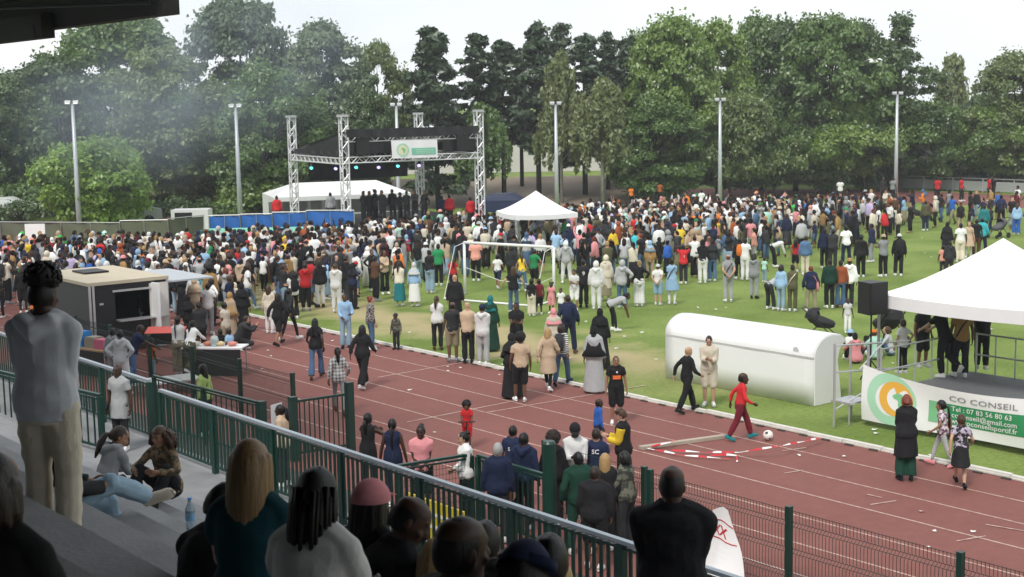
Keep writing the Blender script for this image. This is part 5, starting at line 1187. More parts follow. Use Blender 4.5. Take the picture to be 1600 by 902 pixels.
PF(938, 576, 1.7, 15, 'stand', 'robe', 'black', None, None, 'hijab', 'black', 't', 'person in all black robe behind the light grey robe', bd='f', shoe='black')
PF(962, 518, 1.64, 80, 'bend', 'tee', 'light grey', 'leggings', 'black', 'ponytail', 'black', 'b', 'person bending down to the grass in pale top and black leggings', bd='f')
o = PF(963, 662, 1.6, 175, 'stand', 'tee', 'black', 'shorts', 'black', 'short', 'black', 't', 'person in black football kit with orange chest print walking towards us', shoe='white', face_on=True)
mark(o, 'orange_print', '', 0, mat('print_shirt_orange', (.75, .16, .04), .6, 0), 'stand', 'm', back=False, dz=.2, w=.2, hh=.1); mark(o, 'club_badge', '', 0, m_white, 'stand', 'm', back=False, dz=.36, w=.04, hh=.045)
PH(934, 623, 1.18, 70, 'stand', 'long', 'blue', 'trousers', 'navy', 'buzz', 'black', 'd', 'small person in bright blue jumper facing right on the track', bd='c')
PF(1073, 645, 1.62, 60, 'walk', 'long', 'black', 'trousers', 'black', 'buzz', 'blonde', 'l', 'person in black tracksuit in front of the white dugout', shoe='black')
PF(1108, 634, 1.74, 190, 'phone', 'hoodie', 'cream', 'shorts', 'cream', 'short', 'dark brown', 'l', 'person in cream hoodie and shorts looking at a phone by the dugout', shoe='white', face_on=True)
PF(1157, 688, 1.5, 85, 'walk', 'long', 'red', 'joggers', 'maroon', 'buzz', 'black', 'd', 'person in red jumper and maroon joggers next to the football', bd='c', shoe='teal')
PF(1415, 751, 1.7, 5, 'phone', 'coat', 'black', 'wide', 'dark green', 'bob', 'ginger', 'l', 'person in long black coat in front of the banner', bd='f', shoe='black')
PF(1472, 729, 1.36, -65, 'walk2', 'tee', 'white', 'leggings', 'light grey', 'plait', 'black', 't', 'person with long plait and patterned white top passing the banner', bd='c', shoe='pink', cloth_mat=m_flor, bag=('shoulder', 'maroon'))
PF(1500, 760, 1.4, 15, 'walk', 'tee', 'black', 'shortskirt', 'black', 'short', 'brown', 'l', 'person in printed black tee with a dark jacket tied round the waist', bd='c', shoe='black', cloth_mat=m_prnt)
PH(729, 627, 1.02, 185, 'wheelie', 'tee', 'red', 'shorts', 'red', 'afro', 'black', 'b', 'person in red on a scooter on the track', bd='c', shoe='white', face_on=True)
# ---- waiting along the near edge of the track
PH(573, 643, 1.68, 25, 'clap', 'tank', 'black', 'trousers', 'black', 'lowpony', 'black', 'd', 'person in strapless black top clapping right of the open gate', bd='f')
PH(612, 652, 1.68, 5, 'stand', 'tank', 'navy', 'trousers', 'navy', 'plait', 'black', 'd', 'person in sleeveless navy top with a long black tail of hair', bd='f')
PH(657, 661, 1.72, 175, 'front', 'tee', 'pink', 'shorts', 'black', 'bun', 'black', 'd', 'person in pink tee with hair in a small bun facing us', face_on=True)
PH(727, 672, 1.66, -110, 'front', 'jacket', 'white', 'trousers', 'black', 'bun', 'black', 'l', 'person in black and white jacket with bun and headband behind the mesh railing', bd='f', face_on=True)
PH(777, 690, 1.74, 10, 'stand', 'jacket', 'navy', 'trousers', 'charcoal', 'short', 'grey', 'l', 'person in navy jacket with his back to us')
o = PH(800, 663, 1.6, 30, 'stand', 'tee', 'navy', 'shorts', 'navy', 'short', 'black', 'b', 'person in navy football shirt with white letter behind the navy hoodie'); mark(o, 'lettering', 'S', .1, m_white, 'stand', 'm', dz=.28)
PH(816, 674, 1.74, 15, 'stand2', 'hoodie', 'navy', 'trousers', 'charcoal', 'short', 'black', 'd', 'person in navy hoodie left of the thick round post')
PH(864, 675, 1.66, 5, 'stand', 'hoodie', 'black', 'trousers', 'black', 'afro', 'dark brown', 'b', 'afro haired person in black with red collar right of the thick post', bd='f')
PH(898, 658, 1.8, 180, 'phone', 'long', 'white', 'trousers', 'charcoal', 'short', 'black', 'd', 'person in white shirt and black cap reading something at the wire fence', hat='cap', hatc='black', face_on=True)
o = PH(931, 667, 1.66, 10, 'stand', 'tee', 'navy', 'shorts', 'navy', 'short', 'dark brown', 't', 'person in navy football shirt with white back lettering by the white shirted person'); mark(o, 'lettering', 'SC', .12, m_white, 'stand', 'm', dz=.3)
o = PH(974, 637, 1.72, -75, 'phone', 'jacket', 'black', 'trousers', 'black', 'crop', 'brown', 'l', 'person in black and yellow tracksuit top looking at a phone')
for k_ in 'LR': pass
o2 = link('yellow_sleeves', None) if False else None
def sleeves(o, pn, bd, m_):
    S = skel(pn, bd); q = MB(); lw = S['lw']
    for k in 'LR': limb(q, S['sh' + k], S['el' + k], S['wr' + k], [r * lw for r in RARM], .036, .0, .93)
    return link('yellow_sleeve', remesh(q, .014, 3, .5, .004, 11, 1), m_, o)
sleeves(o, 'phone', 'm', cm('yellow'))
PH(945, 706, 1.66, 5, 'stand', 'jacket', 'black', 'trousers', 'black', 'straight', 'blonde', 'l', 'person with straight pale hair in black behind the wire fence', bd='f')
PH(978, 703, 1.66, -50, 'carry', 'jacket', 'olive', 'wide', 'charcoal', 'bob', 'black', 'd', 'person with black bob and camouflage jacket at the wire fence', bd='f', cloth_mat=m_camo)
PH(905, 704, 1.74, 0, 'stand3', 'jacket', 'dark green', 'trousers', 'dark green', 'short', 'black', 'd', 'person in dark green jacket pressed against the wire fence')
PH(928, 727, 1.7, 10, 'stand2', 'jacket', 'black', 'shorts', 'black', 'short', 'dark brown', 'b', 'person in black jacket and black shorts with white socks at the fence', bd='b')
PH(318, 567, 1.68, -60, 'stand', 'long', 'lime', 'trousers', 'charcoal', 'verylong', 'black', 'd', 'person in lime top with long black hair beyond the stand railing', bd='f')
PH(440, 630, 1.66, -80, 'stand', 'jacket', 'beige', 'trousers', 'charcoal', 'ponytail', 'black', 'd', 'person in beige top with black ponytail left of the open gate', bd='f')
# ---- around the food trailer
PF(192, 618, 1.74, 10, 'akimbo', 'hoodie', 'light grey', 'joggers', 'light grey', 'short', 'black', 'd', 'person in light grey tracksuit with hands on hips near the food trailer')
PF(180, 604, 1.6, 10, 'stand', 'hoodie', 'grey', 'joggers', 'grey', 'short', 'black', 'd', 'person in grey tracksuit hidden behind the light grey tracksuit')
PF(216, 604, 1.76, 60, 'lean', 'tee', 'navy', 'flare', 'denim', 'buzz', 'black', 'd', 'person in navy tee and jeans leaning over the goods near the trailer')
PF(238, 596, 1.2, 40, 'stand', 'tee', 'orange', 'trousers', 'pale denim', 'short', 'black', 'd', 'person in orange tee and jeans by the wire fence', bd='c')
PF(281, 586, 1.66, 5, 'front', 'long', 'white', 'wide', 'khaki', 'plait', 'black', 'd', 'person in white jumper with long dark plait at the trestle table', bd='f')
PF(302, 588, 1.64, 20, 'lean', 'long', 'white', 'wide', 'olive', 'ponytail', 'black', 'd', 'person in white jumper and green trousers leaning over the trestle table', bd='f')
PF(361, 582, 1.25, -60, 'stand', 'tee', 'light blue', 'trousers', 'navy', 'buzz', 'black', 'd', 'person in light blue football shirt at the trestle table end', bd='c')
PF(347, 580, 1.2, -20, 'stand', 'tee', 'black', 'trousers', 'black', 'short', 'black', 'd', 'person in black behind the light blue football shirt', bd='c')
PF(379, 546, 1.7, 70, 'crouch', 'jacket', 'charcoal', 'trousers', 'charcoal', 'short', 'dark brown', 'l', 'person in charcoal crouching at the track edge taking a photo')
PF(361, 538, 1.66, 30, 'stand', 'robe', 'beige', None, None, 'khimar', 'tan', 'l', 'person in beige robe and tan headscarf by the trestle table', bd='f')
PF(380, 520, 1.66, 15, 'stand', 'robe', 'black', None, None, 'hijab', 'black', 't', 'person in black robe behind the beige robe', bd='f', shoe='black')
PF(355, 555, 1.62, -60, 'front', 'polo', 'cream', 'trousers', 'khaki', 'short', 'black', 'b', 'person in cream polo shirt standing behind the trestle table')
PF(315, 560, 1.7, -30, 'phone', 'jacket', 'charcoal', 'trousers', 'black', 'short', 'black', 'd', 'person in charcoal jacket behind the food dishes')
PF(297, 545, 1.7, -70, 'front', 'jacket', 'black', 'trousers', 'black', 'hijab', 'black', 'b', 'person in black headscarf serving behind the trestle table', bd='f')
PF(258, 540, 1.62, -80, 'phone', 'long', 'light grey', 'trousers', 'charcoal', 'bun', 'black', 'd', 'person in pale grey jumper beside the barbecue', bd='f')
PF(230, 530, 1.76, 10, 'stand', 'tee', 'charcoal', 'shorts', 'white', 'short', 'black', 'd', 'person in charcoal tee and white shorts in front of the white trailer door')
PF(327, 522, 1.7, 0, 'stand2', 'tee', 'white', 'trousers', 'grey', 'short', 'black', 'b', 'person in white tee in the queue near the trestle table')
PF(305, 505, 1.74, 20, 'stand', 'robe', 'light grey', None, None, 'short', 'black', 'd', 'person in long pale grey robe left of the grass edge')
PF(390, 480, 1.7, 5, 'stand3', 'tee', 'black', 'wide', 'khaki', 'straight', 'brown', 'l', 'person in black tee and khaki trousers on the grass edge', bd='f')
PF(150, 545, 1.6, -20, 'front', 'tank', 'black', 'trousers', 'black', 'bun', 'black', 'b', 'person in black vest top working beside the trailer hatch', bd='f')
# ---- in the middle of the grass
for a in ((625, 478, 1.64, 5, 'front', 'long', 'cream', 'skirt', 'teal', 'ponytail', 'dark brown', 'l', 'person in cream jumper and pale teal skirt left of the goal', dict(bd='f')),
          (648, 479, 1.64, 10, 'stand', 'long', 'light blue', 'skirt', 'white', 'hijab', 'light grey', 't', 'person in light blue top and long white skirt left of the goal', dict(bd='f')),
          (672, 458, 1.7, 20, 'front', 'tee', 'black', 'wide', 'pale denim', 'bun', 'black', 'b', 'person in black top and pale wide jeans left of the goal post', dict(bd='f')),
          (686, 447, 1.74, 0, 'stand', 'tee', 'green', 'trousers', 'black', 'short', 'black', 'd', 'person in green tee and black trousers left of the goal post', {}),
          (709, 458, 1.4, 15, 'stand3', 'tee', 'red', 'shorts', 'black', 'ponytail', 'brown', 'l', 'person in red shirt and black shorts at the goal post', dict(bd='c')),
          (744, 440, 1.8, 0, 'stand', 'tee', 'coral', 'trousers', 'black', 'short', 'black', 'd', 'big person in coral tee seen from behind inside the goal', dict(bd='b')),
          (778, 452, 1.4, 10, 'walk', 'tee', 'white', 'shorts', 'navy', 'short', 'black', 't', 'person in white tee and navy shorts inside the goal', dict(bd='c')),
          (800, 450, 1.72, 15, 'stand2', 'jacket', 'charcoal', 'trousers', 'charcoal', 'hood', 'charcoal', 'd', 'person in charcoal hooded jacket behind the goal crossbar', {}),
          (803, 489, 1.66, 0, 'shrug', 'tee', 'black', 'flare', 'denim', 'long', 'brown', 'l', 'person in black tee and jeans with long brown hair before the goal', dict(bd='f')),
          (831, 494, 1.3, 10, 'stand', 'tee', 'black', 'wide', 'cream', 'short', 'black', 'd', 'person in black tee and cream trousers before the goal', dict(bd='c')),
          (843, 492, 1.25, -20, 'stand2', 'tee', 'maroon', 'shorts', 'black', 'short', 'black', 'd', 'person in maroon tee before the right goal post', dict(bd='c')),
          (816, 456, 1.5, 20, 'stand3', 'tank', 'yellow', 'trousers', 'denim', 'ponytail', 'brown', 't', 'person in yellow top and jeans under the crossbar', dict(bd='f')),
          (835, 452, 1.6, 30, 'hip', 'tee', 'green', 'shorts', 'black', 'short', 'dark brown', 't', 'person in dark green football shirt under the crossbar', {}),
          (862, 490, 1.1, 200, 'stand', 'tee', 'pink', 'shorts', 'pink', 'puffs', 'black', 'd', 'small person in pink standing right of the goal', dict(bd='c')),
          (877, 498, 1.05, 190, 'stand2', 'tee', 'white', 'trousers', 'navy', 'short', 'black', 'b', 'small person in white tee right of the person in pink', dict(bd='c')),
          (898, 486, 1.5, 195, 'phone', 'tee', 'white', 'shorts', 'white', 'short', 'dark brown', 't', 'person in white tee and white shorts looking at a phone on the grass', dict(bd='f')),
          (885, 443, 1.74, 5, 'stand3', 'hoodie', 'light grey', 'joggers', 'white', 'hood', 'white', 't', 'person in grey gilet, white hood and white joggers right of the goal', {}),
          (932, 484, 1.74, 10, 'stand', 'hoodie', 'white', 'joggers', 'white', 'hood', 'white', 'l', 'person in white hooded tracksuit seen from behind', {}),
          (947, 470, 1.7, 0, 'stand2', 'coat', 'cream', 'skirt', 'khaki', 'hood', 'cream', 'l', 'person in cream hooded coat next to the white tracksuit', dict(bd='f')),
          (972, 482, 1.74, 10, 'hip', 'hoodie', 'light grey', 'flare', 'denim', 'hood', 'light grey', 'b', 'person in grey hoodie with the hood up and blue jeans', dict(bag=('shoulder', 'black'))),
          (999, 479, 1.68, -5, 'hip', 'long', 'black', 'wide', 'white', 'bun', 'blonde', 'l', 'person in black top and white trousers on the grass', dict(bd='f')),
          (1028, 477, 1.5, 20, 'behind', 'tee', 'white', 'shorts', 'light blue', 'short', 'brown', 'l', 'person in white tee, cap and light blue shorts on the grass', dict(hat='cap', hatc='light grey')),
          (1050, 476, 1.68, 10, 'front', 'dress', 'light blue', 'leggings', 'white', 'bun', 'dark brown', 'b', 'person in pale blue tunic and white trousers on the grass', dict(bd='f', bag=('strap', 'charcoal'))),
          (1068, 444, 1.6, 0, 'headhands', 'tee', 'red', 'trousers', 'charcoal', 'short', 'black', 'd', 'person in red football shirt with hands behind the head', {}),
          (1098, 443, 1.76, 0, 'crossed', 'long', 'black', 'joggers', 'white', 'hood', 'black', 'd', 'person in black top and white joggers with the hood up', {}),
          (1113, 440, 1.74, 5, 'stand', 'long', 'charcoal', 'flare', 'denim', 'hijab', 'charcoal', 't', 'person in charcoal top and headscarf with blue jeans', dict(bd='f')),
          (1138, 472, 1.76, 0, 'behind', 'tee', 'grey', 'trousers', 'light grey', 'buzz', 'ginger', 'l', 'person in grey tee and light grey trousers standing apart on the grass', dict(bag=('strap', 'black'))),
          (1178, 467, 1.68, 25, 'front', 'hoodie', 'grey', 'trousers', 'grey', 'long', 'black', 'b', 'person in grey hoodie with long black hair on the grass', dict(bd='f', shoe='black')),
          (1194, 441, 1.0, 40, 'stand', 'tee', 'mint', 'trousers', 'pale denim', 'short', 'black', 'b', 'small person in mint tee and pale jeans alone on the grass', dict(bd='c')),
          (1164, 438, 1.74, 20, 'stand', 'polo', 'white', 'trousers', 'white', 'short', 'black', 'd', 'person in white with black shoulders right of the orange rucksack', dict(shoe='white')),
          (1155, 437, 1.72, 5, 'stand2', 'jacket', 'black', 'trousers', 'black', 'short', 'black', 'd', 'person in black carrying an orange rucksack', dict(bag=('backpack', 'orange'))),
          (1206, 484, 1.6, 60, 'bend', 'long', 'light grey', 'trousers', 'charcoal', 'short', 'black', 'b', 'person stooping beside the person in light blue', {}),
          (1220, 486, 1.64, 40, 'stand', 'long', 'light blue', 'trousers', 'pale denim', 'bob', 'dark brown', 'b', 'person in light blue shirt and pale jeans on the grass', dict(bd='f')),
          (1238, 487, 1.64, 20, 'front', 'long', 'olive', 'trousers', 'olive', 'bun', 'dark brown', 'b', 'person in olive outfit with a bag strap on the grass', dict(bd='f', bag=('strap', 'cream'))),
          (1267, 487, 1.6, 10, 'stand3', 'jacket', 'navy', 'trousers', 'khaki', 'short', 'ginger', 'l', 'person in navy jacket and khaki trousers with a pink bag', dict(bag=('shoulder', 'pink'))),
          (1296, 482, 1.74, 0, 'stand', 'jacket', 'dark green', 'trousers', 'black', 'bun', 'dark brown', 't', 'person in dark teal jacket and black striped trousers left of the speaker', {}),
          (1313, 481, 1.7, 10, 'stand', 'long', 'rust', 'flare', 'denim', 'short', 'dark brown', 'b', 'person in rust shirt half hidden by the white hoodie', dict(shoe='brown')),
          (1326, 480, 1.74, 15, 'stand2', 'hoodie', 'white', 'trousers', 'charcoal', 'short', 'dark brown', 'b', 'person in white hoodie and tan cap left of the speaker', dict(hat='cap', hatc='tan', shoe='brown')),
          (1345, 434, 1.76, 5, 'stand', 'hoodie', 'black', 'trousers', 'black', 'short', 'black', 'd', 'person in black with black cap, leftmost of three above the speaker', dict(hat='cap', hatc='charcoal')),
          (1380, 433, 1.76, -10, 'crossed', 'tee', 'grey', 'trousers', 'black', 'short', 'black', 'b', 'person in grey gilet and beige cap above the speaker', dict(hat='cap', hatc='beige')),
          (1404, 432, 1.76, 10, 'stand2', 'jacket', 'black', 'trousers', 'black', 'short', 'black', 'd', 'person with white cap and black rucksack above the speaker', dict(hat='cap', hatc='white', bag=('backpack', 'black'))),
          (1362, 410, 1.74, -60, 'stand', 'jacket', 'navy', 'trousers', 'grey', 'short', 'black', 'b', 'person in navy jacket and grey trousers facing left in the right group', {}),
          (1322, 414, 1.74, 0, 'stand3', 'tee', 'white', 'trousers', 'navy', 'short', 'black', 'd', 'person in white tee and navy trousers in the right group', {}),
          (1288, 420, 1.74, 10, 'stand', 'jacket', 'navy', 'trousers', 'black', 'short', 'black', 'd', 'person in navy suit jacket, left of a pair in dark suits', {}),
          (1301, 421, 1.74, 20, 'front', 'jacket', 'charcoal', 'trousers', 'charcoal', 'short', 'black', 'd', 'person in charcoal suit, right of a pair in dark suits', {}),
          (1212, 418, 1.66, 95, 'bend', 'long', 'white', 'trousers', 'black', 'short', 'black', 'b', 'person in white shirt and black trousers bending on the grass', {}),
          (1243, 425, 1.4, 10, 'stand2', 'tee', 'red', 'shorts', 'black', 'long', 'black', 't', 'person in red tee in the right group', dict(bd='c')),
          (1258, 430, 1.64, 15, 'stand', 'jacket', 'denim', 'trousers', 'cream', 'short', 'dark brown', 'l', 'person in denim jacket and cream trousers in the right group', {}),
          (1500, 410, 1.74, 5, 'stand2', 'tee', 'white', 'wide', 'cream', 'short', 'black', 'd', 'person in all white seen above the tent roof', {}),
          (1513, 403, 1.64, 190, 'stand', 'dress', 'beige', 'leggings', 'cream', 'long', 'brown', 'l', 'person with long light brown hair above the tent roof', dict(bd='f')),
          (1525, 402, 1.74, 10, 'stand', 'tee', 'black', 'trousers', 'brown', 'short', 'black', 'd', 'person in black tee above the tent roof', {}),
          (1534, 398, 1.7, 30, 'stand3', 'jacket', 'turquoise', 'trousers', 'navy', 'short', 'black', 'b', 'person in turquoise jacket above the tent roof', {}),
          (1473, 433, 1.3, 20, 'stand', 'tee', 'coral', 'trousers', 'charcoal', 'short', 'black', 'd', 'person in coral tee beside the tent roof slope', dict(bd='c')),
          (1483, 434, 1.5, 10, 'stand2', 'hoodie', 'charcoal', 'trousers', 'charcoal', 'short', 'black', 'd', 'person in charcoal hoodie beside the tent roof slope', {}),
          (1479, 405, 1.68, 30, 'stand', 'robe', 'black', None, None, 'hijab', 'black', 't', 'person in black robe near the tent roof slope', dict(bd='f')),
          (1446, 361, 1.66, 0, 'stand', 'jacket', 'olive', 'trousers', 'navy', 'short', 'black', 'd', 'person in olive jacket standing apart at the far right', {}),
          (1537, 372, 1.7, 30, 'stand', 'jacket', 'teal', 'trousers', 'black', 'short', 'black', 'd', 'person in teal football jacket at the far right', {}),
          (1588, 367, 1.66, 10, 'stand2', 'jacket', 'light blue', 'wide', 'blue', 'long', 'brown', 'l', 'person in light blue jacket and bright blue trousers at the right edge', dict(bd='f')),
          (1324, 520, 1.1, 175, 'stand', 'tee', 'white', 'trousers', 'white', 'buzz', 'black', 'd', 'small person in white tee standing left of the speaker', dict(bd='c')),
          (1327, 556, 1.4, 30, 'sit', 'tee', 'white', 'trousers', 'charcoal', 'short', 'black', 'd', 'person in blue cap and white tee sitting on the grass', dict(bd='c', hat='cap', hatc='light blue')),
          (1337, 567, 1.62, 0, 'sit', 'hoodie', 'pink', 'trousers', 'black', 'bun', 'black', 'd', 'person in pink hoodie sitting on the grass by the guard rail', dict(bd='f')),
          (1369, 561, 1.6, -25, 'sit', 'jacket', 'mint', 'trousers', 'denim', 'short', 'brown', 'l', 'person in mint jacket and orange cap sitting on the grass', dict(hat='beanie', hatc='orange')),
          (1391, 555, 1.6, -70, 'sit', 'long', 'light grey', 'trousers', 'denim', 'bob', 'brown', 'l', 'person in light grey sitting behind the speaker pole', dict(bd='f'))):
    o = PF(*a[:3], *a[3:13], lod=1, **a[13])
    if a[4] == 'headhands': mark(o, 'lettering', '1', .16, m_white, 'headhands', 'm', dz=.2)
o = PF(912, 481, 1.76, 0, 'stand', 'tee', 'black', 'trousers', 'black', 'short', 'black', 'b', 'person in black football shirt with a white number nine on the back', shoe='black'); mark(o, 'lettering', '9', .2, m_white, 'stand', 'm', dz=.2)
PF(1580, 502, 1.7, -80, 'sit', 'long', 'light blue', 'trousers', 'pale denim', 'short', 'black', 'd', 'person in light blue sitting on the grass at the right edge')
# ---- on the podium
for a in ((1410, 584, 1.32, -25, 'hip', 'tee', 'white', 'trousers', 'black', 'short', 'brown', 'l', 'person in white tee and black trousers on the podium', dict(bd='c', face_on=True)),
          (1470, 588, 1.8, -30, 'lean', 'tee', 'black', 'trousers', 'black', 'short', 'dark brown', 'l', 'person in black with a cap leaning on the podium guard rail', dict(hat='cap', hatc='black')),
          (1501, 590, 1.78, 5, 'stand2', 'tee', 'tan', 'trousers', 'black', 'short', 'black', 'b', 'person in tan tee and black trousers on the podium', dict(bag=('strap', 'black'))),
          (1533, 578, 1.7, 25, 'front', 'jacket', 'charcoal', 'trousers', 'black', 'short', 'dark brown', 'l', 'person with black and white rucksack on the podium', dict(bag=('backpack', 'black'))),
          (1440, 574, 1.6, 160, 'stand', 'tee', 'charcoal', 'shorts', 'charcoal', 'short', 'dark brown', 't', 'person in charcoal behind the person leaning on the rail', {})):
    PF(*a[:3], *a[3:13], z=.715, lod=1, **a[13])
# ---- performers on the stage, arms crossed, in black
stg = [(568, 'crossed'), (576, 'stand'), (585, 'crossed'), (597, 'hip'), (613, 'stand2'), (624, 'crossed'), (635, 'front'), (648, 'crossed'), (663, 'stand3')]
who = ['leftmost of the black clad performers in a row on stage', 'second black clad performer from the left on stage', 'third black clad performer from the left on stage', 'fourth black clad performer from the left on stage', 'black clad performer in the very middle of the stage row', 'sixth black clad performer from the left on stage', 'seventh black clad performer from the left on stage', 'eighth black clad performer from the left on stage', 'rightmost of the black clad performers, beside the back tower']
for (x, pn), wl in zip(stg, who):
    p = D(x, 300, 76.6 + random.uniform(-.4, 1.2)); p.z = .955; person(p, random.uniform(1.6, 1.88), 170 + random.uniform(-60, 60), pn, 'long', 'black', 'trousers', 'black', random.choice(['short', 'bun', 'buzz']), 'black', random.choice('db'), wl, lod=2, shoe='black', grp='performers on the stage')
for x, y, c, lb in ((432, 305, 'red', 'person in red under the marquee eave left of the stage'), (516, 300, 'grey', 'person in grey at the stage side under the roof'), (702, 303, 'red', 'person in red filming right of the stage'), (735, 307, 'red', 'person in red jacket near the right stage tower'), (748, 309, 'maroon', 'person in maroon beside the right stage tower'), (690, 305, 'navy', 'person in navy just right of the back tower')):
    p = D(x, y, 79); p.z = max(.0, p.z - 1.75); q = MB(); q.box((0, 0, p.z / 2), (.8, .6, max(.1, p.z - .01)))
    person(p, 1.75, random.uniform(-30, 30), 'stand', 'jacket', c, 'trousers', 'black', 'short', 'black', 'd', lb, lod=2)
    if p.z > .12: o = q.build('flight_case', m_black, loc=(p.x, p.y, 0)); tag(o, 'black flight case under the ' + lb.replace('person', 'one'), 'case')
# ---- spectators in the stand, mostly backs against the light
def seated(x, y, d0, h, face, pn, *a, **k):
    S = skel(pn, k.get('bd', 'm')); ht = (S['hc'] + S['hr'] @ V(0, 0, .115)).z * h / 1.75
    p = on_step(x, y, ht, d0, .26); o_ = Matrix.Rotation(-R(face), 3, 'Z') @ S['hc'] * (h / 1.75); p.x -= o_.x; p.y -= o_.y; return person(p, h, face, pn, *a, **k)
def standing(x, y, d0, h, face, pn, *a, **k):
    p = on_step(x, y, h, d0, .26); return person(p, h, face, pn, *a, **k)
K0 = dict(lod=0)
standing(60, 424, 9.5, 1.74, 8, 'front', 'hoodie', 'light grey', 'joggers', 'cream', 'hightop', 'black', 'd', 'tall person in light grey hoodie and cream joggers standing at left', cloth_mat=mat('heather_grey_cloth', (.56, .58, .62), .85, .08, 5, .1, 60, spec=.2), **K0)
seated(98, 640, 10.4, 1.7, 62, 'seatleg', 'jacket', 'charcoal', 'trousers', 'pale denim', 'short', 'black', 't', 'person in blue jeans with crossed leg sitting behind the standing person', shoe='cream', **K0)
seated(186, 672, 17.0, 1.5, 40, 'seatlow', 'hoodie', 'grey', 'trousers', 'charcoal', 'lowpony', 'dark brown', 't', 'person in grey hoodie sitting on the terrace near the railing', bd='c', **K0)
seated(248, 666, 17.4, 1.5, 200, 'sit', 'long', 'tan', 'trousers', 'black', 'curly', 'brown', 't', 'person with curly brown hair and patterned jumper sitting by the railing', bd='f', shoe='black', face_on=True, cloth_mat=m_leop, **K0)
p = TN(22.6, 9.75, 1.65); person(p, 1.5, 200, 'stand', 'longtee', 'light grey', 'trousers', 'charcoal', 'buzz', 'black', 'd', 'person in long light grey tee standing at the stand walkway railing', face_on=True, lod=1)
seated(392, 688, 6.6, 1.7, 10, 'seat', 'polo', 'dark teal', 'trousers', 'denim', 'straight', 'fair', 'l', 'person with long fair hair and teal shirt seen from behind', bd='f', **K0)
seated(352, 764, 7.2, 1.72, 25, 'seatlow', 'jacket', 'black', 'trousers', 'black', 'short', 'black', 'd', 'dark hunched figure just left of the person', **K0)
seated(495, 734, 5.9, 1.68, 20, 'seat', 'jacket', 'white', 'trousers', 'denim', 'braids', 'black', 'd', 'person with long dark braids and white jacket seen from behind', bd='f', **K0)
seated(580, 754, 6.9, 1.68, 30, 'seat', 'jacket', 'black', 'trousers', 'black', 'verylong', 'black', 'd', 'person with very long black hair and pink cap', bd='f', hat='cap', hatc='pink', **K0)
seated(640, 782, 9.0, 1.74, 60, 'seatlow', 'jacket', 'black', 'trousers', 'black', 'buzz', 'black', 'd', 'person in black looking down to the right', **K0)
seated(684, 802, 8.6, 1.3, 30, 'seat', 'tee', 'navy', 'trousers', 'denim', 'straight', 'blonde', 'l', 'person half hidden behind another spectator', bd='c', **K0)
seated(720, 808, 4.4, 1.74, 55, 'seat', 'jacket', 'black', 'trousers', 'black', 'buzz', 'black', 'd', 'person in black at the bottom centre, close to us', **K0)
seated(757, 752, 8.8, 1.74, 20, 'seat', 'jacket', 'black', 'trousers', 'black', 'short', 'black', 'd', 'person in black jacket with short black hair left of the small person', **K0)
seated(808, 720, 10.2, 1.68, 70, 'seat', 'hoodie', 'navy', 'trousers', 'denim', 'curly', 'brown', 't', 'person with curly brown hair and navy jumper in profile', bd='f', face_on=True, **K0)
seated(818, 782, 9.4, 1.35, 40, 'seat', 'tee', 'lilac', 'trousers', 'navy', 'short', 'brown', 'l', 'small person with white shoulders', bd='c', **K0)
seated(875, 733, 11.6, 1.68, 15, 'seat', 'tee', 'white', 'trousers', 'denim', 'ponytail', 'blonde', 'l', 'person with fair ponytail and white tee', bd='f', **K0)
seated(857, 768, 7.4, 1.74, 10, 'seat', 'hoodie', 'black', 'trousers', 'black', 'short', 'black', 'd', 'person in black hoodie right of the small person', **K0)
standing(1050, 722, 9.6, 1.78, 8, 'front', 'jacket', 'black', 'trousers', 'black', 'buzz', 'black', 'd', 'person in black jacket standing at the bottom right of the stand', bd='b', **K0)
seated(968, 838, 9.6, 1.5, -30, 'seatlow', 'tee', 'purple', 'trousers', 'black', 'short', 'black', 'd', 'person in purple tee leaning beside the person in black jacket', **K0)
seated(822, 862, 5.2, 1.7, 10, 'seatlow', 'hoodie', 'navy', 'trousers', 'navy', 'short', 'black', 'd', 'bent figure with navy cap at the bottom edge', hat='beanie', hatc='navy', **K0)
seated(-12, 724, 4.0, 1.66, 10, 'seat', 'jacket', 'black', 'trousers', 'black', 'bob', 'dark brown', 'm', 'dark brown head of hair at the bottom left corner, nearest us', bd='f', **K0)
# ================================================================== THE CROWD
def lowb(x):                                 # nearest feet line of the dense crowd, image y
    P_ = [(-60, 500), (200, 500), (260, 518), (330, 528), (385, 500), (405, 474), (450, 500), (520, 492), (600, 478), (650, 452), (700, 442), (760, 430), (860, 432), (950, 448), (1080, 436), (1150, 425), (1240, 405), (1320, 392), (1400, 380), (1425, 366), (1660, 366)]
    return float(np.interp(x, [a for a, _ in P_], [c for _, c in P_]))
def upb(x):
    P_ = [(-60, 420), (250, 416), (330, 413), (560, 394), (700, 378), (900, 362), (1000, 351), (1100, 349), (1400, 340), (1600, 334)]
    return float(np.interp(x, [a for a, _ in P_], [c for _, c in P_]))
rg = random.Random(5); cell = {}
def free(x, y, r):
    i, j = int(x // 1), int(y // 1)
    for a in range(i - 2, i + 3):
        for c in range(j - 2, j + 3):
            for (u, v_) in cell.get((a, c), ()):
                if (u - x) ** 2 + (v_ - y) ** 2 < r * r: return False
    return True
def take(x, y): cell.setdefault((int(x // 1), int(y // 1)), []).append((x, y))
for x, y in BOX: take(x, y)
stage_c = (fl + frr) / 2
spots = []
NOGO = [(tc_, 1.6)]
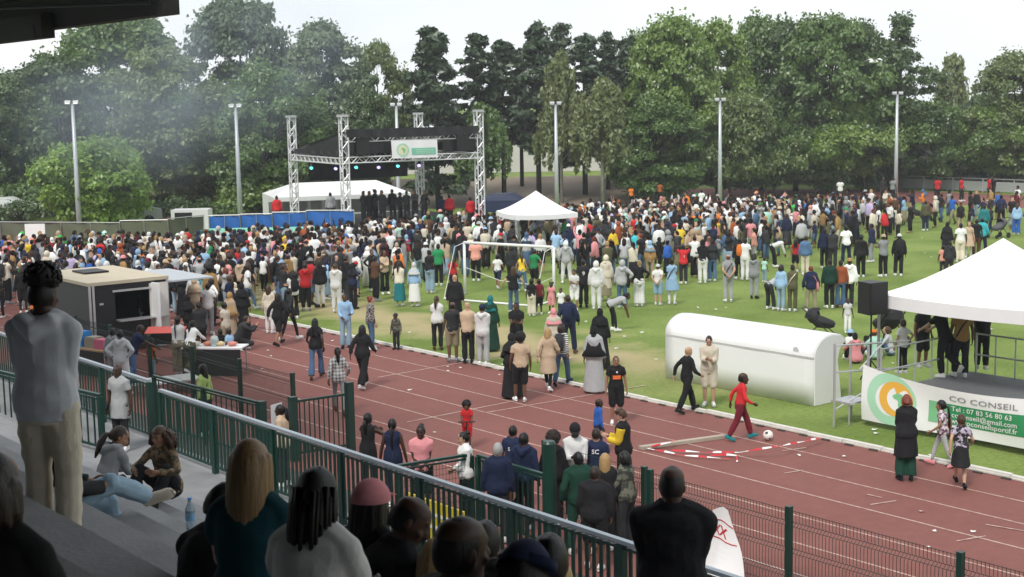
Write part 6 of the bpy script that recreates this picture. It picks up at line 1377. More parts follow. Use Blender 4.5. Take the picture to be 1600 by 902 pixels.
for it in range(90000):
    if len(spots) > 1750: break
    d_ = rg.uniform(46, 96); x = rg.uniform(-60, 1650); lat = (x - 800) * d_ / F
    px, py = px_of((lat, d_, 0))
    if not (upb(px) < py < lowb(px)): continue
    t_, n_ = to_tn(V(lat, d_, 0))
    if 40.4 < t_ < 46 and 16 < n_ < 21.4: continue
    if (V(lat, d_, 0) - stage_c).length < 5.0 and d_ > 74: continue
    if d_ > 73 and px < 560 and py < 391: continue
    dn_ = min(1, max(0, (lowb(px) - py) / 55)); r_ = 1.1 - .53 * dn_
    if px < 560: r_ *= .88
    if px > 1405: r_ = 1.5
    if px > 1180 and rg.random() < .35: continue
    if not free(lat, d_, r_): continue
    take(lat, d_); spots.append((d_, lat, px, py))
spots.sort(key=lambda s: s[0])
TOPW = [('black', 26), ('white', 20), ('charcoal', 10), ('navy', 10), ('grey', 7), ('light grey', 6), ('cream', 6), ('beige', 5), ('denim', 4), ('light blue', 4), ('red', 2.6), ('pink', 3), ('olive', 3), ('blue', 2), ('green', 2), ('orange', 1.5), ('maroon', 2), ('turquoise', 1), ('brown', 2), ('yellow', 1), ('coral', 1.2), ('mint', 1), ('lilac', 1), ('bright green', .8), ('tan', 1.5), ('rust', 1)]
BOTW = [('black', 40), ('denim', 20), ('pale denim', 12), ('charcoal', 9), ('grey', 6), ('white', 6), ('khaki', 6), ('navy', 6), ('cream', 4), ('beige', 3), ('olive', 2), ('maroon', 1)]
def wch(W): return rg.choices([a for a, _ in W], [c for _, c in W])[0]
GEN = ['stand', 'stand2', 'stand3', 'front', 'crossed', 'hip', 'phone', 'walk', 'film', 'behind', 'up']
GW = [20, 16, 14, 12, 9, 8, 6, 5, 5, 4, 1.5]
TOPN = {'tee': 'tee', 'long': 'jumper', 'hoodie': 'hoodie', 'jacket': 'jacket', 'coat': 'coat', 'robe': 'robe'}
BN = {'trousers': 'trousers', 'flare': 'jeans', 'shorts': 'shorts', 'skirt': 'long skirt', 'joggers': 'joggers', 'leggings': 'leggings'}
PD = {'stand': 'standing', 'stand2': 'standing', 'stand3': 'standing', 'front': 'hands in front', 'crossed': 'arms crossed', 'hip': 'hand on hip', 'phone': 'hands held up', 'walk': 'walking', 'film': 'arms raised forward', 'behind': 'hands behind back', 'up': 'arms raised high'}
HD = {'short': 'short hair', 'buzz': 'cropped hair', 'afro': 'afro hair', 'long': 'long hair', 'ponytail': 'ponytail', 'bun': 'hair bun', 'hijab': 'headscarf', 'hood': 'raised hood', 'cap': 'cap', 'curly': 'curly hair', 'braids': 'braids'}
def outfit():
    bd = rg.choices(['m', 'f', 'c'], [48, 42, 10])[0]
    pn = rg.choices(GEN, GW)[0]; tc__, bc = wch(TOPW), wch(BOTW)
    if bd == 'f':
        top = rg.choices(['tee', 'long', 'jacket', 'robe'], [35, 35, 18, 12])[0]; bot = rg.choices(['trousers', 'flare', 'leggings', 'skirt'], [40, 25, 15, 20])[0]; hair = rg.choices(['long', 'ponytail', 'bun', 'hijab', 'braids', 'curly'], [28, 22, 14, 20, 10, 6])[0]
        if top == 'robe': hair = 'hijab'; pn = rg.choice(['stand', 'stand2', 'front'])
        if bot == 'skirt': pn = rg.choice(['stand', 'stand2', 'front', 'phone'])
    else:
        top = rg.choices(['tee', 'long', 'hoodie', 'jacket'], [42, 18, 22, 18])[0]; bot = rg.choices(['trousers', 'joggers', 'shorts', 'flare'], [45, 22, 18, 15])[0]; hair = rg.choices(['short', 'buzz', 'afro', 'hood', 'cap'], [48, 22, 8, 6, 16])[0]
        if hair == 'hood': top = 'hoodie'
    hc = tc__ if hair == 'hood' else (wch(TOPW) if hair in ('hijab', 'cap') else rg.choices(['black', 'dark brown', 'brown', 'blonde', 'ginger'], [66, 16, 10, 6, 2])[0])
    if top == 'robe' and rg.random() < .6: hc = tc__ = rg.choice(['black', 'black', 'charcoal', 'beige', 'grey', 'navy'])
    sk = rg.choices('dbtlm', [38, 18, 16, 20, 8])[0] if hc != 'blonde' else 'l'
    hgt = {'m': rg.gauss(1.76, .06), 'f': rg.gauss(1.66, .05), 'c': rg.uniform(1.1, 1.45)}[bd]
    return bd, pn, top, tc__, bot, bc, hair, hc, sk, hgt
def zone(px):
    for lim, s in ((110, 'left of the food trailer'), (230, 'behind the food trailer'), (330, 'below the olive fence'), (440, 'below the blue tarpaulin'), (560, 'left of the stage'), (650, 'before the stage performers'), (727, 'left of the goal'), (800, 'behind the goal'), (880, 'before the small tent'), (990, 'right of the goal'), (1080, 'behind the red shirt'), (1170, 'below the centre mast'), (1290, 'in the right crowd'), (1410, 'below the rightmost mast'), (9999, 'at the far right')):
        if px < lim: return s
NIND = 300 - NPER
used = set(); colr = []
def heading(lat, d_):
    v_ = stage_c - V(lat, d_, 0); a = math.degrees(math.atan2(v_.x, v_.y)); return a + rg.gauss(0, 28) if rg.random() < .8 else rg.uniform(0, 360)
rest = []
for i, (d_, lat, px, py) in enumerate(spots):
    fc = heading(lat, d_)
    if i < NIND and -5 < px < 1605:
        for tr in range(40):
            O_ = outfit(); bd, pn, top, tc__, bot, bc, hair, hc, sk, hgt = O_
            who_ = 'small person' if bd == 'c' else 'person'; ds = f'{hc} {HD[hair]}' if hair in ('hijab', 'cap') else 'raised hood' if hair == 'hood' else PD[pn]
            if top == 'robe': lb = f'person in {tc__} robe and {hc} headscarf, {PD[pn]}, {zone(px)}'
            else: lb = f'{who_} in {tc__} {TOPN[top]}, {bc} {BN[bot]}, {ds}, {zone(px)}'
            if lb not in used: break
        used.add(lb)
        bg_ = ('backpack', wch(TOPW)) if rg.random() < .12 and top != 'robe' else None
        hat = None
        if hair == 'cap': person((lat, d_, 0), hgt, fc, pn, top, tc__, bot, bc, 'buzz', 'black', sk, lb, bd=bd, lod=2, grp='spectators on the field', hat='cap', hatc=hc, shoe=rg.choice(['white', 'white', 'black', 'grey']), bag=bg_)
        else: person((lat, d_, 0), hgt, fc, pn, top, tc__, None if top == 'robe' else bot, bc, hair, hc, sk, lb, bd=bd, lod=2, grp='spectators on the field', shoe=rg.choice(['white', 'white', 'black', 'grey']), bag=bg_)
    else: rest.append((d_, lat, fc))
# the far crowd that reads as one mass: one mesh with a colour per face
def arr(me, ratio=None):
    o = bpy.data.objects.new('t', me)
    if ratio: m_ = o.modifiers.new('d', 'DECIMATE'); m_.ratio = ratio
    r_ = evaluated(o); r_.calc_loop_triangles()
    v = np.empty(len(r_.vertices) * 3); r_.vertices.foreach_get('co', v); f = np.empty(len(r_.loop_triangles) * 3, dtype=np.int64); r_.loop_triangles.foreach_get('vertices', f)
    bpy.data.objects.remove(o); bpy.data.meshes.remove(r_); return v.reshape(-1, 3), f.reshape(-1, 3)
AC = {}
def carr(key, fn, tgt):
    if key not in AC:
        me = fn(); nt_ = sum(len(p.vertices) - 2 for p in me.polygons); AC[key] = arr(me, min(1, tgt / nt_))
    return AC[key]
VV, FF, CC = [], [], []; vb_ = 0
for d_, lat, fc in rest:
    bd, pn, top, tc__, bot, bc, hair, hc, sk, hgt = outfit(); bd = 'm' if bd == 'm' else bd
    if bd == 'c' : bd, hgt = 'f', rg.uniform(1.2, 1.5)
    S = skel(pn, bd); parts = [(carr(('b', pn, bd), lambda: body_mesh(pn, bd, 2), 145), SKIN[sk], None), (carr(('t', pn, bd, top), lambda: top_mesh(pn, bd, top, 2), 100), COLS[tc__], None)]
    if top != 'robe': parts.append((carr(('o', pn, bd, bot), lambda: bot_mesh(pn, bd, bot, 2), 80), COLS[bc], None))
    hk = hair if hair != 'cap' else 'cap'; parts.append((carr(('h', hk), lambda: hair_mesh(hk), 60), COLS[hc] if hair in HEADN else HAIRC[hc], S))
    k = hgt / 1.75; a = -R(fc); ca, sa = math.cos(a), math.sin(a); Rm = np.array([[ca, -sa, 0], [sa, ca, 0], [0, 0, 1]]) * k
    for (v, f), c, SS in parts:
        if SS is not None: v = (v * SS['hs']) @ np.array(SS['hr']).T + np.array(SS['hc'])
        v = v @ Rm.T + np.array([lat, d_, 0]); VV.append(v); FF.append(f + vb_); vb_ += len(v); j = rg.uniform(.85, 1.15); CC.append(np.tile(np.array([min(1, x * j) for x in c] + [1.0]), (len(f), 1)))
VV, FF, CC = np.vstack(VV), np.vstack(FF), np.vstack(CC)
me = bpy.data.meshes.new('crowd'); me.vertices.add(len(VV)); me.vertices.foreach_set('co', VV.ravel()); me.loops.add(FF.size); me.loops.foreach_set('vertex_index', FF.ravel().astype(np.int32))
me.polygons.add(len(FF)); me.polygons.foreach_set('loop_start', np.arange(0, FF.size, 3, dtype=np.int32)); me.update(calc_edges=True); me.polygons.foreach_set('use_smooth', [True] * len(FF))
at = me.attributes.new('cloth_colour', 'FLOAT_COLOR', 'FACE'); at.data.foreach_set('color', CC.ravel().astype(np.float32))
m_cr, n, l, b = node_mat('crowd_colours'); q_ = n.new('ShaderNodeAttribute'); q_.attribute_name = 'cloth_colour'; l.new(q_.outputs['Color'], b.inputs['Base Color']); b.inputs['Roughness'].default_value = .8; b.inputs['Specular IOR Level'].default_value = .2
tag(link('far_crowd', me, m_cr), 'dense far crowd of spectators filling the field towards the stage', 'crowd', kind='stuff')
print('people', NPER, 'far', len(rest), 'tris', len(FF))
# far people on the rim of the field who stand above the mass
for x, y, h, c, lb in ((986, 290, 1.3, 'orange', 'person in orange raised above the far crowd, left of the other orange one'), (1031, 284, 1.3, 'rust', 'person in orange red raised above the far crowd'), (1465, 284, 1.7, 'red', 'person in red tee at the far track, nearest the rightmost mast'), (1502, 290, 1.7, 'red', 'person in red top at the far track beyond the pushchairs'), (1546, 294, 1.7, 'red', 'person in red at the far track above the teal jacket'), (1380, 280, 1.75, 'charcoal', 'person in charcoal standing left of the rightmost mast base'), (1395, 278, 1.75, 'grey', 'person in grey standing against the rightmost mast base'), (1313, 288, 1.7, 'white', 'person in white standing at the back below the wide trees'), (1096, 296, 1.6, 'white', 'person in white raised above the far crowd below the centre right mast'), (1552, 277, 1.7, 'black', 'person in black on the bank at the far right')):
    dd = 90 if x < 1300 else 97; p = D(x, y, dd); z = p.z - h; p.z = max(0, z)
    person(p, h, rg.uniform(0, 360), 'stand2', 'tee', c, 'trousers', 'black', 'short', 'black', 'd', lb, lod=2, grp='people at the far edge')
    if p.z > .1:
        q = MB(); q.box((0, 0, p.z / 2 - .01), (.7, .5, p.z - .02)); q.box((0, 0, p.z - .03), (.76, .56, .04)); tag(q.build('wooden_box', m_wood, loc=(p.x, p.y, 0)), 'low box under the ' + ' '.join(lb.replace('person', 'one').split()[:12]), 'box')
# ================================================================== TREES
def leafmat(name, c0, c1, tr=.4):
    m_ = bpy.data.materials.new(name); m_.use_nodes = True; n_ = m_.node_tree.nodes; l_ = m_.node_tree.links; n_.remove(n_['Principled BSDF']); out = n_['Material Output']
    t_ = n_.new('ShaderNodeTexCoord'); q_ = n_.new('ShaderNodeTexNoise'); q_.inputs['Scale'].default_value = .45; q_.inputs['Detail'].default_value = 3; g_ = n_.new('ShaderNodeNewGeometry')
    ad = n_.new('ShaderNodeMath'); ad.operation = 'ADD'; mu = n_.new('ShaderNodeMath'); mu.operation = 'MULTIPLY'; mu.inputs[1].default_value = .6
    su = n_.new('ShaderNodeMath'); su.operation = 'SUBTRACT'; su.inputs[1].default_value = .3
    r_ = n_.new('ShaderNodeMixRGB'); r_.inputs[1].default_value = (*c0, 1); r_.inputs[2].default_value = (*c1, 1)
    l_.new(t_.outputs['Object'], q_.inputs['Vector']); l_.new(g_.outputs['Random Per Island'], mu.inputs[0]); l_.new(q_.outputs['Fac'], su.inputs[0]); l_.new(mu.outputs[0], ad.inputs[0]); l_.new(su.outputs[0], ad.inputs[1]); l_.new(ad.outputs[0], r_.inputs[0])
    d_ = n_.new('ShaderNodeBsdfDiffuse'); tr_ = n_.new('ShaderNodeBsdfTranslucent'); mx_ = n_.new('ShaderNodeMixShader'); mx_.inputs[0].default_value = tr
    l_.new(r_.outputs[0], d_.inputs[0]); l_.new(r_.outputs[0], tr_.inputs[0]); l_.new(d_.outputs[0], mx_.inputs[1]); l_.new(tr_.outputs[0], mx_.inputs[2]); gl_ = n_.new('ShaderNodeBsdfGlossy'); gl_.inputs['Roughness'].default_value = .42; gl_.inputs['Color'].default_value = (.9, .95, .9, 1); m2_ = n_.new('ShaderNodeMixShader'); m2_.inputs[0].default_value = .055; l_.new(mx_.outputs[0], m2_.inputs[1]); l_.new(gl_.outputs[0], m2_.inputs[2]); l_.new(m2_.outputs[0], out.inputs[0]); return m_
LM = {'dark': leafmat('leaf_dark', (.05, .095, .03), (.12, .19, .055)), 'mid': leafmat('leaf_mid', (.075, .145, .032), (.16, .26, .06)), 'light': leafmat('leaf_light', (.12, .215, .035), (.25, .36, .075)), 'bright': leafmat('leaf_bright', (.16, .29, .035), (.3, .45, .075)),
      'olive': leafmat('leaf_olive', (.095, .15, .04), (.22, .275, .085)), 'blue': leafmat('leaf_bluegreen', (.065, .11, .06), (.15, .215, .115)), 'pine': leafmat('needle_dark', (.028, .055, .028), (.075, .115, .055), .2), 'birch': leafmat('leaf_birch', (.12, .165, .05), (.26, .3, .11)), 'silver': leafmat('leaf_silver', (.065, .12, .045), (.23, .29, .16))}
m_bark = mat('bark_brown', (.06, .048, .036), .9, .3, 3, .6, 12); m_barkp = mat('bark_pine', (.035, .03, .026), .9, .3, 3, .6, 12); m_barkb = mat('bark_birch', (.35, .34, .32), .8, .5, 4)
nr = np.random.RandomState(4)
def leaves(C, Rad, cnt, size, squash=.8, droop=0.0, elong=1.6):
    """leaf quads on the skins of clumps at C with radius Rad"""
    idx = nr.choice(len(C), cnt, p=Rad ** 2 / (Rad ** 2).sum()); d_ = nr.normal(size=(cnt, 3)); d_ /= np.linalg.norm(d_, axis=1)[:, None]
    d_[:, 2] = np.where(d_[:, 2] < -.35, -d_[:, 2], d_[:, 2]); rr_ = Rad[idx] * (nr.rand(cnt) ** .35) * (1 + .18 * nr.normal(size=cnt))
    P = C[idx] + d_ * rr_[:, None] * np.array([1, 1, squash]); nrm = d_ + nr.normal(size=(cnt, 3)) * .55 + np.array([0, 0, .35]); nrm /= np.linalg.norm(nrm, axis=1)[:, None]
    a = np.cross(nrm, nr.normal(size=(cnt, 3))); a[:, 2] -= droop; a /= np.linalg.norm(a, axis=1)[:, None]; b_ = np.cross(nrm, a); s = size * (.65 + .7 * nr.rand(cnt))[:, None]
    a *= s * elong * .5; b_ *= s * .5
    return np.stack([P - a, P - a * .1 + b_, P + a, P - a * .1 - b_], 1)
def quads_mesh(Q, name):
    k = len(Q); me = bpy.data.meshes.new(name); me.vertices.add(k * 4); me.vertices.foreach_set('co', Q.reshape(-1).astype(np.float32)); me.loops.add(k * 4); me.loops.foreach_set('vertex_index', np.arange(k * 4, dtype=np.int32)); me.polygons.add(k); me.polygons.foreach_set('loop_start', np.arange(0, k * 4, 4, dtype=np.int32)); me.update(calc_edges=True); return me
def broad(H_, Rd, zb, nl, size=.27, ncl=70, seed=0, flat=1.0, pointy=0.0, droop=0.0, lumpy=.35, limbs=9, fork=.3):
    r_ = np.random.RandomState(seed); C, Rr = [], []; zc = (H_ + zb) / 2; hz = (H_ - zb) / 2; lob = [(r_.rand() * 6.28, r_.uniform(-.7, .8), r_.uniform(.15, 1)) for _ in range(9)]
    while len(C) < ncl:
        a = r_.rand() * 6.28; u = r_.uniform(-1, 1); prof = math.sqrt(max(0, 1 - abs(u) ** 2.2)) * (1 - pointy * max(0, u)) ; bump = 1 + lumpy * sum(math.exp(-((math.atan2(math.sin(a - q), math.cos(a - q))) ** 2) * 2 - (u - w_) ** 2 * 5) * s for q, w_, s in lob) - lumpy * .4
        rad = prof * bump * (r_.rand() ** .3) * Rd; C.append((rad * math.cos(a), rad * math.sin(a) * flat, zc + u * hz * (.92 + .1 * bump))); Rr.append(r_.uniform(.5, 1.35) * Rd / 5.2)
    C, Rr = np.array(C), np.array(Rr); Q = leaves(C, Rr, nl, size, droop=droop)
    # stray sprigs so that the outline frays
    k = int(nl * .08); j = r_.randint(0, len(C), k); dd = r_.normal(size=(k, 3)); dd /= np.linalg.norm(dd, axis=1)[:, None]; dd[:, 2] = np.abs(dd[:, 2]); Q2 = leaves(C[j] + dd * Rr[j][:, None] * 1.25, np.full(k, .22), k, size * .9)
    t_ = MB(); th = max(.16, H_ * .022); t_.tube([(0, 0, -.3), (.03, 0, zb * .5), (.08, .05, H_ * fork + .6), (0, 0, H_ * .62), (0, 0, H_ * .88)], [th * 1.35, th, th * .8, th * .45, th * .12], 9)
    od = np.argsort(-Rr)[:limbs * 3]
    for i in range(limbs):
        e_ = V(*C[od[(i * 3) % len(od)]]); z0 = H_ * (fork * .8 + .25 * (i / limbs)); b0 = V(0.05, .03, z0); md_ = b0.lerp(e_, .5) + V(0, 0, .35); t_.tube([b0, md_, e_], [th * .5, th * .32, .04], 6)
    return quads_mesh(np.concatenate([Q, Q2]), 'crown'), t_.mesh('trunk', True)
def pine(H_, Rd, zb, nl, seed=0, size=.3):
    r_ = np.random.RandomState(seed); C, Rr = [], []; t_ = MB(); t_.tube([(0, 0, -.3), (.05, 0, H_ * .4), (0, .04, H_ * .75), (0, 0, H_ * .98)], [.2, .16, .1, .03], 8); z = zb
    while z < H_ * .97:
        f = (z - zb) / (H_ - zb); env = Rd * (1 - f ** 1.5 * .85) * (.75 + .25 * math.sin(min(1, f * 4) * 1.57))
        for k in range(r_.randint(2, 4)):
            a = r_.rand() * 6.28; rr_ = env * r_.uniform(.35, 1.1); e_ = V(rr_ * math.cos(a), rr_ * math.sin(a), z + rr_ * r_.uniform(.05, .4)); t_.tube([(0, 0, z - .1), e_], [.04, .01], 4)
            for s in (.45, .7, .9, 1.05): C.append(tuple(V(0, 0, z).lerp(e_, s) + V(r_.uniform(-.25, .25), r_.uniform(-.25, .25), r_.uniform(-.05, .25)))); Rr.append(r_.uniform(.2, .52))
        z += r_.uniform(.22, .5)
    for k in range(4): C.append((r_.uniform(-.2, .2), r_.uniform(-.2, .2), H_ - .2 - .35 * k)); Rr.append(.34)
    return quads_mesh(leaves(np.array(C), np.array(Rr), nl, size, squash=.6, elong=2.6), 'crown'), t_.mesh('trunk', True)
def weeper(H_, Rd, zb, nl, seed=0):
    r_ = np.random.RandomState(seed); t_ = MB(); t_.tube([(0, 0, -.3), (.05, 0, H_ * .5), (0, 0, H_ * .95)], [.16, .11, .03], 8); C, Rr = [], []
    for k in range(80):
        a = r_.rand() * 6.28; z = zb + (H_ - zb) * r_.uniform(.3, 1) ; f = (z - zb) / (H_ - zb); rr_ = Rd * math.sqrt(max(.03, 1 - (f * 1.0) ** 1.6)) * r_.uniform(.25, 1.1); p = V(rr_ * math.cos(a), rr_ * math.sin(a), z); t_.tube([(0, 0, max(zb, z - 1.5)), p], [.04, .012], 4)
        ln = r_.uniform(1.2, 3.0)
        for s in range(6): C.append((p.x + r_.uniform(-.1, .1), p.y + r_.uniform(-.1, .1), p.z - ln * s / 6)); Rr.append(.33 * (1 - s * .08))
    return quads_mesh(leaves(np.array(C), np.array(Rr), nl, .2, squash=1.2, droop=1.2, elong=1.8), 'crown'), t_.mesh('trunk', True)
PR = {'b1': broad(14, 5.6, 0.80, 39375, 0.248, 194, 1), 'b2': broad(14, 5.2, 1.10, 39375, 0.258, 172, 2, lumpy=.55), 'b3': broad(13, 5.0, 0.60, 37500, 0.230, 194, 3, pointy=.25), 'b4': broad(14, 4.4, 0.75, 35625, 0.239, 172, 4, pointy=.45), 'b5': broad(12, 4.8, 0.50, 35625, 0.230, 162, 5, lumpy=.6), 'b6': broad(13, 4.6, 1.00, 31875, 0.248, 129, 6, lumpy=.7),
      'w1': broad(7.0, 5.4, 1.7, 15000, .2, 75, 7, lumpy=.5, fork=.22, limbs=12), 'w2': broad(7.4, 5.0, 1.4, 14000, .2, 70, 8, lumpy=.6, fork=.2, limbs=12), 's1': broad(6.0, 3.7, .7, 22000, .19, 130, 9, fork=.2, lumpy=.25), 'sp': broad(14, 3.4, 1.5, 15000, .21, 110, 12, lumpy=.9, pointy=.55),
      'p1': pine(14, 2.3, 2.6, 9500, 1, .22), 'p2': pine(14, 1.9, 5.0, 6500, 2, .22), 'p3': pine(14.5, 2.1, 4.0, 7500, 3, .22), 'p4': pine(14, 3.2, 1.2, 15000, 6, .28), 'bi': weeper(9.5, 2.6, 1.8, 17000, 1), 'bs': weeper(9.0, 2.2, 2.0, 5000, 2)}
RH = {'b1': (14, 5.6), 'b2': (14, 5.2), 'b3': (13, 5), 'b4': (14, 4.4), 'b5': (12, 4.8), 'b6': (13, 4.6), 'w1': (7, 5.4), 'w2': (7.4, 5), 's1': (6, 3.7), 'sp': (14, 3.4), 'p1': (14, 2.3), 'p2': (14, 1.9), 'p3': (14.5, 2.1), 'p4': (14, 3.2), 'bi': (9.5, 2.6), 'bs': (9, 2.2)}
trr = random.Random(9)
def tree(kind, x, ytop, hw, depth, col, label, cat='tree', zb=.0):
    p = D(x, ytop, depth); H_ = p.z - zb; h0, r0 = RH[kind]; nm = 'pine_tree' if kind[0] == 'p' else 'birch_tree' if kind in ('bi', 'bs') else 'broadleaf_tree'
    root = tag(empty(nm, (p.x, p.y, zb), trr.uniform(0, 6.28)), label, cat, 'trees behind the field'); s = H_ / h0; root.scale = (hw * depth / F / r0, hw * depth / F / r0, s)
    c, t_ = PR[kind]; link('crown', c, LM[col], root); link('trunk', t_, m_barkp if kind[0] == 'p' else m_barkb if kind in ('bi', 'bs') else m_bark, root)
for a in (('b5', -5, 165, 62, 96, 'dark', 'dark broadleaf tree cut off by the left picture edge'), ('b2', 88, 98, 88, 98, 'dark', 'big dark chestnut like tree behind the leftmost mast'), ('b1', 178, 30, 110, 108, 'mid', 'tall mid green tree under the roof edge at upper left'), ('b2', 248, 88, 92, 97, 'olive', 'broad olive tree with yellowing tips right of the leftmost mast'),
          ('b1', 372, 14, 92, 112, 'blue', 'tallest bluish tree in the smoke at left'), ('b3', 408, 112, 84, 94, 'mid', 'rounded green tree left of the stage towers'), ('b4', 502, 46, 78, 104, 'silver', 'tall silvery leaved tree behind the stage left tower'), ('b6', 588, 76, 48, 108, 'olive', 'narrow yellow green tree left of the broad pine'), ('b3', 566, 150, 50, 100, 'dark', 'dark low tree just behind the stage roof'),
          ('s1', 146, 228, 82, 83, 'bright', 'small bright yellow green tree beside the leftmost mast'), ('b3', 300, 150, 80, 104, 'mid', 'mid green tree filling the gap behind the olive tree'), ('b5', 30, 120, 90, 118, 'dark', 'dark tree filling the gap at far upper left'), ('b5', 470, 170, 66, 99, 'dark', 'dark bushy tree directly behind the left stage tower'),
          ('p4', 678, 45, 75, 100, 'pine', 'broad dark pine behind the stage roof'), ('p1', 745, 52, 52, 102, 'pine', 'dark pine right of the broad pine'), ('p2', 783, 62, 39, 104, 'pine', 'thin pine with see through crown left of the pine pair'), ('p3', 838, 34, 46, 103, 'pine', 'tall pine, left of the tallest pair'), ('p1', 872, 36, 44, 105, 'pine', 'tall pine, right of the tallest pair'), ('p2', 912, 52, 41, 104, 'pine', 'pine behind the weeping birch'), ('p3', 948, 50, 41, 106, 'pine', 'pine right of the weeping birch'), ('p2', 985, 56, 36, 106, 'pine', 'rightmost pine, against the light green trees'), ('p2', 812, 75, 33, 108, 'pine', 'slender pine behind the small pop up tent'),
          ('bi', 875, 88, 48, 101, 'birch', 'pale birch between the tall pines'), ('bi', 940, 128, 57, 98, 'birch', 'weeping birch hanging over the crowd right of centre'), ('bi', 755, 165, 48, 99, 'mid', 'light shrubby tree below the pines right of the stage'),
          ('b5', 1010, 62, 60, 108, 'mid', 'mid green tree between pines and the light green tree'), ('b1', 1052, 42, 78, 103, 'light', 'tall light green tree right of the pines'), ('b6', 1122, 44, 68, 106, 'light', 'light green tree behind the centre right mast'), ('b3', 1020, 160, 70, 99, 'mid', 'rounded light tree low behind the crowd right of the birch'), ('b1', 1190, 42, 72, 112, 'mid', 'tall mid green tree right of the centre right mast'), ('b2', 1245, 46, 72, 110, 'dark', 'dark green tree at centre right skyline'), ('b5', 1298, 36, 84, 108, 'mid', 'broad green tree left of the spiky tall tree'), ('b3', 1352, 50, 60, 110, 'dark', 'dark tree just left of the spiky tall tree'), ('sp', 1408, 28, 62, 108, 'dark', 'spiky tall tree with loose top behind the rightmost mast'), ('b5', 1395, 130, 62, 112, 'dark', 'dark bushy tree below the spiky tall tree'),
          ('bs', 1488, 90, 46, 125, 'birch', 'sparse pale birch alone on the right skyline'), ('b1', 1600, 92, 78, 108, 'olive', 'olive brown tree at the right picture edge'), ('w1', 1140, 158, 84, 101, 'olive', 'low wide olive tree at the centre right mast'), ('w2', 1278, 168, 86, 108, 'light', 'wide spreading tree with forked trunk on the right'), ('w1', 1352, 172, 66, 108, 'light', 'wide light tree directly left of the rightmost mast'), ('w2', 1478, 172, 84, 108, 'mid', 'wide tree right of the rightmost mast'), ('w1', 1568, 176, 80, 108, 'light', 'wide light tree at the right picture edge'), ('w2', 1210, 190, 60, 105, 'mid', 'wide low tree between mast and forked tree'), ('b5', 1560, 150, 70, 116, 'dark', 'dark tree behind the wide trees at far right')):
    tree(*a)
# low wood edge and hedges
def hedge(name, label, a, c, h, w_, col, nl, size=.2, kind=None, cat='hedge'):
    L_ = (c - a).length; k = max(4, int(L_ / (h * .45))); C = np.array([list(a.lerp(c, (i + .5) / k) + V(nr.uniform(-w_, w_) * .3, nr.uniform(-w_, w_) * .3, h * nr.uniform(.25, .68))) for i in range(k) for _ in range(3)]); Q = leaves(C, np.full(len(C), h * .36) * nr.uniform(.7, 1.15, len(C)), nl, size)
    o = link(name, quads_mesh(Q, name), LM[col]); tag(o, label, cat, kind=kind); return o
hedge('undergrowth', 'dark undergrowth massed below the trees on the left', V(-50, 116, 0), V(-11, 118, 0), 6.0, 3, 'dark', 26000, .26, 'stuff', 'undergrowth')
hedge('undergrowth', 'dark undergrowth massed below the trees on the right', V(12, 119, 0), V(62, 124, 0), 6.0, 3, 'dark', 30000, .26, 'stuff', 'undergrowth')
hedge('hedge', 'dark clipped hedge behind the olive fence at left', V(-36, 88, .0), V(-17, 86, .0), 2.1, .8, 'dark', 12000, .13)
hedge('bush', 'light green bush between hedge and stage marquee', V(-18.5, 92, 0), V(-15, 92, 0), 2.6, 1.2, 'light', 4000, .16, cat='bush')
hedge('bush', 'shaggy green bush at the far left behind the hedge', V(-35, 93, 0), V(-27, 92, 0), 2.8, 1.2, 'mid', 6000, .16, cat='bush')
hedge('bush', 'dark bank of shrubs behind the crowd right of the pines', V(9, 104, 0), V(22, 106, 0), 3.2, 1.5, 'dark', 9000, .2, cat='bush')
hedge('bush', 'low dark shrubs along the wall at far right', TN(74, 98, 0), TN(55, 98, 0), 2.2, 1.2, 'dark', 7000, .2, cat='bush')
# wall, rail and pale building beyond
q = MB(); q.bar(TN(88, 100, 1.5), TN(40, 100, 1.5), .3, 3.0); tag(q.build('boundary_wall', mat('wall_grey', (.12, .125, .12), .9, .25, .6)), 'grey boundary wall in shade behind the trees on the right', 'wall')
lr = tag(empty('low_rail', TN(78, 93, 0)), 'low grey rail fence along the far side of the track', 'fence'); a_, c_ = TN(78, 93, 0), TN(45, 93, 0); q = MB(); q.bar(e * 1.0, c_ - a_ + e * 1.0, .06); q.build('rail', m_steel, lr)
q = MB(); q.bar(e * .45, c_ - a_ + e * .45, .05, .7); q.build('lower_panel', mat('rail_panel', (.3, .32, .31), .7, .2, .5), lr)
for i in range(14): pp = (c_ - a_) * (i / 13); q = MB(); q.bar(pp, pp + e * 1.0, .07); q.build('post', m_steel, lr)
bl_ = tag(empty('pale_building', V(1, 150, 0)), 'long pale building glimpsed behind the pine trunks', 'building'); q = MB(); q.box((0, 0, 2.2), (26, 6, 4.4)); q.build('wall', mat('pale_render', (.55, .53, .5), .8, .1, .5), bl_)
q = MB(); q.add([(-13.4, -3.4, 4.4), (13.4, -3.4, 4.4), (13.4, 3.4, 4.4), (-13.4, 3.4, 4.4), (-13.4, 0, 5.6), (13.4, 0, 5.6)], [(0, 1, 5, 4), (2, 3, 4, 5), (0, 4, 3), (1, 2, 5)]); q.build('roof', mat('roof_pale', (.6, .62, .63), .6), bl_)
for i in range(8): q = MB(); q.box((-11.3 + 3.2 * i, -3.02, 2.4), (1.2, .08, 1.3)); q.build('window', mat('far_glass', (.08, .1, .12), .2), bl_)
bk = MB(); bk.add([(-9, 100, 0), (10, 100, 0), (12, 112, 1.4), (-12, 112, 1.4)], [(0, 1, 2, 3)]); tag(bk.build('earth_bank', mat('bare_earth', (.24, .19, .14), .9, .3, .5, .5, 3)), kind='structure')
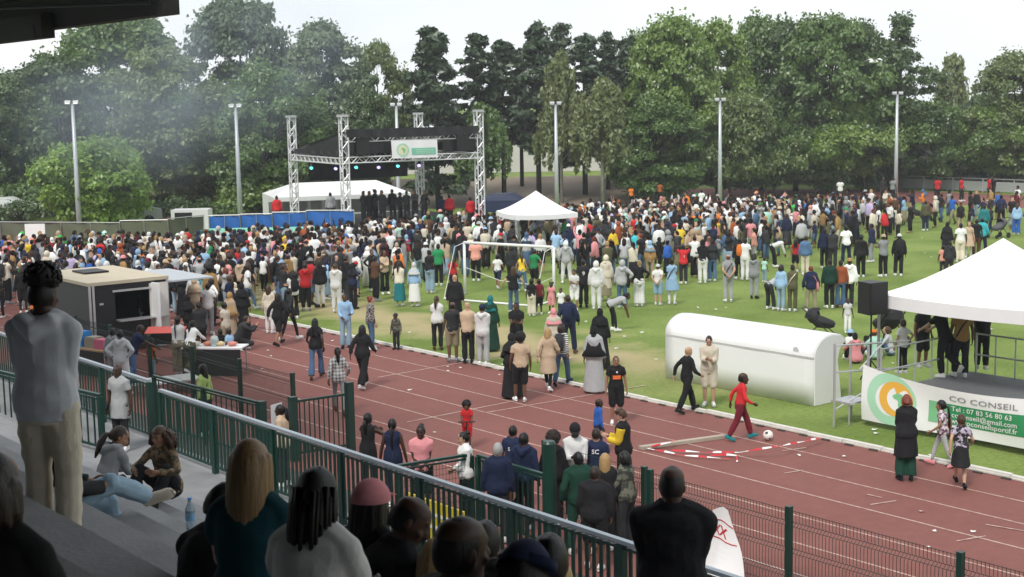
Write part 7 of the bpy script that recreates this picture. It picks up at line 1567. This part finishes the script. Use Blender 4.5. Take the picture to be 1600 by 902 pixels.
h1 = tag(empty('house', V(-27, 118, 0)), 'pale house glimpsed behind the trees at left', 'house'); q = MB(); q.box((0, 0, 2), (9, 6, 4)); q.build('wall', mat('house_wall', (.4, .36, .3), .8), h1); q = MB(); q.add([(-4.9, -3.4, 4), (4.9, -3.4, 4), (4.9, 3.4, 4), (-4.9, 3.4, 4), (-4.9, 0, 6.2), (4.9, 0, 6.2)], [(0, 1, 5, 4), (2, 3, 4, 5), (0, 4, 3), (1, 2, 5)]); q.build('roof', mat('house_roof', (.16, .08, .06), .8), h1)
for x in (-2.5, 2.5): q = MB(); q.box((x, -3.03, 1.9), (1.1, .1, 1.2)); q.build('window', MATS['far_glass'], h1)

# ================================================================== SMALL DETAILS
# litter
lm_ = mat('paper_white', (.75, .75, .74), .8, .05); lme = []
for k in range(4):
    q = MB(); pts = [(math.cos(a) * .11 * random.uniform(.6, 1.3), math.sin(a) * .075 * random.uniform(.6, 1.3), random.uniform(.005, .05)) for a in [i * 1.047 for i in range(6)]]
    q.add([(0, 0, .04)] + pts, [(0, 1 + i, 1 + (i + 1) % 6) for i in range(6)]); lme.append(q.mesh('litter'))
LIT = [(1003, 520), (963, 545), (976, 526), (1090, 481), (1068, 495), (1135, 481), (1410, 382), (1430, 383), (1445, 396), (1455, 402), (1350, 425), (1118, 484), (915, 503), (1025, 562), (1440, 372), (1490, 385), (1355, 455), (1480, 540), (1550, 515), (1395, 568), (1366, 672), (1370, 678), (1460, 705), (1455, 712), (785, 570), (700, 580), (720, 575), (640, 520), (632, 545), (505, 520), (520, 533), (1180, 580), (560, 525), (640, 610), (890, 560), (1555, 430), (1320, 560)]
for x, y in LIT: o = link('litter', random.choice(lme), lm_, loc=G(x, y, .002), rz=random.uniform(0, 6.28)); o.scale = (.62, .62, .62); tag(o, 'small scrap of white litter lying on the grass', 'litter', 'litter on the grass')
for x, y in ((481, 579), (420, 548), (423, 557), (411, 577), (680, 676), (706, 560), (1248, 712), (1320, 714), (1460, 830), (1520, 831), (1450, 855), (1440, 800), (780, 586), (700, 573)): o = link('litter', random.choice(lme), lm_, loc=G(x, y, .004), rz=random.uniform(0, 6.28)); o.scale = (.5, .5, .5); tag(o, 'small pale scrap of litter lying on the red track', 'litter', 'litter on the track')
# gull
gu = tag(empty('gull', D(1366, 97, 60), R(20)), 'white gull in flight before the tall trees at right', 'bird'); q = MB(); q.tube([(-.24, 0, 0), (-.12, 0, .01), (.02, 0, .01), (.14, 0, .02), (.2, 0, .015)], [.02, .05, .06, .04, .015], 10); q.build('body', m_white, gu, True)
for s in (-1, 1):
    q = MB(); pr = [(.02, 0, .03), (.06, .3, .15), (-.02, .62, .06), (-.05, .66, .05), (-.08, .32, .12), (-.1, 0, .03)]; q.add([(x, y * s, z) for x, y, z in pr] + [(x, y * s, z - .012) for x, y, z in pr], [(0, 1, 4, 5), (1, 2, 3, 4), (11, 10, 7, 6), (10, 9, 8, 7), (0, 6, 7, 1), (1, 7, 8, 2), (3, 9, 10, 4), (4, 10, 11, 5)]); q.build('wing', mat('gull_grey', (.7, .72, .74), .6), gu)
# toddler scooter
sp_ = feet_from_head(729, 627, 1.02) + V(0, -.28, 0); sc_ = tag(empty('scooter', sp_), 'small scooter held by the small person in red', 'scooter'); q = MB(); q.tube([(0, 0, .06), (0, .05, .62)], .015); q.build('stem', m_black, sc_); q = MB(); q.tube([(-.18, .05, .62), (.18, .05, .62)], .014); q.build('handlebar', m_black, sc_); q = MB(); q.box((0, .25, .07), (.1, .45, .02)); q.build('deck', m_black, sc_)
for y in (0, .48): q = MB(); q.tube([(-.015, y, .055), (.015, y, .055)], .05, 12); q.build('wheel', m_black, sc_)
# drifting barbecue smoke in front of the left trees: closed puffs of thin even vapour
m_smk = bpy.data.materials.new('smoke_vapour'); m_smk.use_nodes = True; n_ = m_smk.node_tree.nodes; l_ = m_smk.node_tree.links; n_.remove(n_['Principled BSDF']); pv = n_.new('ShaderNodeVolumePrincipled'); pv.inputs['Color'].default_value = (.74, .88, 1, 1); pv.inputs['Anisotropy'].default_value = .1; l_.new(pv.outputs[0], n_['Material Output'].inputs['Volume'])
t_ = n_.new('ShaderNodeTexCoord'); q1 = n_.new('ShaderNodeTexNoise'); q1.inputs['Scale'].default_value = .16; q1.inputs['Detail'].default_value = 3; q1.inputs['Distortion'].default_value = .6; l_.new(t_.outputs['Object'], q1.inputs['Vector'])
ln_ = n_.new('ShaderNodeVectorMath'); ln_.operation = 'MULTIPLY'; ln_.inputs[1].default_value = (1 / 14, 1 / 3.6, 1 / 6.4); l_.new(t_.outputs['Object'], ln_.inputs[0]); le = n_.new('ShaderNodeVectorMath'); le.operation = 'LENGTH'; l_.new(ln_.outputs[0], le.inputs[0])
fo = n_.new('ShaderNodeMapRange'); fo.interpolation_type = 'SMOOTHSTEP'; fo.inputs[1].default_value = 1.0; fo.inputs[2].default_value = .1; l_.new(le.outputs['Value'], fo.inputs[0])
nr_ = n_.new('ShaderNodeMapRange'); nr_.inputs[1].default_value = .36; nr_.inputs[2].default_value = .7; nr_.inputs[4].default_value = .19; l_.new(q1.outputs['Fac'], nr_.inputs[0]); mm_ = n_.new('ShaderNodeMath'); mm_.operation = 'MULTIPLY'; l_.new(fo.outputs[0], mm_.inputs[0]); l_.new(nr_.outputs[0], mm_.inputs[1]); l_.new(mm_.outputs[0], pv.inputs['Density'])
q = MB(); q.ell((0, 0, 0), (14, 3.6, 6.4), 32, 18)
smk = q.build('smoke', m_smk, smooth=True); smk.location = D(270, 135, 80); smk.rotation_euler = (0, R(-14), 0)
tag(smk, 'thin bluish smoke drifting in front of the left trees', 'smoke', kind='stuff')

bpy.data.scenes.remove(TMP)

hz = MB(); hz.box((0, 40, 9.5), (300, 230, 25)); hzo = hz.build('haze', None); m_hz = bpy.data.materials.new('haze_air'); m_hz.use_nodes = True; n_ = m_hz.node_tree.nodes; n_.remove(n_['Principled BSDF']); pv = n_.new('ShaderNodeVolumePrincipled'); pv.inputs['Color'].default_value = (.93, .97, 1, 1); pv.inputs['Density'].default_value = .0006; m_hz.node_tree.links.new(pv.outputs[0], n_['Material Output'].inputs['Volume']); hzo.data.materials.append(m_hz); tag(hzo, 'thin pale haze in the air over the whole ground', 'haze', kind='stuff')
